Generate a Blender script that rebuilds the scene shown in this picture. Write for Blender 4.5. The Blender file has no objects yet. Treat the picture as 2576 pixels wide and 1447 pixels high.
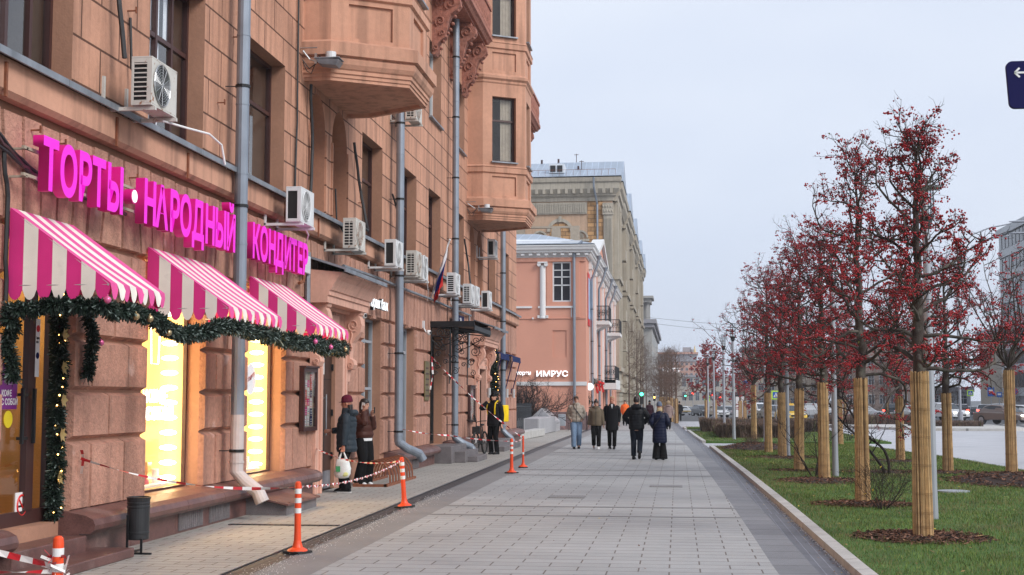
import bpy, bmesh, math, random
import numpy as np
from mathutils import Vector, Matrix, Euler
R = math.radians
rnd = random.Random(7)
scene = bpy.context.scene
COL = scene.collection
# ---------------------------------------------------------------- camera, sky, sun, exposure
PITCH, YAW, EYE, FPX = R(4.752), R(7.071), 1.68, 3350.0
cam = bpy.data.objects.new('camera', bpy.data.cameras.new('camera'))
COL.objects.link(cam)
cam.location = (0, 0, EYE)
cam.rotation_euler = (R(90) + PITCH, 0, YAW)
cam.data.sensor_width = 36
cam.data.lens = 36 * FPX / 2576
cam.data.clip_start = 0.1
cam.data.clip_end = 3000
scene.camera = cam
world = bpy.data.worlds.new('World')
scene.world = world
world.use_nodes = True
wn, wl = world.node_tree.nodes, world.node_tree.links
wn.clear()
sky = wn.new('ShaderNodeTexSky')
sky.sky_type = 'NISHITA'
sky.sun_disc = False
SUN_EL, SUN_ROT = 36, 122
sky.sun_elevation = R(SUN_EL)
sky.sun_rotation = R(SUN_ROT)
sky.air_density, sky.dust_density = 1.0, 3.0
tc = wn.new('ShaderNodeTexCoord')
mp = wn.new('ShaderNodeMapping'); mp.inputs['Scale'].default_value = (1.0, 1.0, 2.2)
nz = wn.new('ShaderNodeTexNoise'); nz.inputs['Scale'].default_value = 2.2; nz.inputs['Detail'].default_value = 3
rp = wn.new('ShaderNodeValToRGB')
rp.color_ramp.elements[0].position, rp.color_ramp.elements[1].position = 0.35, 0.68
rp.color_ramp.elements[0].color = (5.2, 5.75, 6.95, 1)
rp.color_ramp.elements[1].color = (6.4, 6.8, 7.6, 1)
mx = wn.new('ShaderNodeMixRGB'); mx.inputs[0].default_value = 0.86
bg = wn.new('ShaderNodeBackground'); bg.inputs['Strength'].default_value = 0.112
wo = wn.new('ShaderNodeOutputWorld')
wl.new(tc.outputs['Generated'], mp.inputs[0]); wl.new(mp.outputs[0], nz.inputs['Vector'])
wl.new(nz.outputs['Fac'], rp.inputs[0]); wl.new(rp.outputs[0], mx.inputs[2])
wl.new(sky.outputs[0], mx.inputs[1]); wl.new(mx.outputs[0], bg.inputs[0]); wl.new(bg.outputs[0], wo.inputs[0])
sun = bpy.data.objects.new('sun', bpy.data.lights.new('sun', 'SUN'))
COL.objects.link(sun)
sun.data.energy = 2.0
sun.data.angle = R(25)
sun.data.color = (1.0, 0.97, 0.93)
a = R(SUN_ROT)
sun.rotation_euler = Vector((math.sin(a) * math.cos(R(SUN_EL)), math.cos(a) * math.cos(R(SUN_EL)), math.sin(R(SUN_EL)))).to_track_quat('Z', 'Y').to_euler()
scene.view_settings.view_transform = 'Standard'
scene.view_settings.look = 'None'
scene.view_settings.exposure = 0.38
scene.view_settings.gamma = 1.0
scene.cycles.use_denoising = True
scene.cycles.max_bounces = 6
scene.cycles.diffuse_bounces = 3
scene.cycles.transparent_max_bounces = 12
scene.cycles.caustics_reflective = False
scene.cycles.caustics_refractive = False

# ---------------------------------------------------------------- where a point of the photograph stands in the street
FW = Vector((-math.sin(YAW) * math.cos(PITCH), math.cos(YAW) * math.cos(PITCH), math.sin(PITCH)))
RT = Vector((math.cos(YAW), math.sin(YAW), 0))
UP = Vector((math.sin(YAW) * math.sin(PITCH), -math.cos(YAW) * math.sin(PITCH), math.cos(PITCH)))
def ray(x, y): return FW + RT * ((x - 1288) / FPX) + UP * ((723.5 - y) / FPX)
def PX(x, y, X):
    r = ray(x, y); return Vector((0, 0, EYE)) + r * (X / r.x)
def PY(x, y, Y):
    r = ray(x, y); return Vector((0, 0, EYE)) + r * (Y / r.y)
def PZ(x, y, Z=0.0):
    r = ray(x, y); return Vector((0, 0, EYE)) + r * ((Z - EYE) / r.z)
def gz(Y):
    d = min(max(Y - 45.0, 0.0), 250.0)
    return -(0.003 * d + 2e-5 * d * d)

# ---------------------------------------------------------------- mesh helpers
ORG = {}
def org(o): return ORG.get(o.name, Vector((0, 0, 0))) if o else Vector((0, 0, 0))
class MB:
    def __init__(s, xf=None):
        s.v, s.f, s.m, s.xf = [], [], [], xf
    def add(s, vs, fs, m=0):
        b = len(s.v)
        if s.xf: vs = [s.xf(*p) for p in vs]
        s.v += [tuple(p) for p in vs]
        s.f += [tuple(i + b for i in f) for f in fs]
        s.m += [m] * len(fs)
        return s
    def box(s, x0, x1, y0, y1, z0, z1, m=0):
        return s.add([(x0, y0, z0), (x1, y0, z0), (x1, y1, z0), (x0, y1, z0), (x0, y0, z1), (x1, y0, z1), (x1, y1, z1), (x0, y1, z1)],
                     [(0, 3, 2, 1), (4, 5, 6, 7), (0, 1, 5, 4), (1, 2, 6, 5), (2, 3, 7, 6), (3, 0, 4, 7)], m)
    def quad(s, a, b, c, d, m=0): return s.add([a, b, c, d], [(0, 1, 2, 3)], m)
    def poly(s, pts, m=0): return s.add(pts, [tuple(range(len(pts)))], m)
    def prism(s, pts, ax, a0, a1, m=0):
        n = len(pts)
        P = {'x': lambda p, a: (a, p[0], p[1]), 'y': lambda p, a: (p[0], a, p[1]), 'z': lambda p, a: (p[0], p[1], a)}[ax]
        vs = [P(p, a0) for p in pts] + [P(p, a1) for p in pts]
        fs = [tuple(range(n))[::-1], tuple(range(n, 2 * n))] + [(i, (i + 1) % n, n + (i + 1) % n, n + i) for i in range(n)]
        return s.add(vs, fs, m)
    def tube(s, pts, r, n=8, cap=True, m=0, sq=1.0):
        pts = [Vector(p) for p in pts]; k = len(pts)
        rs = r if isinstance(r, (list, tuple)) else [r] * k
        u = None; vs = []
        for i, p in enumerate(pts):
            t = (pts[min(i + 1, k - 1)] - pts[max(i - 1, 0)])
            if t.length < 1e-9: t = Vector((0, 0, 1))
            t.normalize()
            if u is None:
                u = t.cross(Vector((0, 0, 1)))
                if u.length < 1e-3: u = Vector((1, 0, 0))
            u = u - t * u.dot(t)
            u.normalize(); w = t.cross(u)
            for j in range(n):
                a = 2 * math.pi * j / n
                vs.append(p + (u * math.cos(a) + w * math.sin(a) * sq) * rs[i])
        fs = [(i * n + j, i * n + (j + 1) % n, (i + 1) * n + (j + 1) % n, (i + 1) * n + j) for i in range(k - 1) for j in range(n)]
        if cap: fs += [tuple(range(n))[::-1], tuple(range((k - 1) * n, k * n))]
        return s.add(vs, fs, m)
    def loft(s, rings, cap=True, m=0):
        n = len(rings[0]); k = len(rings)
        fs = [(i * n + j, i * n + (j + 1) % n, (i + 1) * n + (j + 1) % n, (i + 1) * n + j) for i in range(k - 1) for j in range(n)]
        if cap: fs += [tuple(range(n))[::-1], tuple(range((k - 1) * n, k * n))]
        return s.add([p for r in rings for p in r], fs, m)
    def lathe(s, prof, c, n=16, m=0):
        return s.loft([[(c[0] + r * math.cos(2 * math.pi * j / n), c[1] + r * math.sin(2 * math.pi * j / n), c[2] + z) for j in range(n)] for r, z in prof], True, m)
    def ball(s, c, r, n=10, k=6, m=0):
        if not isinstance(r, (list, tuple)): r = (r, r, r)
        rings = []
        for i in range(k + 1):
            a = math.pi * (i + 0.02) / (k + 0.04) - math.pi / 2
            rings.append([(c[0] + r[0] * math.cos(a) * math.cos(2 * math.pi * j / n), c[1] + r[1] * math.cos(a) * math.sin(2 * math.pi * j / n), c[2] + r[2] * math.sin(a)) for j in range(n)])
        return s.loft(rings, True, m)
    def build(s, name, mats, parent=None, smooth=False, bevel=0, fix=True):
        if not isinstance(mats, (list, tuple)): mats = [mats]
        me = bpy.data.meshes.new(name)
        o = org(parent)
        V = np.array(s.v, dtype=float).reshape(-1, 3) - np.array(o)
        me.from_pydata(V.tolist(), [], s.f)
        for mt in mats: me.materials.append(MAT(mt))
        if len(mats) > 1: me.polygons.foreach_set('material_index', s.m)
        if fix and len(s.f) < 60000:
            bm = bmesh.new(); bm.from_mesh(me)
            bmesh.ops.recalc_face_normals(bm, faces=bm.faces)
            bm.to_mesh(me); bm.free()
        if smooth:
            me.polygons.foreach_set('use_smooth', [True] * len(me.polygons))
        ob = bpy.data.objects.new(name, me); COL.objects.link(ob)
        if parent: ob.parent = parent; ORG[ob.name] = o
        if bevel:
            b = ob.modifiers.new('bevel', 'BEVEL'); b.width = bevel; b.segments = 2; b.limit_method = 'ANGLE'; b.angle_limit = R(35)
        return ob
def frame(o, u, n):
    """local (a along u, b up, c outwards) -> world"""
    o, u, n = Vector(o), Vector(u).normalized(), Vector(n).normalized()
    return lambda a, b, c=0.0: o + u * a + n * c + Vector((0, 0, b))
def tag(o, label=None, cat=None, group=None, kind=None):
    if label: o['label'] = label
    if cat: o['category'] = cat
    if group: o['group'] = group
    if kind: o['kind'] = kind
    return o
def thing(name, label, cat, loc=(0, 0, 0), group=None, rz=0):
    o = bpy.data.objects.new(name, None); COL.objects.link(o)
    o.empty_display_size = 0.2; o.location = loc; o.rotation_euler = (0, 0, rz)
    ORG[o.name] = Vector(loc)
    return tag(o, label, cat, group)
def struct(ob): ob['kind'] = 'structure'; return ob
def dup(root, loc, rz=0, label=None, group=None, scale=None):
    r = root.copy(); COL.objects.link(r); r.location = loc; r.rotation_euler = (0, 0, rz)
    if scale: r.scale = scale
    if label: r['label'] = label
    if group: r['group'] = group
    for ch in list(root.children):
        c = ch.copy(); COL.objects.link(c); c.parent = r
        for g in list(ch.children):
            d = g.copy(); COL.objects.link(d); d.parent = c
    return r
def wallgrid(mb, a0, a1, b0, b1, ops, depth, m=0, mr=None):
    """flat wall in local (a,b) with openings (a0,a1,b0,b1) and their reveals"""
    A = sorted({a0, a1} | {v for o in ops for v in o[:2] if a0 < v < a1})
    B = sorted({b0, b1} | {v for o in ops for v in o[2:4] if b0 < v < b1})
    for i in range(len(A) - 1):
        for j in range(len(B) - 1):
            ca, cb = (A[i] + A[i + 1]) / 2, (B[j] + B[j + 1]) / 2
            if any(o[0] < ca < o[1] and o[2] < cb < o[3] for o in ops): continue
            mb.quad((A[i], B[j], 0), (A[i + 1], B[j], 0), (A[i + 1], B[j + 1], 0), (A[i], B[j + 1], 0), m)
    mr = m if mr is None else mr
    for o in ops:
        x0, x1, z0, z1 = o[:4]; d = -(o[4] if len(o) > 4 else depth)
        mb.quad((x0, z0, 0), (x0, z1, 0), (x0, z1, d), (x0, z0, d), mr)
        mb.quad((x1, z0, 0), (x1, z1, 0), (x1, z1, d), (x1, z0, d), mr)
        mb.quad((x0, z1, 0), (x1, z1, 0), (x1, z1, d), (x0, z1, d), mr)
        mb.quad((x0, z0, 0), (x1, z0, 0), (x1, z0, d), (x0, z0, d), mr)

# ---------------------------------------------------------------- materials
MATS, SPEC = {}, {}
def MAT(n):
    if n not in MATS: MATS[n] = make_mat(n, **SPEC[n])
    return MATS[n]
def make_mat(name, c, rough=0.75, metal=0.0, var=0.14, vs=2.5, bump=0.0, bs=60.0, emit=0.0, streak=0.0, world=False, spec=0.5, c2=None, c2at=(0.55, 0.7), c2s=3.0, brick=None, fine=0.0, coat=0.0, alpha=None, rand=0.0):
    m = bpy.data.materials.new(name); m.use_nodes = True
    N, L = m.node_tree.nodes, m.node_tree.links
    b = N['Principled BSDF']
    b.inputs['Roughness'].default_value = rough; b.inputs['Metallic'].default_value = metal
    b.inputs['Specular IOR Level'].default_value = spec
    if coat: b.inputs['Coat Weight'].default_value = coat; b.inputs['Coat Roughness'].default_value = 0.08
    if emit:
        b.inputs['Base Color'].default_value = (*[v * 0.5 for v in c], 1)
        b.inputs['Emission Color'].default_value = (*c, 1); b.inputs['Emission Strength'].default_value = emit
        return m
    if world: src = N.new('ShaderNodeNewGeometry').outputs['Position']
    else: src = N.new('ShaderNodeTexCoord').outputs['Object']
    def noise(scale, det=4, vec=None, sc=None):
        n = N.new('ShaderNodeTexNoise'); n.inputs['Scale'].default_value = scale; n.inputs['Detail'].default_value = det
        v = vec or src
        if sc:
            mp = N.new('ShaderNodeMapping'); mp.inputs['Scale'].default_value = sc; L.new(v, mp.inputs[0]); v = mp.outputs[0]
        L.new(v, n.inputs['Vector']); return n.outputs['Fac']
    def mul(col, fac, lo, hi, p0=0.3, p1=0.7):
        r = N.new('ShaderNodeMapRange'); r.inputs[1].default_value = p0; r.inputs[2].default_value = p1
        r.inputs[3].default_value = lo; r.inputs[4].default_value = hi; L.new(fac, r.inputs[0])
        x = N.new('ShaderNodeVectorMath'); x.operation = 'SCALE'; L.new(col, x.inputs[0]); L.new(r.outputs[0], x.inputs['Scale'])
        return x.outputs[0]
    rgb = N.new('ShaderNodeRGB'); rgb.outputs[0].default_value = (*c, 1); col = rgb.outputs[0]
    if c2:
        r = N.new('ShaderNodeMapRange'); r.inputs[1].default_value, r.inputs[2].default_value = c2at
        L.new(noise(c2s, 5), r.inputs[0])
        x = N.new('ShaderNodeMixRGB'); L.new(r.outputs[0], x.inputs[0]); L.new(col, x.inputs[1]); x.inputs[2].default_value = (*c2, 1); col = x.outputs[0]
    if var: col = mul(col, noise(vs, 5), 1 - var, 1 + var)
    if fine: col = mul(col, noise(vs * 14, 3), 1 - fine, 1 + fine)
    if streak: col = mul(col, noise(1.0, 5, sc=(5, 5, 0.3)), 1 - streak, 1.06, 0.34, 0.52)
    if rand:
        oi = N.new('ShaderNodeObjectInfo'); col = mul(col, oi.outputs['Random'], 1 - rand, 1 + rand, 0, 1)
    hts = []
    if brick:
        ax, bw, bh, mort, off, dark, bv = brick     # axes e.g. 'yz', sizes, mortar, offset(a,b), joint colour factor, per-brick variation
        sx = N.new('ShaderNodeSeparateXYZ'); L.new(src, sx.inputs[0])
        cm = N.new('ShaderNodeCombineXYZ')
        for k in range(2):
            ad = N.new('ShaderNodeMath'); ad.operation = 'ADD'; ad.inputs[1].default_value = off[k]
            L.new(sx.outputs['xyz'.index(ax[k])], ad.inputs[0]); L.new(ad.outputs[0], cm.inputs[k])
        bt = N.new('ShaderNodeTexBrick'); bt.inputs['Scale'].default_value = 1.0
        bt.inputs['Brick Width'].default_value = bw; bt.inputs['Row Height'].default_value = bh
        bt.inputs['Mortar Size'].default_value = mort; bt.inputs['Mortar Smooth'].default_value = 0.15
        bt.inputs['Color1'].default_value = (1 - bv,) * 3 + (1,); bt.inputs['Color2'].default_value = (1 + bv,) * 3 + (1,)
        bt.inputs['Mortar'].default_value = (*[dark[i] for i in range(3)], 1)
        L.new(cm.outputs[0], bt.inputs['Vector'])
        x = N.new('ShaderNodeVectorMath'); x.operation = 'MULTIPLY'; L.new(col, x.inputs[0]); L.new(bt.outputs['Color'], x.inputs[1]); col = x.outputs[0]
        hts.append((bt.outputs['Fac'], -1.0, 0.02))
    L.new(col, b.inputs['Base Color'])
    if bump: hts.append((noise(bs, 4), 1.0, bump))
    prev = None
    for h, sgn, d in hts:
        bp = N.new('ShaderNodeBump'); bp.inputs['Strength'].default_value = 0.8; bp.inputs['Distance'].default_value = d
        if sgn < 0: bp.invert = True
        L.new(h, bp.inputs['Height'])
        if prev: L.new(prev, bp.inputs['Normal'])
        prev = bp.outputs[0]
    if prev: L.new(prev, b.inputs['Normal'])
    return m
def S(n, *a, **k):
    if a: k['c'] = a[0]
    SPEC[n] = k
S('stucco', (.485, .25, .165), var=.14, vs=.9, bump=.006, bs=35, streak=.27, world=True, rough=.9, fine=.07, brick=('yz', .98, .5, .014, (.3, -.05), (.24, .2, .18), .07))
S('stucco_plain', (.52, .278, .188), var=.13, vs=.8, bump=.004, bs=45, streak=.26, world=True, rough=.9, fine=.05)
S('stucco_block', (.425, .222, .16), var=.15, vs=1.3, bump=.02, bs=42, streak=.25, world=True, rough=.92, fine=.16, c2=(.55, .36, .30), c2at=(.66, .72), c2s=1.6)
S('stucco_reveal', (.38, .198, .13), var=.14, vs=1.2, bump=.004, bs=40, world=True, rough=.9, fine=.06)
S('stucco_pale', (.60, .34, .26), var=.1, vs=1.2, bump=.003, bs=40, world=True, rough=.85, fine=.05, streak=.12)
S('carved', (.34, .14, .10), var=.3, vs=9, bump=.02, bs=30, world=True, rough=.85)
S('zinc', (.23, .25, .28), rough=.5, metal=.35, var=.18, vs=4, streak=.2)
S('pipe_metal', (.25, .285, .335), rough=.42, metal=.45, var=.12, vs=2.5, streak=.12)
S('pipe_pale', (.52, .47, .46), rough=.7, var=.12, vs=5)
S('granite', (.13, .062, .055), rough=.42, var=.22, vs=6, bump=.002, bs=120, fine=.25, c2=(.19, .12, .11), c2s=2)
S('granite_grey', (.15, .135, .14), rough=.6, var=.2, vs=5, bump=.002, bs=120, fine=.25)
S('frame_brown', (.055, .022, .02), rough=.4, var=.1)
S('frame_white', (.66, .68, .70), rough=.4, var=.04)
S('frame_grey', (.33, .36, .40), rough=.45, var=.06)
S('dark_room', (.12, .10, .085), rough=.9, var=.2)  # room tone lightened to carry the brownish reflections in the panes
S('curtain', (.88, .90, .95), rough=.9, var=.06, vs=6)
S('curtain_beige', (.38, .32, .25), rough=.9, var=.12, vs=6)
S('rust', (.22, .075, .035), rough=.8, var=.3, vs=12)
S('rusty_white', (.55, .53, .49), rough=.55, var=.08, vs=5, c2=(.28, .12, .05), c2at=(.60, .70), c2s=14)
S('ac_white', (.66, .67, .68), rough=.45, var=.05, vs=4, c2=(.40, .26, .17), c2at=(.72, .80), c2s=9)
S('black', (.012, .012, .013), rough=.5, var=.1)
S('black_metal', (.016, .017, .019), rough=.45, metal=.3, var=.1)
S('cable', (.018, .018, .02), rough=.6, var=.1)
S('magenta_face', (1.0, .03, .80), emit=.36)  # slight glow added to lift the colour of the unlit letter faces
S('magenta_side', (.66, .006, .22), rough=.45, var=.05)
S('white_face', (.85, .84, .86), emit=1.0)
S('awning_pink', (.72, .085, .30), rough=.8, var=.08, vs=3)
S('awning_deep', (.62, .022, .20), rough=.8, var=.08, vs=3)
S('awning_white', (.80, .755, .68), rough=.85, var=.07, vs=3, c2=(.5, .47, .42), c2at=(.62, .8), c2s=3)
S('fir', (.008, .022, .013), rough=.7, var=.45, vs=14)
S('fir_tip', (.17, .22, .20), rough=.7, var=.3, vs=14)
S('bulb_warm', (1.0, .50, .13), emit=14)
S('bulb_red', (1.0, .16, .05), emit=8)
S('bauble_pink', (.70, .14, .32), rough=.18, metal=.35, var=0)
S('bauble_gold', (.50, .37, .20), rough=.2, metal=.7, var=0)
S('gold_leaf', (.55, .38, .14), rough=.35, metal=.5, var=.2)
S('shop_light', (1.0, .62, .23), emit=.86)
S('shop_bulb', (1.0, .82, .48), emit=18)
S('shop_wall', (.75, .5, .22), rough=.8, var=.05)
S('neon', (1.0, .92, .78), emit=6)
S('sign_white', (.80, .80, .80), rough=.5, var=.02)
S('sign_glow', (.95, .97, 1.0), emit=.95)
S('purple', (.20, .02, .22), rough=.4, var=.03)
S('yellow', (.80, .62, .02), rough=.5, var=.04)
S('red', (.62, .02, .02), rough=.45, var=.06)
S('tape_red', (.52, .02, .03), rough=.4, var=.1)
S('tape_white', (.78, .76, .74), rough=.4, var=.05)
S('orange', (.80, .075, .015), rough=.4, var=.06, vs=6)
S('post_white', (.78, .78, .76), rough=.35, var=.05)
S('rubber', (.02, .02, .02), rough=.8, var=.2)
S('bin_metal', (.040, .042, .045), rough=.38, metal=.5, var=.15, vs=5)
S('door_brown', (.035, .018, .015), rough=.4, var=.15)
S('steel', (.45, .46, .47), rough=.3, metal=.8, var=.05)
S('brass', (.27, .22, .10), rough=.35, metal=.6, var=.12)
S('paper', (.66, .66, .64), rough=.8, var=.05)
S('blue_sign', (.002, .002, .062), rough=.6, var=.03, spec=.2)
S('flag_white', (.75, .72, .74), rough=.8, var=.04)
S('flag_blue', (.02, .06, .45), rough=.8, var=.08)
S('flag_red', (.62, .03, .03), rough=.8, var=.08)
def glass_mat():
    m = bpy.data.materials.new('glass'); m.use_nodes = True
    N, L = m.node_tree.nodes, m.node_tree.links; N.clear()
    t = N.new('ShaderNodeBsdfTransparent'); t.inputs[0].default_value = (.94, .96, .97, 1)
    g = N.new('ShaderNodeBsdfGlossy'); g.inputs['Roughness'].default_value = 0.04
    lw = N.new('ShaderNodeLayerWeight'); pw = N.new('ShaderNodeMath'); pw.operation = 'POWER'; pw.inputs[1].default_value = 3.2; L.new(lw.outputs['Facing'], pw.inputs[0])
    f = N.new('ShaderNodeMapRange'); f.inputs[3].default_value = .07; f.inputs[4].default_value = .95; L.new(pw.outputs[0], f.inputs[0])
    mx = N.new('ShaderNodeMixShader'); o = N.new('ShaderNodeOutputMaterial')
    nn = N.new('ShaderNodeTexNoise'); nn.inputs['Scale'].default_value = 1.3
    bp = N.new('ShaderNodeBump'); bp.inputs['Distance'].default_value = .004; L.new(nn.outputs['Fac'], bp.inputs['Height']); L.new(bp.outputs[0], g.inputs['Normal'])
    L.new(f.outputs[0], mx.inputs[0]); L.new(t.outputs[0], mx.inputs[1]); L.new(g.outputs[0], mx.inputs[2]); L.new(mx.outputs[0], o.inputs[0])
    return m
MATS['glass'] = glass_mat()
def text_mesh(name, body, size, depth, xf, mats, parent=None, sx=1.0, bold=0.0, align='LEFT', spacing=1.0, side=None):
    """lettering: local x along the word, y up, z outwards -> xf(a,b,c)"""
    cu = bpy.data.curves.new(name, 'FONT'); cu.body = body; cu.size = size; cu.extrude = depth / 2; cu.offset = bold
    cu.align_x = align; cu.space_character = spacing; cu.resolution_u = 5
    t = bpy.data.objects.new('tmp', cu); COL.objects.link(t)
    bpy.context.view_layer.update()
    me = bpy.data.meshes.new_from_object(t.evaluated_get(bpy.context.evaluated_depsgraph_get()))
    bpy.data.objects.remove(t); bpy.data.curves.remove(cu)
    me.name = name; o = org(parent)
    nrm = [0] * len(me.polygons)
    for p in me.polygons: nrm[p.index] = 0 if abs(p.normal.z) > 0.6 else 1
    for v in me.vertices: v.co = xf(v.co.x * sx, v.co.y, v.co.z + depth / 2) - o
    me.materials.clear()
    me.materials.append(MAT(mats)); me.materials.append(MAT(side or mats))
    me.polygons.foreach_set('material_index', nrm)
    ob = bpy.data.objects.new(name, me); COL.objects.link(ob)
    if parent: ob.parent = parent; ORG[ob.name] = o
    return ob
# ================================================================ the terracotta apartment building on the left
WX = -6.35
bld = thing('apartment_building', 'terracotta stucco apartment house with rusticated ground floor and polygonal oriels along the pavement', 'building', (WX, 30, 0))
F = lambda a, b, c=0.0: Vector((WX + c, a, b))
Y0, Y1 = 3.0, 52.6
UPW = [(3.4, 5.3), (7.4, 9.3), (11.3, 13.22), (15.28, 17.16), (19.0, 20.9), (26.32, 28.2), (30.15, 32.0), (33.65, 35.4), (37.7, 39.4), (44.5, 46.4), (48.4, 50.2)]
ROWS = [(4.98, 7.12), (9.02, 11.06), (13.0, 15.1)]
NICHE = [(22.4, 23.42), (23.93, 25.05), (40.5, 41.5), (42.05, 43.15)]
ops = [(a, b, z0, z1, .25) for a, b in UPW for z0, z1 in ROWS] + [(a, b, 4.98, 7.12, .34) for a, b in NICHE]
w = MB(F)
wallgrid(w, Y0, Y1, 4.98, 18.5, ops, .25, 0, 1)
for a, b in NICHE:      # arched heads of the niches under the oriels
    r = (b - a) / 2; cy = (a + b) / 2; zc = 7.12 - r * 1.25
    for s in (-1, 1):
        pts = [(cy + s * r, 7.12)] + [(cy + s * r * math.cos(t), zc + r * 1.25 * math.sin(t)) for t in [i * math.pi / 16 for i in range(9)]]
        for i in range(1, len(pts) - 1):
            w.add([(pts[0][0], pts[0][1], -.002), (pts[i][0], pts[i][1], -.002), (pts[i + 1][0], pts[i + 1][1], -.002)], [(0, 1, 2)], 0)
            w.quad((pts[i][0], pts[i][1], 0), (pts[i + 1][0], pts[i + 1][1], 0), (pts[i + 1][0], pts[i + 1][1], -.34), (pts[i][0], pts[i][1], -.34), 1)
    w.quad((a, 4.98, -.34), (b, 4.98, -.34), (b, 7.12, -.34), (a, 7.12, -.34), 1)
    for s in (-1, 1):   # slim moulding round the niche
        w.box(cy + s * (r + .03) - .02, cy + s * (r + .03) + .02, 4.98, zc, 0, .03, 0)
w.quad((Y0, 0, -9), (Y1, 0, -9), (Y1, 18.5, -9), (Y0, 18.5, -9), 1)
w.quad((Y1, 0, -9), (Y1, 0, 0), (Y1, 18.5, 0), (Y1, 18.5, -9), 0)
w.quad((Y0, 18.5, -9), (Y1, 18.5, -9), (Y1, 18.5, .3), (Y0, 18.5, .3), 1)
for z in (8.72, 12.62, 16.4):
    w.box(Y0, 21.9, z, z + .08, 0, .04, 1)
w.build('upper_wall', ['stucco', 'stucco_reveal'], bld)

# ground floor openings (y0, y1, z0, z1)
OPN = [(4.5, 6.4, .48, 3.37, .25), (8.2, 10.2, .48, 3.37, .25), (11.98, 13.47, .40, 3.37, .26), (15.45, 17.42, .48, 3.37, .25), (19.25, 21.17, .48, 3.37, .25), (23.26, 24.65, .0, 2.62, .15),
       (26.73, 28.5, .0, 3.37, .22), (30.3, 32.2, .48, 3.37, .22), (34.0, 36.2, .45, 3.37, .3), (42.3, 43.7, .3, 2.62, .2), (45.4, 46.8, .3, 3.2, .3)]
w = MB(lambda a, b, c=0.0: F(a, b, c - .08))
wallgrid(w, Y0, Y1, 0, 4.98, OPN, .25)
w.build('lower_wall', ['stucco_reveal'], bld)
w = MB(F)
def block(mb, a0, a1, b0, b1, c0=-.08, c1=0.0, ch=.035, cv=.012, sl=0.0):
    """a stone with chamfered edges; ch horizontal joints, cv vertical joints, sl slant of top"""
    v = [(a0, b0, c0), (a1, b0, c0), (a1 + sl, b1, c0), (a0 + sl, b1, c0), (a0 + cv, b0 + ch, c1), (a1 - cv, b0 + ch, c1), (a1 - cv + sl, b1 - ch, c1), (a0 + cv + sl, b1 - ch, c1)]
    mb.add(v, [(4, 5, 6, 7), (0, 1, 5, 4), (1, 2, 6, 5), (2, 3, 7, 6), (3, 0, 4, 7)])
CRS = [.46, 1.23, 1.76, 2.33, 2.85, 3.37]
r1 = random.Random(3)
for k in range(5):
    b0, b1 = CRS[k], CRS[k + 1]
    cuts = sorted((o[0], o[1]) for o in OPN if o[2] < b0 + .2 and o[3] > b0 + .1)
    if k < 4: cuts = sorted(cuts + [(22.84, 25.32)] + [(41.8, 44.3)])
    segs = []; p = Y0
    for c0, c1 in cuts:
        if c0 > p: segs.append((p, c0))
        p = max(p, c1)
    segs.append((p, Y1))
    for s0, s1 in segs:
        L_ = s1 - s0
        if L_ < .12: continue
        pat = [.45, .93, .6] if k % 2 == 0 else [.95, 1.0]
        if L_ < 1.5: pat = [.3, .62] if k % 2 else [.6, .3]
        xs = [s0]; i = 0
        while xs[-1] + pat[i % len(pat)] * .8 < s1 - .2:
            xs.append(xs[-1] + pat[i % len(pat)] * r1.uniform(.93, 1.07)); i += 1
        if xs[-1] > s1 - .18: xs.pop()
        xs.append(s1)
        for i in range(len(xs) - 1):
            e0 = 0 if i == 0 else .012; 
            block(w, xs[i] + e0, xs[i + 1] - (0 if i == len(xs) - 2 else .012), b0 + .012, b1 - .012, ch=.04, cv=.014, c1=r1.uniform(-.006, .004))
# flat-arch stones above: narrow slabs fanned over every opening
centres = [5.45, 9.2, 12.8, 16.43, 20.2, 24.0, 27.6, 31.25, 35.1, 39.2, 43.0, 47.0, 51.0]
for i, c in enumerate(centres):
    l = (centres[i - 1] + c) / 2 if i else Y0
    r = (centres[i + 1] + c) / 2 if i < len(centres) - 1 else Y1
    nb = 9
    bl = [c + (j - nb / 2) * (r - l) * .88 / nb for j in range(nb + 1)]
    tp = [c + (j - nb / 2) * (r - l) / nb for j in range(nb + 1)]
    bl[0] = l; bl[-1] = r; tp[0] = l; tp[-1] = r
    for j in range(nb):
        g = .016; top = 4.44 + (.0 if j % 2 else -.01); bot = 3.39 - (.05 if j == nb // 2 else 0)
        c1 = r1.uniform(-.008, .006)
        v = [(bl[j] + g, bot, -.08), (bl[j + 1] - g, bot, -.08), (tp[j + 1] - g, top, -.08), (tp[j] + g, top, -.08), (bl[j] + g + .012, bot + .02, c1), (bl[j + 1] - g - .012, bot + .02, c1), (tp[j + 1] - g - .012, top, c1), (tp[j] + g + .012, top, c1)]
        w.add(v, [(4, 5, 6, 7), (0, 1, 5, 4), (1, 2, 6, 5), (2, 3, 7, 6), (3, 0, 4, 7)])
w.build('rusticated_stonework', ['stucco_block'], bld)
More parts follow.
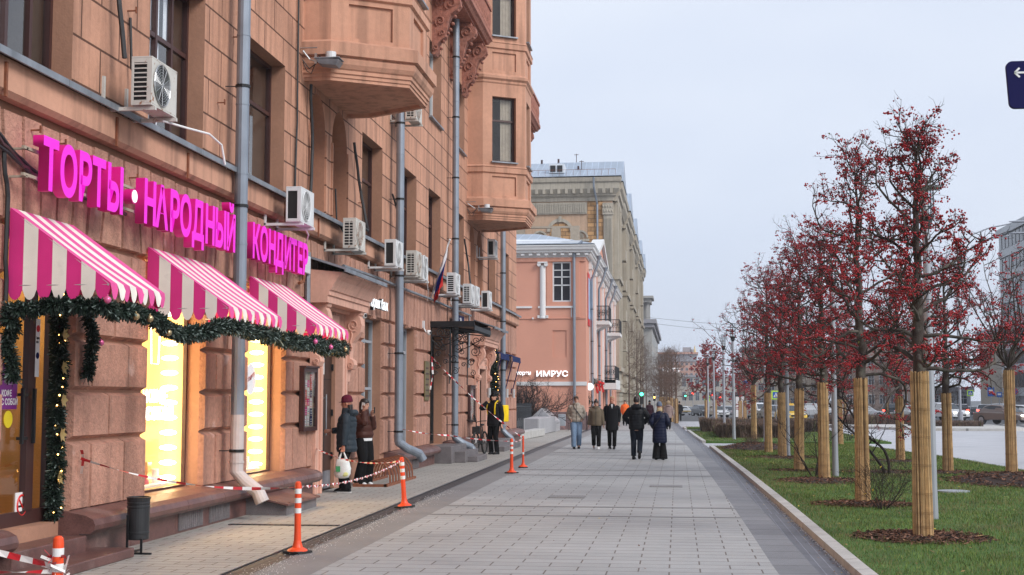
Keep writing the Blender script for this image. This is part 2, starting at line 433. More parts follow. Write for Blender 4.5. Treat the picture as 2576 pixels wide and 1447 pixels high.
# string band and zinc ledge
w = MB(F)
def run(mb, prof, y0, y1, m=0):   # profile of (c, z) swept along the street
    n = len(prof)
    mb.add([(y0, z, c) for c, z in prof] + [(y1, z, c) for c, z in prof], [tuple(range(n)), tuple(range(2 * n - 1, n - 1, -1))] + [(i, n + i, n + (i + 1) % n, (i + 1) % n) for i in range(n)], m)
run(w, [(-.05, 4.53), (.06, 4.53), (.11, 4.58), (.11, 4.88), (-.05, 4.9)], Y0, Y1)
w.build('string_course', ['stucco_plain'], bld)
w = MB(F)
y = Y0
while y < Y1 - .1:
    y2 = min(y + 1.95, Y1)
    run(w, [(-.02, 5.0), (-.02, 4.97), (.18, 4.90), (.18, 4.86), (.205, 4.86), (.205, 4.93)], y, y2 - .008)
    y = y2
w.build('window_ledge', ['zinc'], bld)
for y in [9.3, 11.6, 14.1, 16.3, 18.5, 20.6, 22.6, 25.0, 29.3, 33.2, 36.9, 41.2]:
    w = MB(F); w.box(y, y + .035, 4.5, 4.83, .112, .135); w.build('drip_bracket', ['rust'], bld)
for y, z in [(12.35, 4.33), (12.9, 3.95 + .35), (13.9, 4.2), (14.75, 4.25), (15.7, 4.2), (17.0, 4.1), (19.3, 4.15), (14.6, 6.2), (17.7, 5.8), (18.3, 6.9), (26.0, 5.6)]:
    w = MB(F); w.box(y, y + .015, z - .008, z + .008, 0, .10); w.box(y - .006, y + .016, z - .03, z + .045, .10, .115); w.build('anchor_hook', ['rust'], bld)
# plinth with its rounded granite moulding
w = MB(F)
PROF = [(-.08, 0), (.15, 0), (.15, .27), (.27, .27), (.315, .31), (.325, .36), (.30, .42), (.22, .46), (0.0, .50), (-.08, .50)]
FLAT = [(-.08, 0), (.15, 0), (.15, .30), (-.08, .30)]
for a, b in [(3.0, 11.75), (13.36, 22.35), (28.9, 33.85), (36.35, 40.9), (47.6, 52.75)]:
    y = a; w = MB(F)
    while y < b - .05:
        y2 = min(y + 1.35, b); run(w, PROF, y + .004, y2 - .004); y = y2
    w.build('granite_plinth', ['granite'], bld, smooth=False)
for a, b in [(16.15, 17.0), (17.25, 18.05), (31.0, 31.7)]:
    w = MB(F)
    w.box(a, b, .03, .25, .15, .165)
    for k in range(12): w.box(a + .02 + k * (b - a - .04) / 12, a + .03 + k * (b - a - .04) / 12, .04, .24, .165, .172)
    w.build('vent_panel', ['granite_grey'], bld)

def window(parent, xf, a0, a1, b0, b1, d, fm='frame_brown', cols=(.45,), rows=(.62,), fw=.055, curtain=None, room=.9, name='window', cm='curtain', sill=None):
    f = MB(xf)
    W_, H_ = a1 - a0, b1 - b0
    f.box(a0, a0 + fw, b0, b1, -d - .05, -d + .02); f.box(a1 - fw, a1, b0, b1, -d - .05, -d + .02)
    f.box(a0 + fw, a1 - fw, b0, b0 + fw, -d - .05, -d + .018); f.box(a0 + fw, a1 - fw, b1 - fw, b1, -d - .05, -d + .018)
    xs = [a0 + c * W_ for c in cols]; zs = [b0 + r * H_ for r in rows]
    for x in xs: f.box(x - fw * .55, x + fw * .55, b0 + fw, b1 - fw, -d - .045, -d + .014)
    for z in zs: f.box(a0 + fw, a1 - fw, z - fw * .55, z + fw * .55, -d - .045, -d + .010)
    fo = f.build(name, [fm], parent)
    g = MB(xf); g.quad((a0 + .02, b0 + .02, -d - .02), (a1 - .02, b0 + .02, -d - .02), (a1 - .02, b1 - .02, -d - .02), (a0 + .02, b1 - .02, -d - .02))
    g.build('pane', ['glass'], fo)
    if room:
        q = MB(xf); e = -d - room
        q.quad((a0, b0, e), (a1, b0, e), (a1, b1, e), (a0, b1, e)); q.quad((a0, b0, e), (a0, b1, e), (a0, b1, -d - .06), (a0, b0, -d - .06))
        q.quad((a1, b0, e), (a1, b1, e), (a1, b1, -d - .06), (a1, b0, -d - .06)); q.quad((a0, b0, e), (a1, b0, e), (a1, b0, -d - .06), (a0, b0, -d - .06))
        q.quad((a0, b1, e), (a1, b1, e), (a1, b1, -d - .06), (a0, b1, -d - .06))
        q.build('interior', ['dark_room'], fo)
    if curtain:
        q = MB(xf)
        for c0, c1, z0, z1 in curtain:
            n = max(4, int((c1 - c0) * W_ / .05)); pts = []
            for i in range(n + 1):
                pts.append((a0 + (c0 + (c1 - c0) * i / n) * W_, -d - .06 - .012 * (i % 2)))
            for i in range(n):
                q.quad((pts[i][0], b0 + z0 * H_, pts[i][1]), (pts[i + 1][0], b0 + z0 * H_, pts[i + 1][1]), (pts[i + 1][0], b0 + z1 * H_, pts[i + 1][1]), (pts[i][0], b0 + z1 * H_, pts[i][1]))
        q.build('curtain', [cm], fo, fix=False)
    if sill:
        q = MB(xf); q.box(a0 - .04, a1 + .04, b0 - .05, b0 - .01, -.02, .09); q.build('sill', [sill], fo)
    return fo
CUR = {0: [(.0, .25, .0, 1)], 2: [(.30, .58, .0, 1)], 3: [(.10, .55, .0, 1), (.62, .80, .63, 1)], 4: [(.0, .45, .0, .55)], 5: [(.0, .3, .0, 1)], 6: [(.1, .3, 0, 1)]}
for i, (a, b) in enumerate(UPW):
    for k, (z0, z1) in enumerate(ROWS):
        fm = 'frame_brown' if k == 0 else 'frame_white'
        cols = {2: (.5, .76), 3: (.42, .70), 4: (.42,)}.get(i, (.48,)) if k == 0 else (.33, .66)
        cu = CUR.get(i) if k == 0 else ([(.1, .45, 0, 1)] if i % 2 else [(.6, .95, 0, 1)])
        window(bld, F, a, b, z0, z1, .25, fm, cols, (.62,), curtain=cu, sill='zinc' if k else None, cm='curtain' if i % 3 != 1 or k else 'curtain')
# ---- oriels
def offset_plan(plan, off):
    out = []
    for i, (c, y) in enumerate(plan):
        if i == 0: out.append((c, y - off)); continue
        if i == len(plan) - 1: out.append((c, y + off)); continue
        def nrm(p, q):
            d = Vector((q[0] - p[0], q[1] - p[1])).normalized(); return Vector((d.y, -d.x))
        n1, n2 = nrm(plan[i - 1], (c, y)), nrm((c, y), plan[i + 1])
        m_ = (n1 + n2).normalized(); m_ /= max(.3, m_.dot(n1))
        out.append((c + m_.x * off, y + m_.y * off))
    return out
def oriel(sh):
    plan = [(0, 22.0 + sh), (.47, 22.0 + sh), (1.70, 22.75 + sh), (1.70, 24.4 + sh), (.47, 25.15 + sh), (0, 25.15 + sh)]
    w = MB(F)
    body = MB(F)
    for (z0, z1) in [(7.78, 18.0)]:
        for i in range(5):
            p, q = plan[i], plan[i + 1]
            L_ = math.hypot(q[0] - p[0], q[1] - p[1])
            P0 = Vector((WX + p[0], p[1], 0)); u = Vector((q[0] - p[0], q[1] - p[1], 0)) / L_; n = Vector((u.y, -u.x, 0))
            xf = frame(P0, u, n)
            mb = MB(xf)
            ops = []
            if i in (1, 2, 3):
                ops = [(L_ * .22, L_ * .78, 7.92, 8.52, .05), (L_ * .22, L_ * .78, 8.98, 11.02, .16), (L_ * .22, L_ * .78, 11.85, 12.42, .05), (L_ * .22, L_ * .78, 12.95, 15.0, .16), (L_ * .22, L_ * .78, 15.8, 16.3, .05)]
            wallgrid(mb, 0, L_, z0, z1, ops, .1)
            for o in ops:
                if o[4] < .1: mb.quad((o[0], o[2], -.05), (o[1], o[2], -.05), (o[1], o[3], -.05), (o[0], o[3], -.05))
            body.v, body.f, body.m = body.v + [tuple(x) for x in mb.v], body.f + [tuple(k + len(body.v) for k in f_) for f_ in mb.f], body.m + mb.m
            for o in ops:
                if o[4] > .1:
                    window(bld, xf, o[0], o[1], o[2], o[3], .16, 'frame_brown', (), (.64,), curtain=[(.45, .9, 0, 1)] if i == 1 else [(.1, .5, 0, 1)], room=.6, cm='curtain_beige', sill='zinc')
    def rings(prof, nm='moulding'):
        w = MB(F)
        rs = []
        for off, z in prof:
            rs.append([(y, z, c) for c, y in offset_plan(plan, off)])
        n = len(plan)
        fs = [(i * n + j, i * n + j + 1, (i + 1) * n + j + 1, (i + 1) * n + j) for i in range(len(prof) - 1) for j in range(n - 1)]
        w.add([p for r in rs for p in r], fs); w.build(nm, ['stucco_plain'], bo, fix=False)
    rings([(-.12, 7.20), (-.10, 7.14), (.0, 7.14), (.0, 7.20), (.02, 7.20), (.02, 7.26), (.045, 7.27), (.045, 7.33), (.07, 7.35), (.11, 7.42), (.125, 7.50), (.10, 7.54), (.17, 7.56), (.17, 7.78), (0, 7.86)], 'cornice')
    rings([(0, 8.60), (.05, 8.63), (.05, 8.78), (.07, 8.80), (.0, 8.86)])
    rings([(0, 11.42), (.03, 11.46), (.03, 11.52), (.09, 11.58), (.09, 11.66), (0, 11.74)])
    rings([(0, 12.52), (.05, 12.55), (.05, 12.70), (.07, 12.72), (.0, 12.78)])
    rings([(0, 15.42), (.03, 15.46), (.09, 15.58), (.09, 15.66), (0, 15.74)])
    w.poly([(y, 7.20, c) for c, y in offset_plan(plan, -.10)])
    return w, body, plan
for sh in (0.0, 18.1):
    bo = thing('oriel', 'polygonal oriel', None, (WX, 22.0 + sh, 7.1)); bo.parent = bld
    bo.location = Vector((WX, 22.0 + sh, 7.1)) - ORG[bld.name]
    w, body, plan = oriel(sh)
    del bo['label']
    w.build('soffit', ['stucco_plain'], bo)
    body.xf = None
    body.build('oriel_wall', ['stucco_plain'], bo)
# ---- carved balconies
def balcony(y0, y1, cons, D_=.85):
    b = MB(F)
    run(b, [(0, 12.42), (D_ - .12, 12.42), (D_ - .06, 12.5), (D_, 12.54), (D_, 12.66), (0, 12.66)], y0, y1)
    run(b, [(.05, 12.36), (D_ - .2, 12.36), (D_ - .2, 12.42), (.05, 12.42)], y0 + .1, y1 - .1)
    bb = b.build('balcony', ['carved'], bld)
    r = MB(F)
    run(r, [(D_ - .16, 13.45), (D_ - .02, 13.45), (D_ - .02, 13.55), (D_ - .16, 13.55)], y0, y1)
    r.box(y0, y0 + .14, 13.45, 13.55, 0, D_ - .16)
    n = int((y1 - y0) / .2)
    for i in range(n + 1):
        yy = y0 + .08 + i * (y1 - y0 - .16) / n
        for k in range(1):
            r.xf = F
            r.tube([(yy, 12.66, D_ - .09), (yy, 12.8, D_ - .09), (yy, 12.95, D_ - .09), (yy, 13.15, D_ - .09), (yy, 13.45, D_ - .09)], [.05, .07, .035, .06, .04], 6)
    for i in range(4):
        cc = .1 + i * .18
        r.tube([(y0 + .07, 12.66, cc), (y0 + .07, 12.8, cc), (y0 + .07, 12.95, cc), (y0 + .07, 13.15, cc), (y0 + .07, 13.45, cc)], [.05, .07, .035, .06, .04], 6)
    r.build('balustrade', ['carved'], bb)
    for y in cons:
        k = MB(F); wd = .34
        prof = [(0, 12.36), (0, 10.75), (.10, 10.72), (.17, 10.82), (.13, 10.98), (.22, 11.1), (.36, 11.2), (.40, 11.4), (.42, 11.6), (.50, 11.8), (.66, 11.92), (.76, 12.05), (.74, 12.2), (.62, 12.27), (.62, 12.36)]
        run(k, prof, y, y + wd)
        for e in (y - .02, y + wd + .02):      # carved side scrolls
            for (cc, zz, rr) in [(.22, 11.62, .16), (.5, 12.08, .19), (.1, 10.9, .09), (.2, 12.1, .12), (.28, 11.3, .09)]:
                k.tube([(e, zz + rr * t / 20 * math.sin(t * .55), cc + rr * t / 20 * math.cos(t * .55)) for t in range(3, 20)], .022, 5)
        for j in range(9):
            t = j / 8; cc = .2 + .5 * t; zz = 10.95 + 1.1 * t + .05 * math.sin(t * 9)
            k.ball((y + wd / 2, zz - .03, cc + .02), (.10, .05, .05), 8, 4)
        k.build('console', ['carved'], bb, bevel=.01)
balcony(33.5, 39.5, [34.0, 36.75, 38.9])
balcony(49.3, 52.9, [50.0, 52.0], .95)
# ---- portals with scroll consoles
def portal(sh, door_z0=0.0):
    c = 23.96 + sh
    po = MB(F)
    for s in (-1, 1):
        for k, (i0, i1, pr) in enumerate([(.70, .82, .07), (.82, 1.0, .035), (1.0, 1.12, .055)]):
            a, b = sorted((c + s * i0, c + s * i1)); po.box(a, b, 0, 2.78 + .1 * k, -.1, pr)
    for k, (z0, z1, pr) in enumerate([(2.62, 2.74, .07), (2.74, 2.92, .035), (2.92, 3.0, .06), (3.0, 3.28, .0), (3.28, 3.34, .10)]):
        po.box(c - 1.12 + .001 * k, c + 1.12 - .001 * k, z0, z1, -.1, pr)
    po.box(c - .55, c + .55, 3.06, 3.22, 0, .03)
    pr_ = po.build('door_portal', ['stucco_pale'], bld, bevel=.008)
    co = MB(F)
    prof = [(0, 3.34), (.34, 3.34), (.34, 3.46), (.37, 3.47), (.37, 3.55), (.40, 3.56), (.44, 3.64), (.50, 3.74), (.56, 3.80), (.60, 3.86), (0, 3.92)]
    run(co, prof, c - 1.5, c + 1.6)
    co.build('portal_cornice', ['stucco_pale'], pr_)
    ro = MB(F); run(ro, [(-.02, 4.12), (.66, 3.90), (.66, 3.86), (.69, 3.86), (.69, 3.93), (-.02, 4.16)], c - 1.6, c + 1.7)
    ro.build('portal_roof', ['zinc'], pr_)
    for s in (-1, 1):
        k = MB(F); y = c + s * 1.22 - .14
        cprof = [(0, 3.34), (.32, 3.34), (.30, 3.28), (.27, 3.26), (.30, 3.2), (.33, 3.08), (.30, 2.95), (.22, 2.84), (.15, 2.74), (.11, 2.6), (.10, 2.45), (.17, 2.40), (.19, 2.32), (.15, 2.24), (.06, 2.22), (.04, 2.0), (0, 1.95)]
        run(k, cprof, y, y + .28)
        for e in (y - .012,):
            for cc, zz, rr in [(.17, 3.08, .13), (.12, 2.32, .06)]:
                k.tube([(e, zz + rr * t / 20 * math.sin(t * .6), cc + rr * t / 20 * math.cos(t * .6)) for t in range(2, 20)], .013, 5)
        k.tube([(y - .01, 2.95 - .04 * t, .13 + .015 * math.sin(t)) for t in range(10)], .018, 5)
        k.build('console', ['stucco_pale'], pr_, bevel=.008)
portal(0); portal(19.0)
# ---- doors and other ground-floor openings
d = MB(F)
d.box(23.26, 24.65, .0, 2.62, -.21, -.15, 0)
dm = d.build('metal_door', ['door_brown'], bld)
d = MB(F); d.box(23.7, 24.6, 2.02, 2.04, -.15, -.145); d.box(24.07, 24.13, .62, 1.85, -.15, -.147); d.build('panel_line', ['black'], dm)
d = MB(F); d.tube([(24.02, 1.0, -.08), (24.02, 1.75, -.08)], .015, 8); d.box(24.01, 24.03, 1.05, 1.08, -.15, -.08); d.box(24.01, 24.03, 1.67, 1.7, -.15, -.08); d.build('handle', ['steel'], dm)
d = MB(F); d.box(23.85, 24.6, .02, .34, -.15, -.143); d.build('kick_plate', ['zinc'], dm)
for z in (.55, 1.35, 2.2):
    d = MB(F); d.box(24.62, 24.66, z, z + .12, -.16, -.11); d.build('hinge', ['black'], dm)
d = MB(F); d.box(23.86, 24.1, 2.12, 2.42, -.15, -.142); pn = d.build('paper_notice', ['paper'], dm)
d = MB(F)
for k in range(5): d.box(23.90, 24.05 - .02 * (k % 2), 2.20 + k * .035, 2.208 + k * .035, -.142, -.1405)
d.build('notice_text', ['purple'], dm)
window(bld, lambda a, b, c=0.0: F(a, b, c - .08), 26.73, 28.5, .0, 3.37, .2, 'frame_grey', (.25, .42, .6), (.12, .56, .86), fw=.05, name='glazed_door')
d = MB(F); d.tube([(27.5, 1.5, -.2), (27.5, 1.95, -.2)], .02, 6); d.build('handle', ['steel'], bld)
window(bld, lambda a, b, c=0.0: F(a, b, c - .08), 30.3, 32.2, .48, 3.37, .2, 'frame_grey', (.5,), (.8,), fw=.06, curtain=[(.2, .8, .0, .8)])
window(bld, lambda a, b, c=0.0: F(a, b, c - .08), 34.0, 36.2, .45, 3.37, .25, 'black', (.5,), (.8,), fw=.08, name='double_door')
window(bld, lambda a, b, c=0.0: F(a, b, c - .08), 42.3, 43.7, .3, 2.62, .2, 'frame_brown', (.5,), (.8,), fw=.08, name='double_door')
window(bld, lambda a, b, c=0.0: F(a, b, c - .08), 45.4, 46.8, .3, 3.2, .25, 'black', (.5,), (.8,), fw=.07, name='double_door')
window(bld, lambda a, b, c=0.0: F(a, b, c - .08), 8.2, 10.2, .48, 3.37, .2, 'frame_brown', (.5,), (.8,), fw=.06)
window(bld, lambda a, b, c=0.0: F(a, b, c - .08), 4.5, 6.4, .48, 3.37, .2, 'frame_brown', (.5,), (.8,), fw=.06)
# steps
def steps(label, ss, mt='granite'):
    o = MB()
    for x1, y0, y1, z0, z1 in ss: o.box(-6.43 + .0, x1, y0, y1, z0, z1)
    s_ = o.build('stone_steps', [mt], None, bevel=.012); tag(s_, label, 'steps'); return s_
steps('low red granite steps in front of the glass shop door beside the bin', [(-6.10, 11.78, 13.34, .0, .26), (-5.74, 10.6, 13.72, .0, .10)])
steps('three dark granite steps up to the door under the wrought iron canopy', [(-5.80, 34.1, 36.9, .0, .44), (-5.52, 34.6, 36.9, .0, .29), (-5.26, 35.0, 36.8, .0, .145)], 'granite_grey')
steps('dark granite steps behind the courier near the building corner', [(-5.75, 41.5, 46.6, .0, .30), (-5.45, 42.0, 46.4, .0, .15)], 'granite_grey')
# cellar hatch
h = thing('cellar_hatch', 'dark sloping cellar hatch on a brick base under the pale downpipe outlet', 'hatch', (-5.9, 19.6, 0))
o = MB(); o.prism([(-6.2, 0), (-5.6, 0), (-5.6, .13), (-6.2, .27)], 'y', 18.8, 20.4); o.build('base', ['granite_grey'], h)
o = MB(); o.prism([(-6.19, .275), (-5.55, .14), (-5.55, .165), (-6.19, .30)], 'y', 18.72, 20.45)
for y in (18.9, 19.6, 20.3): o.box(-5.62, -5.58, y, y + .04, .165, .18)
o.build('lid', ['granite'], h)

# ================================================================ downpipes
def bracketed_pipe(label, y, x=-6.11, r=.093, top=18.4, low=None, seg=2.2, out=.38, z1=.62, mt='pipe_metal', yshift=0.0):
    t = thing('downpipe', label, 'drainpipe', (x, y, 0), 'zinc downpipes of the terracotta building')
    p = MB(); 
    zl = low[0] if low else z1
    p.tube([(x, y, zl), (x, y, top)], r, 14, cap=False)
    z = zl + .4
    while z < top:
        p.tube([(x, y, z - .012), (x, y, z + .012)], r + .006, 14); z += seg / 2.2
    p.build('pipe', [mt], t, smooth=False)
    z = .95
    while z < top:
        c = MB(); c.tube([(x, y, z - .02), (x, y, z + .02)], r + .014, 14); c.tube([(x, y, z), (-6.36, y - .05, z)], .008, 5); c.tube([(x, y, z), (x - .02, y - .16, z + .01)], .006, 4); z += 1.72; c.build('clamp', ['black_metal'], t)
    e = MB()
    m_ = 'pipe_pale' if low else mt
    pts = [(x, y, (low[0] if low else z1 + .02)), (x, y, z1), (x + out * .35, y + yshift * .3, z1 - .14), (x + out * .82, y + yshift, z1 - .27), (x + out, y + yshift * 1.1, z1 - .42)]
    e.tube(pts, [r * 1.03, r * 1.03, r * 1.03, r * 1.05, r * 1.08], 14, cap=False)
    e.tube([Vector(pts[1]) + Vector((0, 0, .12)), Vector(pts[1]) + Vector((0, 0, .15))], r * 1.12, 14)
    e.build('outlet_elbow', [m_], t)
    return t
bracketed_pipe('nearest grey downpipe with a whitewashed foot between the striped awnings', 18.08, low=(1.45,), z1=.66)
bracketed_pipe('grey downpipe with a bent zinc outlet behind the woven bike stand', 28.95, z1=.72, out=.45, yshift=.5)
bracketed_pipe('grey downpipe behind the wrought iron canopy and the flag', 36.45, z1=.60, out=.5, yshift=.3)
bracketed_pipe('slim grey downpipe by the blue awnings near the building corner', 46.75, x=-6.12, r=.095, z1=.55, out=.35)
# ================================================================ the pastry shop: lit windows, door, awnings, garlands, lettering
def lit_window(y0, y1, z0, z1, label_parts):
    d = .25
    f = MB(F)
    f.box(y0, y0 + .03, z0, z1, -d - .05, -d); f.box(y1 - .035, y1, z0, z1, -d - .05, -d); f.box(y0 + .03, y1 - .035, z0, z0 + .03, -d - .05, -d); f.box(y0 + .03, y1 - .035, z1 - .03, z1, -d - .05, -d)
    fo = f.build('shop_window', ['frame_brown'], bld)
    g = MB(F); g.quad((y0, z0, -d - .03), (y1, z0, -d - .03), (y1, z1, -d - .03), (y0, z1, -d - .03)); g.build('pane', ['glass'], fo)
    q = MB(F); e = -1.1
    q.quad((y0, z0, e), (y1, z0, e), (y1, z1, e), (y0, z1, e)); q.build('lit_back_panel', ['shop_light'], fo)
    q = MB(F)
    for y in (y0 + .001, y1 - .001): q.quad((y, z0, e), (y, z1, e), (y, z1, -d - .06), (y, z0, -d - .06))
    for z in (z0 + .001, z1 - .001): q.quad((y0, z, e), (y1, z, e), (y1, z, -d - .06), (y0, z, -d - .06))
    q.build('display_box', ['shop_light'], fo)
    for k, fr in enumerate((.45, .72)):
        s_ = MB(F); s_.box(y0 + (y1 - y0) * fr, y0 + (y1 - y0) * fr + .012, z0, z1, e + .01, e + .03); s_.build('panel_seam', ['gold_leaf'], fo)
    for k in range(5):      # cakes and gift boxes on the display shelf
        yy = y0 + .95 + k * .2; hh = (.16, .24, .12, .28, .18)[k]; s_ = MB(F)
        if k % 2: s_.box(yy - .07, yy + .07, z0 + .06, z0 + .06 + hh, -.72, -.58)
        else: s_.loft([[(yy + r_ * math.cos(a_ * math.pi / 8), zz, -.6 + r_ * math.sin(a_ * math.pi / 8)) for a_ in range(16)] for zz, r_ in ((z0 + .06, .09), (z0 + .06 + hh * .5, .09), (z0 + .06 + hh * .5, .06), (z0 + .06 + hh, .06))])
        s_.build('display_cake', [['sign_white', 'awning_pink', 'tape_red', 'gold_leaf', 'awning_white'][k]], fo)
    s_ = MB(F); s_.box(y0 + .02, y1 - .02, z0 + .03, z0 + .06, -.9, -.4); s_.build('display_shelf', ['sign_white'], fo)
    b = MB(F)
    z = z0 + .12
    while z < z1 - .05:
        b.ball((y1 - .13, z, -d - .2), (.05, .035, .12), 8, 5); z += .2  # bulbs stretched to carry their elongated, reflected glow
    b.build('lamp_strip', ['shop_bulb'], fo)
    sl = MB(F)      # granite window board
    sl.quad((y0, z0 + .004, -d), (y1, z0 + .004, -d), (y1, z0 - .03, .12), (y0, z0 - .03, .12)); sl.box(y0, y1, z0 - .03, z0 - .002, -d, .0)
    sl.build('sill', ['granite'], fo, fix=False)
    return fo
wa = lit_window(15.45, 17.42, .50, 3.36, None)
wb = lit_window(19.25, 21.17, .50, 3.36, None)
XG = lambda y, z, c=0.0: F(y, z, c - .262)
text_mesh('window_lettering', 'КОФЕ', .215, .004, lambda a, b, c: F(16.03 + a, 1.63 + b, -.26 + c), 'neon', wa, sx=1.2, bold=.004)
text_mesh('window_lettering', 'СОБОЙ', .215, .004, lambda a, b, c: F(16.03 + a, 1.41 + b, -.26 + c), 'neon', wa, sx=1.2, bold=.004)
n = MB(F)       # neon outline of a take-away cup
cx = 16.42
n.tube([(cx - .16, 2.62, -.3), (cx - .13, 2.12, -.3), (cx + .10, 2.12, -.3), (cx + .14, 2.62, -.3)], .008, 6)
for k, z in enumerate((2.62, 2.68, 2.75)): n.tube([(cx - .18 + .02 * k, z, -.3), (cx + .17 - .02 * k, z, -.3)], .009, 6)
n.tube([(cx - .12, 2.75, -.3), (cx - .09, 2.87, -.3), (cx + .03, 2.89, -.3), (cx + .12, 2.76, -.3)], .008, 6)
n.build('neon_cup', ['neon'], wa)
n = MB(F)       # round white sign with a wreath in the second window
n.xf = F
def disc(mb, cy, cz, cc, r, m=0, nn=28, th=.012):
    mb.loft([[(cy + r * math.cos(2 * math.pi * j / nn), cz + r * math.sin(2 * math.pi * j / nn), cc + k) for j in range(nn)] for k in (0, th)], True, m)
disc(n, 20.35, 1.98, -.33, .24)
n.build('round_sign', ['white_face'], wb)  # glow added, else the sign stands dark against the lit panel
text_mesh('round_sign_lettering', 'Кондитер', .11, .003, lambda a, b, c: F(20.17 + a, 1.93 + b + a * .35, -.305 + c), 'red', wb, sx=.62)

# glass shop door
y0, y1, z0, z1, d = 11.98, 13.47, .40, 3.37, .25
f = MB(F)
f.box(y0, y0 + .06, z0, z1, -d - .06, -d); f.box(y1 - .07, y1, z0, z1, -d - .06, -d); f.box(y0, y1, z0, z0 + .14, -d - .058, -d - .004); f.box(y0, y1, z1 - .08, z1, -d - .058, -d - .004)
f.box(12.94, 13.10, z0 + .14, z1, -d - .056, -d + .01)
dr = f.build('glass_shop_door', ['frame_brown'], bld)
g = MB(F); g.quad((y0, z0, -d - .03), (y1, z0, -d - .03), (y1, z1, -d - .03), (y0, z1, -d - .03)); g.build('pane', ['glass'], dr)
q = MB(F); e = -2.2
q.quad((y0 - 1, z0, e), (y1 + 1.5, z0, e), (y1 + 1.5, z1, e), (y0 - 1, z1, e)); q.quad((y1 + 1.5, z0, e), (y1 + 1.5, z1, e), (y1 + .3, z1, -d - .1), (y1 + .3, z0, -d - .1))
q.quad((y0 - 1, z0, e), (y1 + 1.5, z0, e), (y1 + .3, z0, -d - .1), (y0 - 1, z0, -d - .1)); q.quad((y0 - 1, z1, e), (y1 + 1.5, z1, e), (y1 + .3, z1, -d - .1), (y0 - 1, z1, -d - .1))
S('cafe_wall', (.42, .25, .10), var=.25, vs=1.3, rough=.8)
q.build('cafe_interior', ['cafe_wall'], dr, fix=False)
b = MB(F); b.box(13.2, 13.6, .6, 3.2, -2.1, -2.05); b.build('lit_menu_board', ['shop_light'], dr)
h = MB(F); h.box(12.75, 12.785, 1.22, 1.78, -d + .03, -d + .06); h.box(12.76, 12.92, 1.26, 1.29, -d - .01, -d + .035); h.box(12.76, 12.92, 1.70, 1.73, -d - .01, -d + .035)
h.box(13.0, 13.03, 1.22, 1.78, -d + .03, -d + .06)
h.build('handle', ['black_metal'], dr)
g = MB(F); g.box(12.42, 12.77, 1.57, 2.02, -d - .026, -d - .018); g.build('purple_sticker', ['purple'], dr)
text_mesh('sticker_lettering', 'КОФЕ\nС СОБОЙ', .085, .002, lambda a, b, c: F(12.45 + a, 1.70 + b, -d - .017 + c), 'sign_white', dr, sx=.85, bold=.002)
g = MB(F); g.tube([(12.56, 1.97, -d - .015), (12.58, 1.82, -d - .015), (12.66, 1.82, -d - .015), (12.68, 1.97, -d - .015), (12.56, 1.97, -d - .015)], .006, 5); g.build('sticker_cup', ['sign_white'], dr)
g = MB(F); disc(g, 12.61, 1.47, -d - .026, .085, th=.006); g.build('yellow_dot', ['yellow'], dr)
g = MB(F); g.box(12.80, 13.04, .47, .73, -d - .026, -d - .016); g.build('no_smoking_sign', ['sign_white'], dr)
g = MB(F)
ring = [(12.92 + .09 * math.cos(t * math.pi / 12), .60 + .10 * math.sin(t * math.pi / 12), -d - .012) for t in range(25)]
g.tube(ring, .011, 5); g.tube([ring[9], ring[21]], .009, 5); g.build('no_smoking_ring', ['red'], dr)
g = MB(F); g.box(12.86, 12.98, .58, .60, -d - .016, -d - .013); g.tube([(12.96, .62, -d - .013), (12.94, .64, -d - .013), (12.97, .67, -d - .013)], .006, 4); g.build('cigarette', ['black'], dr)
g = MB(F); g.box(13.07, 13.16, 1.90, 2.50, -d + .002, -d + .012); g.build('door_sticker', ['sign_white'], dr)
g = MB(F); disc(g, 13.115, 2.40, -d + .012, .036, th=.003); g.build('sticker_pin', ['red'], dr)
g = MB(F); disc(g, 13.115, 2.12, -d + .012, .034, th=.003); g.build('sticker_drop', ['blue_sign'], dr)
text_mesh('sticker_lettering', 'Хорошее\nместо', .04, .002, lambda a, b, c: F(13.08 + a, 2.29 + b, -d + .013 + c), 'black', dr, sx=.4, bold=0)
for y_, in ((16.4,), (20.2,)):
    la = bpy.data.lights.new('shop_window_lamp', 'AREA'); la.shape = 'RECTANGLE'; la.size = 1.6; la.size_y = 2.4; la.energy = 75; la.color = (1, .66, .26)
    ao = bpy.data.objects.new('shop_window_lamp', la); COL.objects.link(ao); ao.location = (WX - .95, y_, 1.9); ao.rotation_euler = (0, R(-90), 0)
lt = bpy.data.lights.new('cafe_lamp', 'POINT'); lt.energy = 50; lt.color = (1, .72, .38); lt.shadow_soft_size = .2
lo = bpy.data.objects.new('cafe_lamp', lt); COL.objects.link(lo); lo.location = (-7.6, 13.2, 2.9)

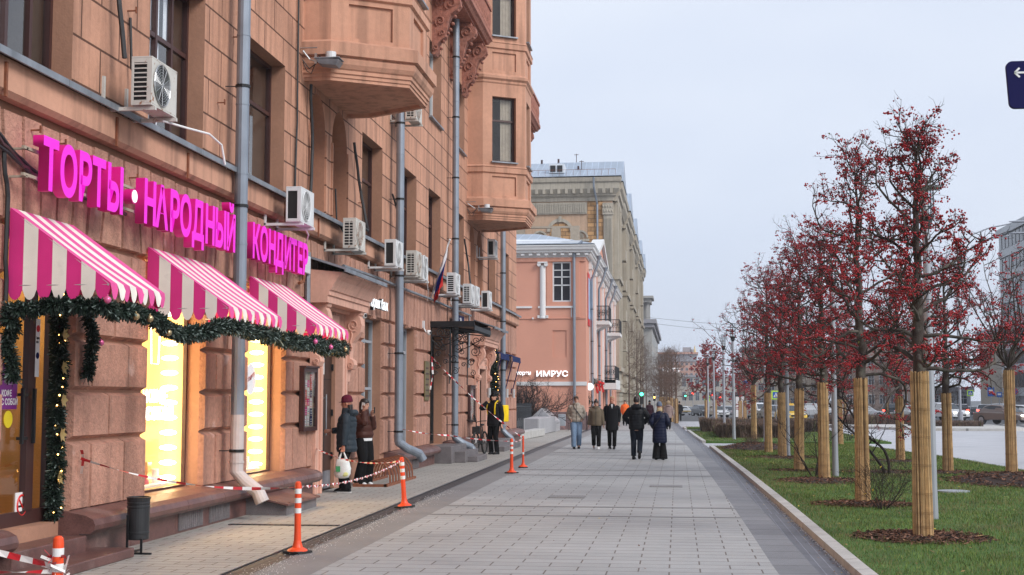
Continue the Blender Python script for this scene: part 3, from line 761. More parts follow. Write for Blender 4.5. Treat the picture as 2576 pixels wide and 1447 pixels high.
# awnings
S('awning_frame', (.5, .5, .5), rough=.4, metal=.5)
def awning(y0, y1, label, nf):
    t = thing('awning', label, 'awning', (WX, (y0 + y1) / 2, 3.45), 'pink and cream striped awnings of the pastry shop')
    cx, zt, zb, zv = 1.05, 3.50, 2.77, 2.64
    m = MB(F)
    def sag(u, v): return -.025 * math.sin(math.pi * u) * math.sin(math.pi * v)
    for i in range(nf):      # roof stripes
        a, b = y0 + (y1 - y0) * i / nf, y0 + (y1 - y0) * (i + 1) / nf; mi = i % 2
        K = 8
        for k in range(K):
            u0, u1 = k / K, (k + 1) / K
            m.add([(a, zt + (zb - zt) * u0 + sag(u0, i / nf), .03 + (cx - .03) * u0), (b, zt + (zb - zt) * u0 + sag(u0, (i + 1) / nf), .03 + (cx - .03) * u0),
                   (b, zt + (zb - zt) * u1 + sag(u1, (i + 1) / nf), .03 + (cx - .03) * u1), (a, zt + (zb - zt) * u1 + sag(u1, i / nf), .03 + (cx - .03) * u1)], [(0, 1, 2, 3)], mi)
        # scalloped valance
        n = 6; top = [(a + (b - a) * j / n, zb, cx) for j in range(n + 1)]
        bot = [(a + (b - a) * j / n, zv + .07 - .10 * math.sin(math.pi * j / n) ** .6, cx + .015 + .012 * math.sin(i * 2.1)) for j in range(n + 1)]
        for j in range(n): m.quad(top[j], top[j + 1], bot[j + 1], bot[j], mi)
    m.build('canopy_cloth', ['awning_pink', 'awning_white'], t, fix=False)
    for side, yy in ((-1, y0), (1, y1)):
        m = MB(F)
        ns = 7
        for i in range(ns):
            c0, c1 = .03 + (cx - .03) * i / ns, .03 + (cx - .03) * (i + 1) / ns
            n = 6
            for j in range(n):
                u0, u1 = c0 + (c1 - c0) * j / n, c0 + (c1 - c0) * (j + 1) / n
                t0, t1 = zt + (zb - zt) * (u0 - .03) / (cx - .03), zt + (zb - zt) * (u1 - .03) / (cx - .03)
                e0, e1 = zv + .07 - .10 * math.sin(math.pi * j / n) ** .6, zv + .07 - .10 * math.sin(math.pi * (j + 1) / n) ** .6
                w0, w1 = .012 * math.sin(u0 * 23) * side, .012 * math.sin(u1 * 23) * side
                m.quad((yy + w0 * .3, e0, u0), (yy + w1 * .3, e1, u1), (yy + w1 * .1, t1, u1), (yy + w0 * .1, t0, u0), 1 if i % 2 else 0)
        m.build('side_cloth', ['awning_deep', 'awning_white'], t, fix=False)
    fr = MB(F)
    for yy in (y0 + .012, y1 - .012):
        fr.tube([(yy, zt - .02, .03), (yy, zb - .01, cx - .02)], .012, 6); fr.tube([(yy, zb - .02, 0), (yy, zb - .02, cx - .02)], .012, 6)
    fr.tube([(y0, zb - .02, cx - .02), (y1, zb - .02, cx - .02)], .012, 6)
    fr.build('frame', ['awning_frame'], t)
awning(11.95, 13.3, 'nearest pink and cream striped awning above the glass shop door', 9)
awning(15.30, 17.42, 'middle pink and cream striped awning above the first lit shop window', 13)
awning(19.15, 21.05, 'farthest pink and cream striped awning just past the nearest downpipe', 11)

# garlands
GR = random.Random(11)
def garland(label, path, r, dens, parts, lights=.06, cat='garland', tips=.09, blen=.045):
    t = thing('fir_garland', label, cat, path[0])
    pts = [Vector(p) for p in path]
    m = MB(); core = MB(); core.tube(pts, [r * .45] * len(pts), 7)
    V, Fc, MI = [], [], []
    bulbs = MB()
    for a, b in zip(pts[:-1], pts[1:]):
        L_ = (b - a).length; T = (b - a).normalized()
        n = int(L_ * dens * 1.5)
        for _ in range(n):
            u = Vector((GR.gauss(0, 1), GR.gauss(0, 1), GR.gauss(0, 1))); u -= T * u.dot(T) * .6; u.normalize()
            base = a + T * (GR.random() * L_); rr = r * (.35 + .65 * GR.random() ** .6)
            tip = base + u * (rr + blen * GR.random()) + Vector((0, 0, -.03 * GR.random()))
            bs = base + u * rr * .45
            s = u.cross(Vector((GR.gauss(0, 1), GR.gauss(0, 1), GR.gauss(0, 1)))).normalized() * GR.uniform(.006, .011)
            k = len(m.v); m.v += [tuple(bs - s), tuple(bs + s), tuple(tip + s * .7), tuple(tip - s * .7)]; m.f.append((k, k + 1, k + 2, k + 3)); m.m.append(1 if GR.random() < tips else 0)
        for _ in range(int(L_ * lights * 1000 / 12)):
            u = Vector((GR.uniform(.1, 1), GR.uniform(-1, .3), GR.gauss(0, 1))).normalized()
            bulbs.ball(a + T * GR.random() * L_ + u * r * 1.05, GR.uniform(.006, .010), 6, 4)
    k = len(m.v); m.v += core.v; m.f += [tuple(i + k for i in f_) for f_ in core.f]; m.m += [0] * len(core.f)
    m.build('needles', ['fir', 'fir_tip'], t, fix=False)
    if bulbs.v: bulbs.build('fairy_lights', ['bulb_warm'], t)
    for (kind, p) in parts:
        o = MB()
        if kind[0] == 'b':
            o.ball(p, .036, 14, 9); o.tube([Vector(p) + Vector((0, 0, .034)), Vector(p) + Vector((0, 0, .05))], .008, 6)
            o.build('bauble', ['bauble_pink' if kind == 'bp' else 'bauble_gold'], t, smooth=True)
        else:
            for j in range(6):
                a_ = j * math.pi / 3; c0 = Vector(p)
                u = Vector((.25, math.cos(a_), math.sin(a_))) * .085; v_ = Vector((0, -math.sin(a_), math.cos(a_))) * .026
                o.add([c0, c0 + u * .5 + v_, c0 + u, c0 + u * .5 - v_], [(0, 1, 2, 3)])
            o.build('gold_flower', ['gold_leaf'], t)
    return t
def wob(pts, n=4, amp=.025):
    out = []
    for a, b in zip(pts[:-1], pts[1:]):
        a, b = Vector(a), Vector(b)
        for k in range(n):
            p = a.lerp(b, k / n); out.append(p + Vector((GR.gauss(0, amp), GR.gauss(0, amp), GR.gauss(0, amp))) * (1 if k else .3))
    out.append(Vector(pts[-1])); return out
C = lambda c, y, z: (WX + c, y, z)
garland('lit fir garland with baubles under the nearest striped awning over the shop door', wob([C(.05, 11.93, 2.52), C(.55, 11.93, 2.57), C(.98, 11.98, 2.55), C(1.0, 12.5, 2.53), C(1.0, 13.05, 2.53), C(.95, 13.6, 2.42), C(.85, 14.4, 2.40)], 4), .068, 1900,
        [('bp', C(1.05, 11.9, 2.60)), ('bg', C(1.08, 12.5, 2.48)), ('bg', C(1.08, 12.85, 2.48)), ('bg', C(1.02, 13.5, 2.37))])
garland('short fir garland hanging beside the left edge of the shop door', wob([C(.05, 11.98, 2.52), C(.05, 11.98, 2.3), C(.08, 12.0, 2.0), C(.10, 12.0, 1.86)], 3), .06, 1700, [])
garland('short fir garland with a pink bauble hanging on the stone pier beside the shop door', wob([C(.10, 13.55, 2.60), C(.12, 13.62, 2.35), C(.09, 13.66, 2.1), C(.08, 13.6, 1.90)], 3, .015), .055, 1500, [('bp', C(.13, 13.82, 2.28))])
garland('long fir garland with gold flowers and fairy lights right of the glass shop door', wob([C(-.16, 13.36, 2.85), C(-.14, 13.38, 2.4), C(-.13, 13.36, 1.9), C(-.14, 13.38, 1.3), C(-.13, 13.36, .8), C(-.12, 13.36, .45)], 5, .012), .085, 2200,
        [('f', C(-.05, 13.32, 2.34)), ('f', C(-.04, 13.3, 2.0)), ('f', C(-.04, 13.31, 1.66)), ('f', C(-.04, 13.3, 1.3)), ('f', C(-.05, 13.3, .86))], lights=.22)
garland('thick frosted fir garland under the middle striped awning', wob([C(.85, 14.4, 2.40), C(.96, 15.2, 2.53), C(1.0, 15.4, 2.56), C(1.0, 16.3, 2.53), C(1.0, 17.3, 2.53)], 6), .085, 2600, [], lights=.0, tips=.2)
garland('thick frosted fir garland with pink baubles under the farthest striped awning', wob([C(1.0, 17.5, 2.50), C(.98, 18.4, 2.48), C(1.0, 19.2, 2.50), C(1.02, 20.0, 2.49), C(1.02, 21.0, 2.49), C(.6, 21.1, 2.5)], 6), .095, 2600, [('bp', C(1.12, 18.9, 2.5)), ('bp', C(1.14, 19.7, 2.45)), ('bg', C(1.14, 20.6, 2.45))], lights=.0, tips=.2)

# lettering above the shop
sg = thing('pink_shop_lettering', 'big magenta block letters spelling a cake shop name above the striped awnings', 'sign', C(.28, 16.6, 3.95))
def letters(word, ystart, yend, z0, size):
    cu = bpy.data.curves.new('m', 'FONT'); cu.body = word; cu.size = size
    widths = []
    for ch in word:
        cu.body = ch; t = bpy.data.objects.new('tmp', cu); COL.objects.link(t); bpy.context.view_layer.update(); widths.append(t.dimensions.x); bpy.data.objects.remove(t)
    bpy.data.curves.remove(cu)
    gap = .05 * size / .7
    sx = (yend - ystart - gap * .9 * (len(word) - 1)) / (sum(widths) + .03 * len(word))
    y = ystart
    for ch, wd in zip(word, widths):
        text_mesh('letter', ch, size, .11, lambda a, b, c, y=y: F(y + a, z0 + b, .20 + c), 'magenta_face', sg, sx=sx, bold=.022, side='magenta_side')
        y += (wd + .03) * sx + gap * .9
LS = .66
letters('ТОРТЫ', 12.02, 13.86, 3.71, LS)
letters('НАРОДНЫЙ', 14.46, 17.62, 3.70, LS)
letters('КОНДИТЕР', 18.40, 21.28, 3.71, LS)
o = MB(F); disc(o, 14.13, 3.93, .24, .085, 0, th=.10); o.build('round_dot', ['magenta_side'], sg)
o = MB(F); disc(o, 14.13, 3.93, .342, .07, 0, th=.006); o.build('dot_face', ['white_face'], sg)
o = MB(F)
for a, b in [(11.9, 13.9), (14.0, 17.7), (18.3, 21.35)]:
    for z in (3.80, 4.06): o.box(a, b, z, z + .03, .15, .18)
    k = a + .05
    while k < b: o.box(k, k + .03, 3.79, 3.81, .0, .18); o.box(k, k + .03, 4.06, 4.08, .0, .18); k += 1.0
o.build('mounting_rail', ['curtain_beige'], sg)

# bank sign, house number plate, brass plate
t = thing('bank_sign', 'black sign with white raised bank lettering and red mark right of the first portal', 'sign', C(.1, 27.2, 3.66))
o = MB(F); o.box(26.15, 26.5, 3.53, 3.80, .02, .12); o.build('sign_block', ['black'], t, bevel=.02)
o = MB(F); o.box(26.30, 26.42, 3.68, 3.80, .121, .126); o.box(26.30, 26.42, 3.53, 3.64, .121, .126); o.build('red_mark', ['red'], t)
text_mesh('lettering', 'Норвик', .29, .08, lambda a, b, c: F(26.42 + a, 3.56 + b, .08 + c), 'sign_glow', t, sx=.93, bold=.010, side='black')
text_mesh('lettering', 'банк', .29, .08, lambda a, b, c: F(27.50 + a, 3.56 + b, .08 + c), 'sign_glow', t, sx=.98, bold=.010, side='black')
t = thing('house_number_plate', 'dark blue house number plate reading 28 above the iron canopy', 'sign', C(.1, 37.6, 4.0))
o = MB(F); o.box(36.8, 38.6, 3.74, 4.06, .12, .15); o.build('plate', ['blue_sign'], t, bevel=.01)
text_mesh('lettering', '28', .26, .006, lambda a, b, c: F(37.75 + a, 3.81 + b, .153 + c), 'sign_white', t, sx=1.1, bold=.004)
text_mesh('lettering', 'корп', .11, .006, lambda a, b, c: F(38.2 + a, 3.81 + b, .153 + c), 'sign_white', t, sx=1.0)
t = thing('shop_nameplate', 'small grey raised letters above the second portal', 'sign', C(.1, 46.3, 3.9))
text_mesh('lettering', 'NOCTIE', .30, .05, lambda a, b, c: F(45.6 + a, 3.9 + b, .02 + c), 'frame_brown', t, sx=1.0, bold=.006, side='frame_brown')
t = thing('brass_plate', 'tall tarnished brass plate with engraved lines on the pier by the canopy', 'sign', C(.03, 33.3, 2.1))
o = MB(F); o.box(33.15, 33.75, 1.62, 2.62, .005, .03); o.build('plate', ['brass'], t, bevel=.004)
o = MB(F)
for k in range(6): o.box(33.22 + .03 * (k % 2), 33.68 - .05 * (k % 3), 1.72 + k * .14, 1.76 + k * .14, .03, .034)
o.build('engraving', ['frame_brown'], t)

# notice boards
def board(y0, y1, z0, z1, label):
    t = thing('notice_board', label, 'notice board', C(.03, (y0 + y1) / 2, z0), 'framed notice boards on the building')
    o = MB(F); fw = .07
    o.box(y0, y0 + fw, z0, z1, .01, .09); o.box(y1 - fw, y1, z0, z1, .01, .09); o.box(y0 + fw, y1 - fw, z0, z0 + fw, .01, .088); o.box(y0 + fw, y1 - fw, z1 - fw, z1, .01, .088); o.box(y0, y1, z1, z1 + .03, .0, .12)
    o.build('frame', ['frame_brown'], t)
    o = MB(F); o.box(y0 + fw, y1 - fw, z0 + fw, z1 - fw, .01, .03); o.build('backing', ['curtain_beige'], t)
    ps = [MB(F) for _ in range(4)]; q = random.Random(int(y0))
    yy = y0 + .09
    while yy < y1 - .2:
        zz = z0 + .09
        while zz < z1 - .16:
            w_, h_ = q.uniform(.10, .15), q.uniform(.10, .19)
            if zz + h_ < z1 - .07: 
                k = q.choice([0, 0, 0, 1, 2, 3]); ps[k].box(yy, yy + w_, zz, zz + h_, .03, .036)
                for j in range(3): ps[1 + (k + j) % 3 if k == 0 else 0].box(yy + .015, yy + w_ - .02, zz + .02 + j * h_ / 4, zz + .03 + j * h_ / 4, .036, .0375)
            zz += h_ + .012
        yy += .16
    for k, mt in enumerate(['paper', 'red', 'blue_sign', 'awning_deep']):
        if ps[k].v: ps[k].build('pinned_papers', [mt], t)
    o = MB(F); o.quad((y0 + fw, z0 + fw, .075), (y1 - fw, z0 + fw, .075), (y1 - fw, z1 - fw, .075), (y0 + fw, z1 - fw, .075)); o.build('glass_front', ['glass'], t)
board(21.95, 22.82, 1.12, 2.2, 'dark red framed notice board full of papers between the lit window and the brown door')
board(40.2, 41.25, .95, 2.05, 'dark red framed notice board behind the courier near the second portal')

# ================================================================ air conditioners
def ac(y, z, label, style, zshift=0, cb=.36, cf=.60, wd=.75, pipe=False):
    t = thing('air_conditioner', label, 'air conditioner', C(cb, y, z), 'outdoor air conditioner units on the facade')
    h = .55; y1 = y + wd
    mt = 'rusty_white' if style in ('rust', 'slots') else 'ac_white'
    o = MB(F)
    # casing as a shell with an open-looking near side
    o.box(y, y1, z, z + .02, cb, cf); o.box(y, y1, z + h - .02, z + h, cb, cf); o.box(y1 - .015, y1, z + .02, z + h - .02, cb, cf)
    o.box(y, y1, z + .02, z + h - .02, cf - .012, cf)
    for (c0, c1) in ((cb, cb + .03), (cf - .06, cf - .012)): o.box(y, y + .012, z + .02, z + h - .02, c0, c1)
    n = 9 if style != 'open' else 0
    for k in range(n):
        zz = z + .04 + k * (h - .08) / n
        o.box(y, y + .008, zz, zz + .016, cb + .03, cf - .06)
    if style in ('rust', 'grid'):
        cm = (cb + cf) / 2 - .01; o.box(y - .001, y + .009, z + .02, z + h - .02, cm, cm + .012)
    o.box(y, y + .012, z + .02, z + .05, cb + .03, cf - .06); o.box(y, y + .012, z + h - .07, z + h - .02, cb + .03, cf - .06)
    o.build('casing', [mt], t, bevel=.004)
    k = MB(F); k.box(y + .02, y1 - .02, z + .025, z + h - .025, cb + .01, cf - .02); k.build('coil', ['black'], t)
    fy = y + .05 + .23; fz = z + h / 2
    g = MB(F); disc(g, fy, fz, cf + .001, .225, th=.004); g.build('fan_opening', ['rust' if style == 'rust' else 'black'], t)
    g = MB(F)
    for r in [.03, .06, .09, .12, .15, .18, .21, .232]:
        g.tube([(fy + r * math.cos(a * math.pi / 14), fz + r * math.sin(a * math.pi / 14), cf + .012) for a in range(29)], .0035 if r < .22 else .008, 4, cap=False)
    for a in range(12): g.tube([(fy, fz, cf + .014), (fy + .23 * math.cos(a * math.pi / 6), fz + .23 * math.sin(a * math.pi / 6), cf + .014)], .0035, 4)
    g.build('fan_grille', [mt if style != 'slots' else 'steel'], t)
    for yy in (y + .04, y1 - .09):
        b = MB(F); b.box(yy, yy + .04, z - .05, z - .01, 0, cf + .03); b.box(yy, yy + .04, z - .04, z + .35, .0, .03); b.build('wall_bracket', [mt], t)
    if pipe:
        p = MB(F); p.tube([(y1 - .15, z + .25, cb), (y1 - .1, z + .32, cb - .12), (y1 - .05, z + .6, .06), (y1 - .05, z + 1.2, .03)], .018, 6); p.build('coolant_hose', ['cable'], t)
    return t
u1 = ac(13.92, 4.92, 'nearest white air conditioner with rust stains and horizontal side slots, above the magenta letters', 'slots', pipe=True)
o = MB(F); o.tube([(14.5, 4.86, .5), (14.9, 4.86, .62), (15.35, 4.87, .75), (15.6, 4.78, .82), (15.68, 4.55, .84)], .013, 7); o.build('drain_hose', ['sign_white'], u1)
u2 = ac(19.85, 4.40, 'white air conditioner with an open dark side right of the nearest downpipe', 'open')
o = MB(F); o.tube([(20.5, 4.36, .5), (21.0, 4.33, .4), (21.5, 4.18, .2), (21.8, 3.9, .08)], .013, 7); o.build('drain_hose', ['sign_white'], u2)
ac(23.4, 4.39, 'rusty air conditioner with an orange brown fan above the first portal', 'rust', pipe=True)
ac(26.86, 4.41, 'white air conditioner with an open side touching the second downpipe', 'open')
u5 = ac(29.05, 4.42, 'rust speckled air conditioner right after the second downpipe, nearer of a pair', 'rust', wd=.6)
o = MB(F); o.tube([(29.5, 4.9, .7), (30.2, 4.5, .6), (31.0, 4.2, .5), (32.0, 4.05, .3)], .012, 6); o.build('drain_hose', ['sign_white'], u5)
ac(29.85, 4.40, 'plain white air conditioner right after the second downpipe, farther of a pair', 'grid', wd=.6)
ac(34.35, 4.42, 'white air conditioner with a finely slotted side just before the third downpipe', 'slots2')
ac(37.0, 4.35, 'white gridded air conditioner just past the third downpipe, nearer of a pair', 'grid', wd=.6)
ac(37.95, 4.37, 'white air conditioner just past the third downpipe, farther of a pair', 'slots2', wd=.7)
ac(40.6, 4.44, 'small open sided air conditioner under the far oriel', 'open', wd=.65)
ac(41.9, 6.20, 'high air conditioner on a rusty bracket right under the far oriel', 'open', wd=.65)
ac(28.9, 7.92, 'air conditioner on a rusty bracket peeping from behind the near oriel', 'rust', wd=.7)

# ================================================================ floodlights on the oriels
def floodlight(y, z, c, label):
    t = thing('floodlight', label, 'floodlight', C(c - .3, y, z), 'floodlights on the oriels')
    S_ = MB(F)
    S_.tube([(y, z + .25, .0), (y, z + .25, .3)], .012, 6); S_.tube([(y, z + .2, .05), (y + .02, z + .05, c - .35), (y, z + .0, c - .22)], .016, 6)
    S_.box(y - .13, y - .11, z - .06, z + .12, c - .23, c - .19); S_.build('arm', ['steel'], t)
    L_ = MB(F)
    L_.loft([[(y - .13, z - .06, c - .16), (y + .13, z - .06, c - .16), (y + .13, z - .10, c + .14), (y - .13, z - .10, c + .14)],
             [(y - .16, z + .03, c - .22), (y + .16, z + .03, c - .22), (y + .16, z + .00, c + .20), (y - .16, z + .00, c + .20)]])
    L_.box(y - .17, y + .17, z + .022, z + .04, c - .23, c + .21); L_.build('lamp_head', ['zinc'], t, bevel=.006)
    k = MB(F); k.loft([[(y + .09 * math.cos(a * math.pi / 7), z + zz, c + .02 + .09 * math.sin(a * math.pi / 7)) for a in range(14)] for zz in (.04, .16)]); k.build('ballast_housing', ['frame_white'], t)
    w_ = MB(F); w_.tube([(y, z + .05, .04), (y + .05, z - .1, .15), (y, z - .02, .3), (y - .03, z + .1, .36)], .01, 5); w_.tube([(y + .03, z + .02, .04), (y, z - .15, .12), (y, z - .2, .2), (y, z, .28)], .008, 5); w_.build('cable', ['cable'], t)
floodlight(21.75, 7.40, .52, 'grey floodlight on the near oriel left corner')
floodlight(39.8, 7.40, .62, 'grey floodlight on the far oriel left corner')

# ================================================================ flag, wrought iron canopy, blue awnings, cables
t = thing('flag', 'white blue and red tricolour flag hanging on a slanted staff', 'flag', C(0, 33.9, 4.2))
o = MB(); o.tube([C(.0, 33.9, 4.2), C(.56, 33.6, 5.72)], .018, 8); o.ball(C(.565, 33.6, 5.74), .03); o.build('staff', ['frame_white'], t)
o = MB()
a_, b_ = Vector(C(.06, 33.87, 4.4)), Vector(C(.55, 33.6, 5.7))
K, J = 14, 9
for i in range(K):
    for j in range(J):
        def P(i, j):
            u, v = i / K, j / J
            base = a_.lerp(b_, .12 + .86 * u)
            drop = v * (1.0 - .15 * u)
            return base + Vector((-.16 * v * u + .03 * math.sin(u * 9 + v * 4) * v, .08 * math.sin(v * 8 + u * 5), -drop * (.45 + .85 * u)))
        o.quad(P(i, j), P(i + 1, j), P(i + 1, j + 1), P(i, j + 1), min(2, int(j / J * 3)))
o.build('cloth', ['flag_white', 'flag_blue', 'flag_red'], t, smooth=True, fix=False)

t = thing('wrought_iron_canopy', 'black wrought iron door canopy with scrollwork brackets around the third downpipe', 'canopy', C(0, 35.4, 3.5))
o = MB(F)
o.quad((33.95, 3.66, .02), (37.0, 3.66, .02), (37.0, 3.55, 1.16), (33.95, 3.55, 1.16)); o.box(33.95, 37.0, 3.44, 3.56, 1.14, 1.17)
o.box(33.95, 33.99, 3.52, 3.67, .0, 1.16); o.box(36.96, 37.0, 3.50, 3.66, .0, 1.16); o.box(33.95, 37.0, 3.60, 3.66, .0, .03)
for k in range(30): o.box(33.97 + k * .1, 33.99 + k * .1, 3.38, 3.46, 1.145, 1.165)
o.build('roof_sheet', ['black_metal'], t)
def scroll(mb, y, cc, zz, r, a0, turns, dirn=1, th=.011):
    pts = []
    n = int(turns * 16)
    for k in range(n + 1):
        f_ = 1 - .82 * k / n; a_ = a0 + dirn * turns * 2 * math.pi * k / n
        pts.append((y, zz + r * f_ * math.sin(a_), cc + r * f_ * math.cos(a_)))
    mb.tube(pts, th, 4)
for y in (34.0, 36.95):
    o = MB(F)
    for a, b in [((y, 3.52, .03), (y, 2.2, .03)), ((y, 3.52, .03), (y, 3.40, 1.14)), ((y, 3.5, .52), (y, 2.05, .50)), ((y, 3.3, .04), (y, 3.24, .52))]: o.tube([a, b], .016, 5)
    for (cc, zz, r, a0, tn, dn) in [(.26, 3.38, .12, 0, 1.6, 1), (.20, 3.05, .14, 2, 1.7, -1), (.74, 3.28, .13, 3.1, 1.7, 1), (.72, 2.98, .15, 1.5, 1.7, -1), (.93, 3.32, .08, 0, 1.5, 1), (.62, 2.68, .11, .5, 1.6, 1), (.17, 2.55, .11, 0, 1.6, -1), (.2, 2.82, .08, 0, 1.4, 1), (.36, 2.98, .09, 1, 1.5, 1), (.66, 2.38, .09, 2, 1.5, -1), (.40, 2.62, .07, 0, 1.4, 1), (.12, 2.32, .07, 0, 1.4, 1), (.44, 3.36, .07, 1, 1.4, -1)]:
        scroll(o, y, cc, zz, r, a0, tn, dn)
    for cc, zz in [(.5, 3.2), (.3, 3.2), (.85, 3.1), (.5, 2.8), (.1, 2.7)]: o.ball((y, zz, cc), .032, 6, 4)
    o.tube([(y, 3.2, .03), (y, 3.0, .25), (y, 3.12, .55), (y, 3.35, .95)], .012, 4)
    o.build('scroll_bracket', ['black_metal'], t)
for k, (a, b) in enumerate([(45.3, 47.5), (48.6, 51.0)]):
    t = thing('blue_awning', ['small dark blue awning frame left of the last downpipe', 'small dark blue awning frame right of the last downpipe'][k], 'awning', C(0, (a + b) / 2, 3.2), 'folded blue awnings at the corner')
    S('navy_cloth', (.008, .018, .085), rough=.8, spec=.2); o = MB(F); run(o, [(0, 3.34), (.35, 3.22), (.37, 3.02), (.34, 3.02), (.33, 3.2), (0, 3.3)], a, b); o.build('cloth', ['navy_cloth'], t)
    for y in (a + .1, b - .1):
        o = MB(F); o.tube([(y, 3.05, .34), (y, 1.95, .05)], .02, 6); o.box(y - .03, y + .03, 1.85, 2.05, .0, .08); o.build('arm', ['blue_sign'], t)
garland('dark fir garland with red lights round the door under the blue awning', wob([C(.05, 45.3, 3.35), C(.12, 45.2, 2.6), C(.12, 45.2, 1.9), C(.12, 45.3, 1.3)], 3, .02), .17, 900, [], lights=.12, tips=.05, blen=.1)
S('sconce', (.5, .5, .5), rough=.4, metal=.4)
for k, y in enumerate((43.95, 47.2, 48.6, 50.6)):
    t = thing('wall_sconce', ['cylindrical grey wall lamp left of the red lit garland', 'cylindrical grey wall lamp right of the red lit garland', 'cylindrical grey wall lamp just left of the last downpipe', 'cylindrical grey wall lamp right of the last downpipe'][k], 'wall lamp', C(.05, y, 1.75), 'cylindrical wall lamps at the corner')
    o = MB(F); o.box(y - .02, y + .02, 1.83, 1.87, 0, .1); o.build('bracket', ['sconce'], t)
    o = MB(F); o.loft([[(y + .06 * math.cos(a * math.pi / 6), z, .13 + .06 * math.sin(a * math.pi / 6)) for a in range(12)] for z in (1.7, 2.02)]); o.build('shade', ['sconce'], t)
def camera_dome(y, z, label):
    t = thing('security_camera', label, 'security camera', C(.05, y, z), 'small security cameras')
    o = MB(F); o.box(y - .05, y + .05, z + .12, z + .3, 0, .05); o.tube([(y, z + .12, .03), (y, z, .1)], .02, 6); o.build('mount', ['frame_white'], t)
    o = MB(F); o.ball((y, z, .16), .07, 10, 7); o.build('dome', ['sign_white'], t, smooth=True)
    o = MB(F); o.ball((y - .03, z, .205), .035, 8, 5); o.build('lens', ['black'], t)
camera_dome(25.9, 3.32, 'white dome camera beside the first portal console')
camera_dome(32.9, 3.32, 'white dome camera with a black lens above the brass plate')
# facade cables
def cable(label, pts, r, mt='cable', name='cable', cat='cable'):
    o = MB(F); q = []
    for a, b in zip(pts[:-1], pts[1:]):
        for k in range(5): 
            p = Vector(a).lerp(Vector(b), k / 5); q.append(p + Vector((GR.gauss(0, .012), GR.gauss(0, .012), 0)))
    q.append(Vector(pts[-1])); o.tube(q, r, 6); c = o.build(name, [mt]); tag(c, label, cat, 'cables on the facade'); return c
cable('thick black cable bundle running down past the nearest air conditioner', [(14.0, 9.2, .05), (14.05, 7, .05), (14.1, 5.5, .2)], .028)
for k in range(3): cable(['upper strand of the cable bundle left of the magenta letters', 'middle strand of the cable bundle left of the magenta letters', 'lowest strand of the cable bundle left of the magenta letters'][k], [(10.9, 4.12 - .05 * k, .05), (11.6, 4.15 - .04 * k, .07), (12.1, 3.98 - .03 * k, .06), (12.6, 3.84 - .02 * k, .04), (14.2, 3.86, .04), (14.6, 3.8, .04)], .018 + .006 * (k == 1), mt='cable' if k != 1 else 'frame_brown')
cable('black cable dropping beside the near edge of the first awning', [(11.75, 4.1, .05), (11.85, 3.6, .05), (11.9, 2.6, .04)], .022)
cable('black cable hanging down the first arched niche', [(22.1, 7.1, .10), (22.3, 6, .08), (22.2, 4.7, .08)], .028)
cable('slack black cable hanging below the near oriel right corner', [(25.3, 6.7, .08), (25.7, 5.8, .12), (25.6, 5.0, .3), (24.0, 4.95, .35)], .028)
cable('thin cable running up beside the near oriel', [(21.5, 10, .03), (21.5, 7.2, .04), (21.45, 5.0, .03)], .018)
cable('black cable beside the second downpipe', [(28.7, 6.2, .12), (29.3, 5.6, .2), (29.0, 5.0, .3)], .022)
cable('black cable beside the third downpipe under the far oriel', [(38.9, 6.4, .1), (39.3, 5.8, .14), (39.0, 4.8, .3)], .028)
cable('grey pipe strip under the air conditioners', [(24.55, 4.20, .08), (40.3, 4.20, .08)], .035, 'zinc', 'conduit', 'conduit')
cable('vertical conduit right of the canopy', [(40.0, 4.2, .08), (39.9, 2.6, .08)], .03, 'zinc', 'conduit', 'conduit')
cable('vertical metal conduit left of the first portal', [(22.2, 4.2, .06), (22.2, 3.0, .06)], .05, 'zinc', 'conduit', 'conduit')
cable('grey electrical cable under the second air conditioner', [(21.2, 3.85, .05), (21.7, 3.75, .06), (22.0, 3.9, .06)], .014)
t = thing('junction_box', 'grey electrical box under the air conditioners left of the first portal', 'junction box', C(.05, 21.9, 3.8))
o = MB(F); o.box(21.7, 22.15, 3.80, 4.10, .02, .12); o.build('box', ['frame_white'], t, bevel=.01); o = MB(F); o.tube([(21.9, 3.8, .08), (21.85, 3.65, .08), (21.6, 3.6, .08)], .03, 6); o.build('elbow', ['rust'], t)
# ================================================================ ground: pavement, drains, kerb, lawns, plaza, road
def kx(Y):      # outer edge of the kerb, it bends slightly
    P = [(-10, 2.35), (13, 1.78), (20, 1.70), (30, 1.53), (46, 1.20), (60, .86), (90, .30), (400, -3.5)]
    for (a, x0), (b, x1) in zip(P[:-1], P[1:]):
        if Y <= b: return x0 + (x1 - x0) * (Y - a) / (b - a)
    return P[-1][1]
def dxl(Y): return -4.36 - .0135 * (Y - 12.6)     # left edge of the drain channel
def ys_(a, b, st=4.0):
    n = max(1, int(math.ceil((b - a) / st))); return [a + (b - a) * i / n for i in range(n + 1)]
def sheet(name, xl, xr, ya, yb, z, mt, st=4.0, thick=0.0):
    """ground strip between two edge functions, following the slope of the street"""
    m = MB(); Y = ys_(ya, yb, st)
    fl = xl if callable(xl) else (lambda y: xl); fr = xr if callable(xr) else (lambda y: xr)
    for a, b in zip(Y[:-1], Y[1:]):
        m.quad((fl(a), a, gz(a) + z), (fr(a), a, gz(a) + z), (fr(b), b, gz(b) + z), (fl(b), b, gz(b) + z))
        if thick:
            m.quad((fl(a), a, gz(a) + z), (fl(b), b, gz(b) + z), (fl(b), b, gz(b) + z - thick), (fl(a), a, gz(a) + z - thick))
            m.quad((fr(a), a, gz(a) + z), (fr(b), b, gz(b) + z), (fr(b), b, gz(b) + z - thick), (fr(a), a, gz(a) + z - thick))
    if thick:
        for y in (ya, yb): m.quad((fl(y), y, gz(y) + z), (fr(y), y, gz(y) + z), (fr(y), y, gz(y) + z - thick), (fl(y), y, gz(y) + z - thick))
    return struct(m.build(name, [mt], None, fix=False))
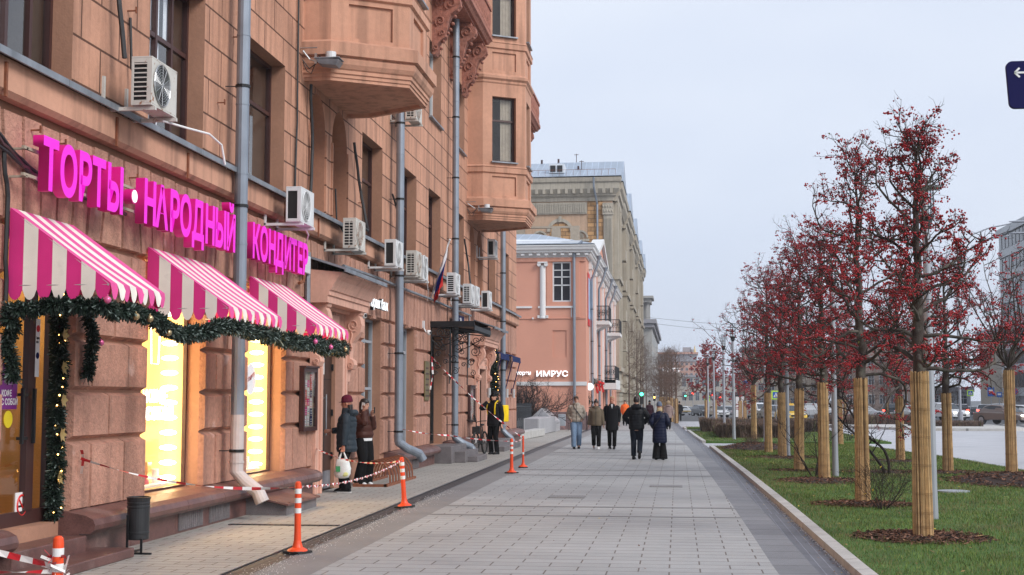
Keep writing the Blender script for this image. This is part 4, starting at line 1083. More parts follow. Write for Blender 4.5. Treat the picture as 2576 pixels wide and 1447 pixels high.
S('asphalt', (.085, .088, .095), rough=.75, var=.12, vs=.5, fine=.1, bump=.004, bs=30)
S('slabs', (.34, .345, .345), rough=.6, var=.11, vs=.45, fine=.035, c2=(.30, .305, .31), c2s=.6, bump=.002, bs=60, brick=('xy', .60, .30, .008, (.1, .02), (.40, .33, .29), .06))
S('slabs_small', (.35, .335, .31), rough=.65, var=.10, vs=.7, fine=.05, bump=.002, bs=60, brick=('xy', .40, .20, .008, (.1, .02), (.42, .33, .26), .05))
S('slab_band', (.19, .195, .21), rough=.6, var=.12, vs=1.2, fine=.06, brick=('yx', .62, 3.0, .010, (.1, 1.5), (.35, .35, .35), .08))
S('slab_dark', (.21, .205, .205), rough=.6, var=.1, vs=1.2, fine=.06)
S('gutter', (.115, .12, .14), rough=.55, var=.22, vs=2.5, fine=.12, brick=('xy', .098, 40.0, .006, (.02, 20), (1.9, 1.9, 1.9), .05))
S('drain_iron', (.06, .062, .068), rough=.5, metal=.3, var=.2, vs=3, brick=('xy', .075, 40.0, .010, (.01, 20), (.35, .35, .35), .12))
S('kerb_stone', (.46, .45, .43), rough=.75, var=.12, vs=3, fine=.08, c2=(.36, .31, .26), c2at=(.6, .8), c2s=2, brick=('yx', .8, 4.0, .008, (.2, 2), (.4, .4, .4), .04))
S('soil', (.045, .032, .022), rough=.95, var=.3, vs=4, fine=.2)
S('turf', (.055, .12, .018), rough=.95, var=.30, vs=1.2, fine=.2, c2=(.075, .075, .025), c2at=(.55, .8), c2s=.7)
S('plaza_slabs', (.42, .42, .44), rough=.38, var=.08, vs=.4, fine=.04, c2=(.34, .345, .37), c2s=.35, brick=('yx', 1.2, .6, .008, (0, 0), (.7, .7, .72), .03))
g = MB()
Yg = [-60, 0, 30, 45] + list(range(55, 300, 10)) + [300, 450, 700, 1100, 1800]
for a, b in zip(Yg[:-1], Yg[1:]):
    g.quad((-900, a, gz(a) - .06), (900, a, gz(a) - .06), (900, b, gz(b) - .06), (-900, b, gz(b) - .06))
struct(g.build('ground', ['asphalt'], fix=False))
sheet('pavement', -6.5, dxl, -2, 120, 0, 'slabs_small')
sheet('slot_drain', dxl, lambda y: dxl(y) + .31, -2, 100, -.008, 'drain_iron')
for k in (0, .30): sheet('drain_rim', lambda y, k=k: dxl(y) + k - .006, lambda y, k=k: dxl(y) + k + .012, -2, 100, .004, 'zinc')
sheet('granite_strip', lambda y: dxl(y) + .31, lambda y: dxl(y) + .86, -2, 100, 0, 'slab_dark')
sheet('pavement', lambda y: dxl(y) + .86, lambda y: kx(y) - .84, -2, 240, 0, 'slabs')
sheet('granite_strip', lambda y: kx(y) - .84, lambda y: kx(y) - .44, -2, 240, 0, 'slab_band')
sheet('gutter_channel', lambda y: kx(y) - .44, lambda y: kx(y) - .14, -2, 240, -.006, 'gutter')
sheet('pavement', -60, -6.5, 52.6, 240, -.004, 'slabs_small', 10)
for y, w_ in [(19.15, .14), (20.75, .14), (29.2, .2), (31.4, .2), (39.5, .3), (41.4, .3), (49.0, 2.2), (62, .4), (73, 2.5)]:
    sheet('paving_band', lambda yy: dxl(yy) + .86, lambda yy: kx(yy) - .84, y, y + w_, .004, 'slab_dark', 1)
kerbs = MB()
def kerb_run(a, b):
    y = a
    while y < b - .01:
        y2 = min(y + .8, b); e = .004
        x0, x1 = kx(y), kx(y2)
        v = [(x0 - .14, y + e, gz(y) - .05), (x0, y + e, gz(y) - .05), (x1, y2 - e, gz(y2) - .05), (x1 - .14, y2 - e, gz(y2) - .05), (x0 - .135, y + e, gz(y) + .075), (x0, y + e, gz(y) + .085), (x1, y2 - e, gz(y2) + .085), (x1 - .135, y2 - e, gz(y2) + .075)]
        kerbs.add(v, [(0, 3, 2, 1), (4, 5, 6, 7), (0, 1, 5, 4), (1, 2, 6, 5), (2, 3, 7, 6), (3, 0, 4, 7)]); y = y2
kerb_run(-2, 46.3); kerb_run(52, 73); kerb_run(78.5, 84)
struct(kerbs.build('kerb', ['kerb_stone']))
def ex(Y):      # plaza side of the first lawn
    P = [(-10, 14), (20, 9.5), (28, 8.2), (31.6, 7.8), (37, 7.55), (40.2, 7.32), (42.3, 6.95), (46.2, 6.5), (50, 6.45)]
    for (a, x0), (b, x1) in zip(P[:-1], P[1:]):
        if Y <= b: return x0 + (x1 - x0) * (Y - a) / (b - a)
    return P[-1][1]
sheet('plaza', -10, 60, -10, 150, -.02, 'plaza_slabs', 10)
sheet('lawn', kx, ex, -2, 46.3, .05, 'turf', 3, .12)
sheet('lawn', lambda y: kx(y) + 2.4, ex, 46.3, 49.7, .05, 'turf', 3, .12)
sheet('lawn', kx, lambda y: 8.0, 52, 73, .05, 'turf', 3, .12)
sheet('lawn', kx, lambda y: 7.5, 78.5, 84, .05, 'turf', 3, .12)
sheet('lawn', -14, -7.6, 76, 90, .03, 'turf', 3, .1)
sheet('road', lambda y: 8 + (150 - y) * .0, 200, 86, 260, -.012, 'asphalt', 10)
sheet('road', -10, 200, 118, 700, -.008, 'asphalt', 20)
m = MB()
for k in range(22):
    y = 92 + k * 7; m.quad((19, y, gz(y) - .003), (19.2, y, gz(y) - .003), (19.2, y + 3, gz(y + 3) - .003), (19, y + 3, gz(y + 3) - .003))
for k in range(8):
    x = 21 + k * 1.1; m.quad((x, 98, gz(98) - .003), (x + .5, 98, gz(98) - .003), (x + .5, 102, gz(102) - .003), (x, 102, gz(102) - .003))
S('road_paint', (.7, .7, .7), rough=.6, var=.15, vs=4)
struct(m.build('road_marking', ['road_paint'], fix=False))
t = MB()        # raised kerb of the traffic island
isl = [(8.5, 92), (10.3, 86.8), (12.0, 80.5), (14, 77.2), (17.9, 76.8), (19.5, 78.5), (20.5, 84), (19, 96), (9, 98)]
n = len(isl)
t.add([(x, y, gz(y) - .04) for x, y in isl] + [(x, y, gz(y) + .12) for x, y in isl], [tuple(range(n, 2 * n))] + [(i, (i + 1) % n, n + (i + 1) % n, n + i) for i in range(n)])
struct(t.build('traffic_island', ['kerb_stone']))
def grate(x, y, w_, h_, label):
    o = MB(); o.box(x, x + w_, y, y + h_, .001, .010); n = 12
    for k in range(n): o.box(x + .02 + k * (w_ - .04) / n, x + .035 + k * (w_ - .04) / n, y + .03, y + h_ - .03, .010, .016)
    tag(o.build('drain_cover', ['slab_dark']), label, 'drain cover', 'iron covers set into the paving')
grate(-2.2, 22.6, .62, .5, 'rectangular iron cover in the slabs, the nearer and more central one')
grate(-.55, 25.6, .62, .5, 'rectangular iron cover in the slabs, the farther one nearer the kerb')
o = MB(); o.box(-5.95, -4.45, 17.3, 17.4, .001, .012); tag(o.build('drain_grate', ['drain_iron']), 'narrow cross drain slot from the cellar hatch to the channel', 'drain')
# fallen leaves and grit
q = random.Random(5); m = MB()
def leafq(m, x, y, z, s, a):
    u = Vector((math.cos(a), math.sin(a), q.uniform(-.2, .5))) * s; v = Vector((-math.sin(a), math.cos(a), q.uniform(-.2, .3))) * s * .6; c = Vector((x, y, z))
    m.add([c - u, c + v, c + u, c - v], [(0, 1, 2, 3)], q.choice([0, 0, 0, 1, 1, 2]))
for _ in range(900):
    y = 11 + 38 * q.random() ** 1.5; x = kx(y) + q.random() ** .8 * (ex(y) - kx(y)); leafq(m, x, y, gz(y) + .085, q.uniform(.012, .03), q.uniform(0, 6.3))
for _ in range(420):
    y = 11 + 50 * q.random() ** 1.3; x = kx(y) - .15 - abs(q.gauss(0, .10)); leafq(m, x, y, gz(y) + .012, q.uniform(.008, .018), q.uniform(0, 6.3))
for _ in range(60):
    y = 12 + 40 * q.random(); x = q.uniform(-6, 1); leafq(m, x, y, gz(y) + .01, q.uniform(.01, .018), q.uniform(0, 6.3))
S('leaf_brown', (.16, .07, .03), rough=.8, var=.3, vs=20); S('leaf_tan', (.36, .22, .09), rough=.8, var=.3, vs=20); S('leaf_yellow', (.60, .42, .05), rough=.8, var=.2, vs=20)
tag(m.build('fallen_leaves', ['leaf_brown', 'leaf_tan', 'leaf_yellow'], fix=False), kind='stuff')
m = MB()
for _ in range(700):
    y = 12.3 + 12 * q.random() ** 1.2; x = dxl(y) + q.gauss(.35, .12); s = q.uniform(.003, .006); m.box(x, x + s, y, y + s, .004, .004 + s)
for _ in range(500):
    y = 12 + 14 * q.random(); x = kx(y) - .16 - abs(q.gauss(0, .015)); s = q.uniform(.003, .007); m.box(x, x + s, y, y + s, .0, .004 + s)
S('salt', (.75, .75, .75), rough=.9, var=.1)
tag(m.build('salt_grit', ['salt'], fix=False), kind='stuff')

# grass blades
def fast_mesh(name, V, Fq, mats, mi=None, parent=None, smooth=False):
    me = bpy.data.meshes.new(name); nv = len(V); nf, k = Fq.shape
    me.vertices.add(nv); me.vertices.foreach_set('co', np.asarray(V, dtype=np.float32).ravel())
    me.loops.add(nf * k); me.loops.foreach_set('vertex_index', Fq.astype(np.int32).ravel())
    me.polygons.add(nf); me.polygons.foreach_set('loop_start', np.arange(0, nf * k, k, dtype=np.int32))
    for mt in mats: me.materials.append(MAT(mt))
    if mi is not None: me.polygons.foreach_set('material_index', mi.astype(np.int32))
    if smooth: me.polygons.foreach_set('use_smooth', [True] * nf)
    me.update(calc_edges=True)
    ob = bpy.data.objects.new(name, me); COL.objects.link(ob)
    if parent: ob.parent = parent; ORG[ob.name] = org(parent)
    return ob
ng = np.random.default_rng(4)
S('grass_green', (.065, .13, .022), rough=.8, var=.35, vs=1.5, c2=(.10, .12, .03), c2at=(.5, .75), c2s=.9, spec=.3)
S('grass_light', (.19, .25, .06), rough=.8, var=.3, vs=2, spec=.3); S('grass_straw', (.22, .19, .09), rough=.9, var=.2, vs=3, spec=.2)
def blades(N, ya, yb, fl, fr, pw=1.6, hmin=.025, hmax=.06, seedk=0):
    y = ya + (yb - ya) * ng.random(N) ** pw
    fl_ = np.array([fl(v) for v in y]); fr_ = np.array([fr(v) for v in y])
    x = fl_ + (fr_ - fl_) * ng.random(N)
    clump = np.sin(x * 3.1 + np.sin(y * 2.3) * 2) * np.cos(y * 2.7 + x) * .3 + .9
    h = (hmin + (hmax - hmin) * ng.random(N)) * clump
    far = 1 + (y - 11) / 22.0
    a = ng.random(N) * 6.283; wv = .0028 * far
    z = np.array([gz(v) for v in y]) + .048
    dx, dy = np.cos(a) * wv, np.sin(a) * wv
    lx, ly = ng.normal(0, .35, N) * h, ng.normal(0, .35, N) * h
    V = np.empty((N, 3, 3)); V[:, 0] = np.c_[x - dx, y - dy, z]; V[:, 1] = np.c_[x + dx, y + dy, z]; V[:, 2] = np.c_[x + lx, y + ly, z + h]
    r = ng.random(N); edge = np.minimum(x - fl_, 0.6)
    pt = np.clip(np.sin(x * 1.3 + 2 * np.sin(y * .7)) * np.cos(y * .9 + 1.7 * np.sin(x * .8)), 0, 1) * .4
    mi = np.where(r < .50 - pt * .5, 0, np.where(r < .86 - .28 * (edge < .35) - pt, 1, 2))
    return V.reshape(-1, 3), mi
Vs, Ms = [], []
for (N, ya, yb, fl, fr, pw) in [(210000, 11.0, 46.2, kx, ex, 1.7), (9000, 46.3, 49.6, lambda y: kx(y) + 2.4, ex, 1), (26000, 52.1, 73, kx, lambda y: 8.0, 1.0), (4000, 78.5, 84, kx, lambda y: 7.5, 1)]:
    v, mi = blades(N, ya, yb, fl, fr, pw); Vs.append(v); Ms.append(mi)
V = np.concatenate(Vs); MI = np.concatenate(Ms)
tag(fast_mesh('grass', V, np.arange(len(V)).reshape(-1, 3), ['grass_green', 'grass_light', 'grass_straw'], MI), kind='stuff')

# ================================================================ barrier posts and tape, bin, bikes, benches, fence
POSTS = [(-4.06, 8.45, 'orange white post wrapped in tangled red and white tape at the bottom left corner', 0),
         (PZ(748, 1392).x, PZ(748, 1392).y, 'orange post with three white bands on the drain in front of the farther lit window', 0),
         (PZ(1018, 1277).x, PZ(1018, 1277).y, 'slightly leaning orange and white post in front of the woven bike stand', -4),
         (PZ(1287, 1191).x, PZ(1287, 1191).y, 'orange and white post at the right of the courier, nearer of two', 0),
         (PZ(1316, 1177).x, PZ(1316, 1177).y, 'thin all orange post beside another at the right of the courier, farther of two', 0)]
TOPS = []
for k, (x, y, lab, lean) in enumerate(POSTS):
    t = thing('barrier_post', lab, 'post', (0, 0, 0), 'orange plastic barrier posts')
    o = MB()
    if k != 4: o.lathe([(.19, .0), (.19, .025), (.17, .03)], (0, 0, 0), 4); o.v = [(p[0] * .85, p[1] * .85, p[2]) for p in o.v]
    else: o.lathe([(.12, .0), (.12, .02), (.1, .025)], (0, 0, 0), 12)
    base = o.build('rubber_base', ['rubber'], t); base.rotation_euler.z = R(20)
    o = MB(); r = .036 if k != 4 else .024
    o.lathe([(.115, .027), (.10, .045), (.06, .065), (r + .012, .10), (r + .004, .14), (r, .25), (r, .72), (r * .9, .76), (r * .5, .775)], (0, 0, 0), 18); o.build('shaft', ['orange'], t, smooth=False)
    for z in ((.46, .57, .67) if k != 4 else (.35,)): o = MB(); o.lathe([(r + .0015, z - .027), (r + .0015, z + .027)], (0, 0, 0), 18); o.build('reflective_band', ['post_white'], t)
    t.location = (x, y, gz(y)); t.rotation_euler = (0, R(lean), 0)
    TOPS.append(Vector((x + math.sin(R(lean)) * .72, y, gz(y) + .715)))
def tape(label, pts, sag=.05, w_=.036, step=.10, tw=1.0, group='red and white barrier tapes', straight=False):
    P = [Vector(p) for p in pts]; path = []
    for a, b in zip(P[:-1], P[1:]):
        L_ = (b - a).length; n = max(2, int(L_ / step))
        for k in range(n):
            u = k / n; p = a.lerp(b, u); p.z -= sag * 4 * u * (1 - u) * min(1, L_ / 3); path.append(p)
    path.append(P[-1]); m = MB(); d0 = Vector((0, 0, 1)); q = random.Random(len(label)); ang = q.uniform(0, 3)
    for i in range(len(path) - 1):
        T = (path[i + 1] - path[i]).normalized(); s = T.cross(Vector((0, 0, 1))); s = s.normalized() if s.length > .01 else Vector((1, 0, 0)); u = s.cross(T)
        f = lambda an: (u * math.cos(an) + s * math.sin(an)) * w_ * .5 * (.7 + .3 * abs(math.cos(an * .5)))
        w0 = f(ang); ang2 = ang + tw * q.uniform(.15, .55); w1 = f(ang2); ang = ang2
        e = s * .002
        m.add([path[i] - w0, path[i + 1] - w1, path[i + 1] + w1, path[i] + w0, path[i] - w0 + e, path[i + 1] - w1 + e, path[i + 1] + w1 + e, path[i] + w0 + e], [(0, 1, 2, 3), (4, 5, 6, 7), (0, 3, 7, 4), (1, 2, 6, 5), (0, 1, 5, 4), (3, 2, 6, 7)], i % 2)
    o = m.build('barrier_tape', ['tape_red', 'tape_white'], None, fix=False); return tag(o, label, 'tape', group)
W1 = C(.03, 13.62, 1.04)
tape('barrier tape from the stone pier beside the shop door to the nearer orange post', [W1, TOPS[1]], .16)
tape('taut barrier tape between the two orange posts in front of the woman with the bag', [TOPS[1], TOPS[2]], .10, w_=.04, tw=1.6, step=.055)
tape('barrier tape from the brown door to the leaning orange post', [C(.05, 22.9, .80), TOPS[2]], .12, w_=.032)
tape('barrier tape from the second downpipe to the far orange post pair', [(-6.02, 28.95, 1.0), (-5.2, 30.3, .83), TOPS[3], TOPS[4]], .05)
tape('barrier tape slanting down from the iron canopy to the far orange post', [C(.05, 33.9, 2.75), TOPS[4]], .10, w_=.035)
tape('loose tape end hanging from the iron canopy bracket', [C(.06, 33.9, 2.7), C(.1, 33.85, 2.3), C(.04, 33.8, 1.9)], 0, w_=.05)
tape('barrier tape running from the left edge down to the wrapped post', [(-6.6, 9.0, 1.15), TOPS[0] + Vector((0, 0, -.14))], .06, w_=.055)
tape('level barrier tape from the left edge to the wrapped post', [(-6.3, 8.2, .58), TOPS[0] + Vector((0, 0, -.17))], .03, w_=.05)
tape('knotted tape end hanging on the stone pier beside the shop door', [C(.035, 13.62, 1.13), C(.05, 13.64, 1.04), C(.04, 13.62, .88)], 0, w_=.05, tw=.3)
q = random.Random(9); m = MB()
for k in range(46):
    a = q.uniform(0, 6.28); c = TOPS[0] + Vector((math.cos(a) * .05, math.sin(a) * .05, q.uniform(-.34, -.06))); u = Vector((q.gauss(0, 1), q.gauss(0, 1), q.gauss(0, .8))).normalized() * q.uniform(.03, .07); v = Vector((q.gauss(0, 1), q.gauss(0, 1), q.gauss(0, 1))).normalized() * .02
    m.add([c - u, c - u + v, c + u + v, c + u], [(0, 1, 2, 3)], k % 2)
for s in (-.05, .07): 
    for k in range(7): m.add([TOPS[0] + Vector((s + .01 * k * (1 if s > 0 else -1), -.05, -.2 - .05 * k)), TOPS[0] + Vector((s + .045 + .01 * k, -.06, -.2 - .05 * k)), TOPS[0] + Vector((s + .045 + .012 * k, -.05, -.25 - .05 * k)), TOPS[0] + Vector((s + .012 * k * (1 if s > 0 else -1), -.06, -.25 - .05 * k))], [(0, 1, 2, 3)], k % 2)
tag(m.build('tape_knot', ['tape_red', 'tape_white'], fix=False), 'tangled knot of barrier tape round the top of the nearest post', 'tape')

b = PZ(355, 1392); t = thing('litter_bin', 'dark grey cylindrical metal litter bin on a thin frame beside the shop steps', 'bin', (b.x, b.y, 0))
o = MB(); x, y = b.x - .04, b.y
o.lathe([(.115, .15), (.12, .16), (.12, .21), (.124, .215), (.124, .235), (.12, .24), (.12, .49), (.125, .495), (.125, .51), (.12, .515), (.12, .53), (.125, .535), (.125, .55), (.12, .555), (.128, .60), (.132, .605), (.118, .61), (.112, .57), (.112, .2)], (x, y, 0), 28); o.build('drum', ['bin_metal'], t, smooth=False)
o = MB()
for s in (-.07, .09): o.box(x + s - .012, x + s + .012, y - .13, y - .115, .0, .42 if s < 0 else .17)
o.box(x - .085, x + .20, y - .13, y - .10, .0, .02); o.box(x - .03, x, y - .20, y + .12, .02, .035); o.build('stand', ['black_metal'], t)

t = thing('bike_stand', 'rusty brown bike stand of curved metal hoops beside the door', 'bike rack', (-6.0, 26.0, 0))
o = MB()
for k in range(9):
    y = 25.05 + k * .27
    for e in (0, .07):
        o.tube([(-6.15 + .0, y + e + .5, .03)] + [(-6.12 + .62 * (1 - math.cos(a)) * .5 * 1.0, y + e + .5 - .25 * (1 - math.cos(a)) * .5, .05 + .43 * math.sin(a) ** .8) for a in [math.pi * j / 12 for j in range(1, 12)]] + [(-5.5, y + e + .25, .03)], .012, 5)
o.build('hoops', ['rust'], t)
o = MB(); o.box(-5.55, -5.48, 25.0, 27.8, .0, .05); o.box(-6.2, -6.13, 25.2, 28.0, 0, .05); o.box(-6.15, -5.5, 25.0, 25.05, 0, .05); o.build('base_frame', ['rust'], t)

t = thing('bicycle', 'black bicycle seen from the front leaning by the building near the courier', 'bicycle', (-6.0, 39.6, 0))
wx, wy = PZ(1204, 1143).x, 39.3
def wheel(cx, cy, ang):
    T_ = MB(); u = Vector((math.sin(ang), math.cos(ang), 0)); r = .32
    T_.tube([Vector((cx, cy, .34)) + u * r * math.cos(a * math.pi / 14) + Vector((0, 0, r * math.sin(a * math.pi / 14))) for a in range(29)], .028, 6); return T_, u
for k, (cy, ang) in enumerate([(wy, .18), (wy + 1.02, .12)]):
    T_, u = wheel(wx + .0 + k * .12, cy, ang); wo_ = T_.build('wheel', ['rubber'], t)
    sp = MB(); c_ = Vector((wx + k * .12, cy, .34))
    for a in range(12): sp.tube([c_, c_ + u * .31 * math.cos(a * math.pi / 6) + Vector((0, 0, .31 * math.sin(a * math.pi / 6)))], .003, 3)
    sp.tube([c_ + Vector((-.05, 0, 0)), c_ + Vector((.05, 0, 0))], .03, 8); sp.build('spokes', ['steel'], wo_)
o = MB(); A = Vector((wx, wy, .34)); Hd = Vector((wx, wy + .12, .85)); BB = Vector((wx + .08, wy + .55, .30)); ST = Vector((wx + .09, wy + .7, .82)); RR = Vector((wx + .12, wy + 1.02, .34))
for a_, b_, r_ in [(A + Vector((-.05, 0, 0)), Hd + Vector((-.04, 0, -.2)), .014), (A + Vector((.05, 0, 0)), Hd + Vector((.04, 0, -.2)), .014), (Hd + Vector((0, 0, -.22)), Hd, .022), (Hd, ST, .018), (Hd + Vector((0, 0, -.15)), BB, .024), (BB, ST, .018), (BB, RR, .012), (ST, RR, .012)]: o.tube([a_, b_], r_, 7)
o.build('frame', ['black_metal'], t)
o = MB(); o.tube([Hd, Hd + Vector((0, 0, .12))], .014, 6); o.tube([Hd + Vector((-.30, .05, .18)), Hd + Vector((-.12, .0, .15)), Hd + Vector((0, 0, .12)), Hd + Vector((.12, .0, .15)), Hd + Vector((.30, .05, .16))], .014, 6)
o.tube([Hd + Vector((-.02, -.02, .14)), Hd + Vector((-.06, -.04, .34))], .035, 6); o.build('handlebar', ['black_metal'], t)
o = MB(); o.box(wx - .11, wx + .13, wy - .02, wy + .1, .62, .84); o.build('front_bag', ['black'], t, bevel=.02)
o = MB(); o.ball(ST + Vector((0, 0, .06)), (.07, .13, .035), 10, 5); o.build('saddle', ['black'], t)

S('fence_iron', (.025, .028, .034), rough=.5, metal=.2, var=.1)
t = thing('iron_fence', 'dark wrought iron fence with scrolls and a solid gate post at the building corner', 'fence', (-7.6, 60, gz(60)))
o = MB(); z0 = gz(60)
o.box(-6.66, -6.5, 52.75, 52.95, 0, 2.05); o.build('gate_post', ['fence_iron'], t)
o = MB()
for k in range(26):
    y = 53.2 + k * .62; x = -6.75 - .05 * k * .62
    o.tube([(x, y, gz(y)), (x, y, gz(y) + 1.5)], .018, 4)
    if k % 2 == 0:
        for j in range(3): o.tube([(x, y + .1 + .09 * math.cos(a * .6) * (1 - a / 26), gz(y) + .4 + .4 * j + .09 * math.sin(a * .6) * (1 - a / 26)) for a in range(22)], .012, 4)
for z in (.12, 1.35): o.tube([(-6.75, 53.2, z), (-7.55, 68.7, z + gz(68.7))], .022, 5)
o.build('railing', ['fence_iron'], t)
def slab(label, pts, z0, z1, mt='granite_grey', name='stone_wall', cat='low wall'):
    m = MB(); zz = gz(pts[0][1]); m.prism(pts, 'z', zz + z0, zz + z1); tag(m.build(name, [mt], None, bevel=.02), label, cat)
slab('low grey granite ledge between the fence and the slanted stone end', [(-7.6, 63), (-6.5, 63), (-6.45, 70.5), (-7.55, 70.5)], 0, .78, 'plaza_slabs')
slab('long kerb like stone step in front of the low granite ledge', [(-6.8, 54.5), (-6.35, 54.5), (-6.1, 61.5), (-6.6, 61.5)], 0, .32, 'kerb_stone', 'stone_kerb', 'kerb')
m = MB(); zz = gz(71); m.prism([(-7.9, zz), (-6.45, zz), (-6.45, zz + .55), (-7.2, zz + 1.25), (-7.9, zz + .6)], 'y', 70.6, 73.5)
tag(m.build('stone_wall', ['plaza_slabs'], None, bevel=.02), 'slanted grey stone ramp end next to the pink building', 'low wall')
o = MB(); y = 74; o.box(-6.6, -6.2, y, y + .25, gz(y) + .25, gz(y) + .9); tag(o.build('utility_box', ['frame_grey'], None, bevel=.02), 'small grey utility box before the pink building plinth', 'utility box')

# ================================================================ lamps along the avenue
S('lamp_pole', (.36, .38, .42), rough=.45, metal=.3, var=.07, vs=2)
def lamp():
    t = thing('street_lamp', 'street lamp', 'street lamp', (0, 0, 0))
    o = MB(); o.lathe([(.085, 0), (.07, .02), (.062, .5), (.052, 4.0)], (0, 0, 0), 14); o.build('pole', ['lamp_pole'], t, smooth=False)
    o = MB(); o.lathe([(.052, 4.0), (.075, 4.05), (.09, 4.12), (.115, 4.17), (.115, 4.2), (.06, 4.2)], (0, 0, 0), 14); o.build('socket', ['bin_metal'], t)
    o = MB(); o.lathe([(.10, 4.2), (.105, 4.56)], (0, 0, 0), 14); o.build('glass_cylinder', ['glass'], t)
    o = MB()
    for a in range(6): o.tube([(.11 * math.cos(a * 1.047), .11 * math.sin(a * 1.047), 4.18), (.11 * math.cos(a * 1.047), .11 * math.sin(a * 1.047), 4.72)], .007, 4)
    for z in (4.3, 4.42, 4.66, 4.72): o.tube([(.11 * math.cos(a * .5236), .11 * math.sin(a * .5236), z) for a in range(13)], .006, 4)
    o.build('cage', ['bin_metal'], t)
    o = MB(); o.lathe([(.11, 4.555), (.23, 4.565), (.235, 4.575), (.20, 4.59), (.11, 4.60)], (0, 0, 0), 24); o.build('disc_shade', ['lamp_pole'], t)
    o = MB(); o.lathe([(.035, 4.2), (.035, 4.5)], (0, 0, 0), 8); o.build('lamp_tube', ['frame_white'], t)
    return t
l0 = lamp(); LG = 'slim grey disc topped lamps along the lawn'
LP = [(3.42, 18.8, 'grey disc topped street lamp right behind the nearest wrapped tree'), (3.26, 28.7, 'grey street lamp rising between the second and third row trees, behind the third wrapped trunk'),
      (PZ(1974, 1149).x, 38.2, 'grey street lamp close to the right of a wrapped trunk near the round mulch heap'), (PY(1926, 1110, 47.5).x, 47.5, 'grey street lamp at the cross path beside the bare goblet tree'),
      (PY(1844, 900, 54.5).x, 54.5, 'grey street lamp standing in front of the brown hedge, nearest of the hedge lamps'), (PY(1820, 900, 63.5).x, 63.5, 'grey street lamp in the brown hedge, second nearest of the hedge lamps'),
      (PY(1795, 900, 79).x, 79.0, 'grey street lamp beyond the brown hedge, third nearest of the hedge lamps'), (PY(1780, 900, 90).x, 90.0, 'grey street lamp far down the kerb, farthest of the row by the hedge')]
for k, (x, y, lab) in enumerate(LP):
    if k == 0: l0.location = (x, y, gz(y)); l0['label'] = lab; l0['group'] = LG
    else: dup(l0, (x, y, gz(y)), rz=k * .4, label=lab, group=LG)
# road lamp with curved double arm
t = thing('road_lamp', 'tall grey road lamp with two long curved arms behind the right trees', 'street lamp', (21.4, 107, gz(107)))
o = MB(); P0 = Vector((PY(2415, 1000, 107).x, 107, gz(107)))
o.tube([P0, P0 + Vector((0, 0, .9))], [.22, .18], 10); o.tube([P0 + Vector((0, 0, .9)), P0 + Vector((0, 0, 12))], .10, 8); o.build('pole', ['lamp_pole'], t)
for k, dz in enumerate((0, -.9)):
    a_ = MB(); c_ = P0 + Vector((0, 0, 12 + dz)); a_.tube([c_, c_ + Vector((.3, 0, 1.6)), c_ + Vector((1.3, 0, 2.7)), c_ + Vector((2.6, 0, 3.2)), c_ + Vector((4.2, 0, 3.5))], .06, 6); a_.build('curved_arm', ['lamp_pole'], t)
    a_ = MB(); a_.ball(c_ + Vector((4.9, 0, 3.65)), (.9, .25, .09), 10, 5); a_.build('lamp_head', ['lamp_pole'], t)
# direction sign at the top right
t = thing('direction_sign', 'dark blue direction sign with a white left arrow high at the right edge', 'sign', (3.6, 10.2, 0))
xs, xe, za, zb = 2.47, 3.45, 3.84, 4.20
o = MB(); rr = .045; pts = []
for cx_, cz_, a0 in [(xe - rr, za + rr, -90), (xe - rr, zb - rr, 0), (xs + rr, zb - rr, 90), (xs + rr + .015, za + rr, 180)]:
    for k in range(6): pts.append((cx_ + rr * math.cos(R(a0 + 18 * k)), cz_ + rr * math.sin(R(a0 + 18 * k))))
o.prism(pts, 'y', 10.2, 10.235); o.build('board', ['blue_sign'], t, bevel=.003)
o = MB()
for a_, b_ in [((2.53, 4.11), (2.60, 4.11)), ((2.53, 4.11), (2.565, 4.145)), ((2.53, 4.11), (2.565, 4.075))]:
    d_ = Vector((b_[0] - a_[0], 0, b_[1] - a_[1])).normalized(); n_ = Vector((-d_.z, 0, d_.x)) * .0075; A_, B_ = Vector((a_[0], 10.195, a_[1])), Vector((b_[0], 10.195, b_[1]))
    o.add([A_ - n_, B_ - n_, B_ + n_, A_ + n_], [(0, 1, 2, 3)])
o.build('arrow', ['sign_white'], t, fix=False)
o = MB(); o.tube([(3.6, 10.3, 0), (3.6, 10.3, 4.3)], .045, 12); o.tube([(3.6, 10.3, 4.02), (3.0, 10.25, 4.02)], .02, 8); o.build('pole', ['lamp_pole'], t)
# ================================================================ buildings down the street
def grid_windows(xf, parent, cols, rows, w_, h_, fm='frame_white', depth=.15, name='window'):
    """each far window is its own part with a pane"""
    fw = .06
    f0 = MB(); 
    for (x0, x1, z0, z1) in [(0, fw, 0, h_), (w_ - fw, w_, 0, h_), (fw, w_ - fw, 0, fw), (fw, w_ - fw, h_ - fw, h_), (w_ / 2 - fw / 2, w_ / 2 + fw / 2, fw, h_ - fw), (fw, w_ - fw, h_ * .62, h_ * .62 + fw)]:
        f0.box(x0, x1, -.03, .02, z0, z1)
    g0 = MB(); g0.quad((0, 0, 0), (w_, 0, 0), (w_, 0, h_), (0, 0, h_))
    u = (xf(1, 0, 0) - xf(0, 0, 0)).normalized(); rz = math.atan2(u.y, u.x)
    src = None
    for c in cols:
        for r in rows:
            p = xf(c, r, -depth) - org(parent)
            if src is None:
                a = f0.build(name, [fm], None); a.parent = parent
                b = g0.build('pane', ['far_pane'], None, fix=False); b.parent = a; src = (a, b)
            else:
                a = src[0].copy(); COL.objects.link(a); a.parent = parent; b = src[1].copy(); COL.objects.link(b); b.parent = a
            a.location = p; a.rotation_euler = (0, 0, rz)
S('far_pane', (.035, .042, .055), rough=.12, var=.5, vs=.35)
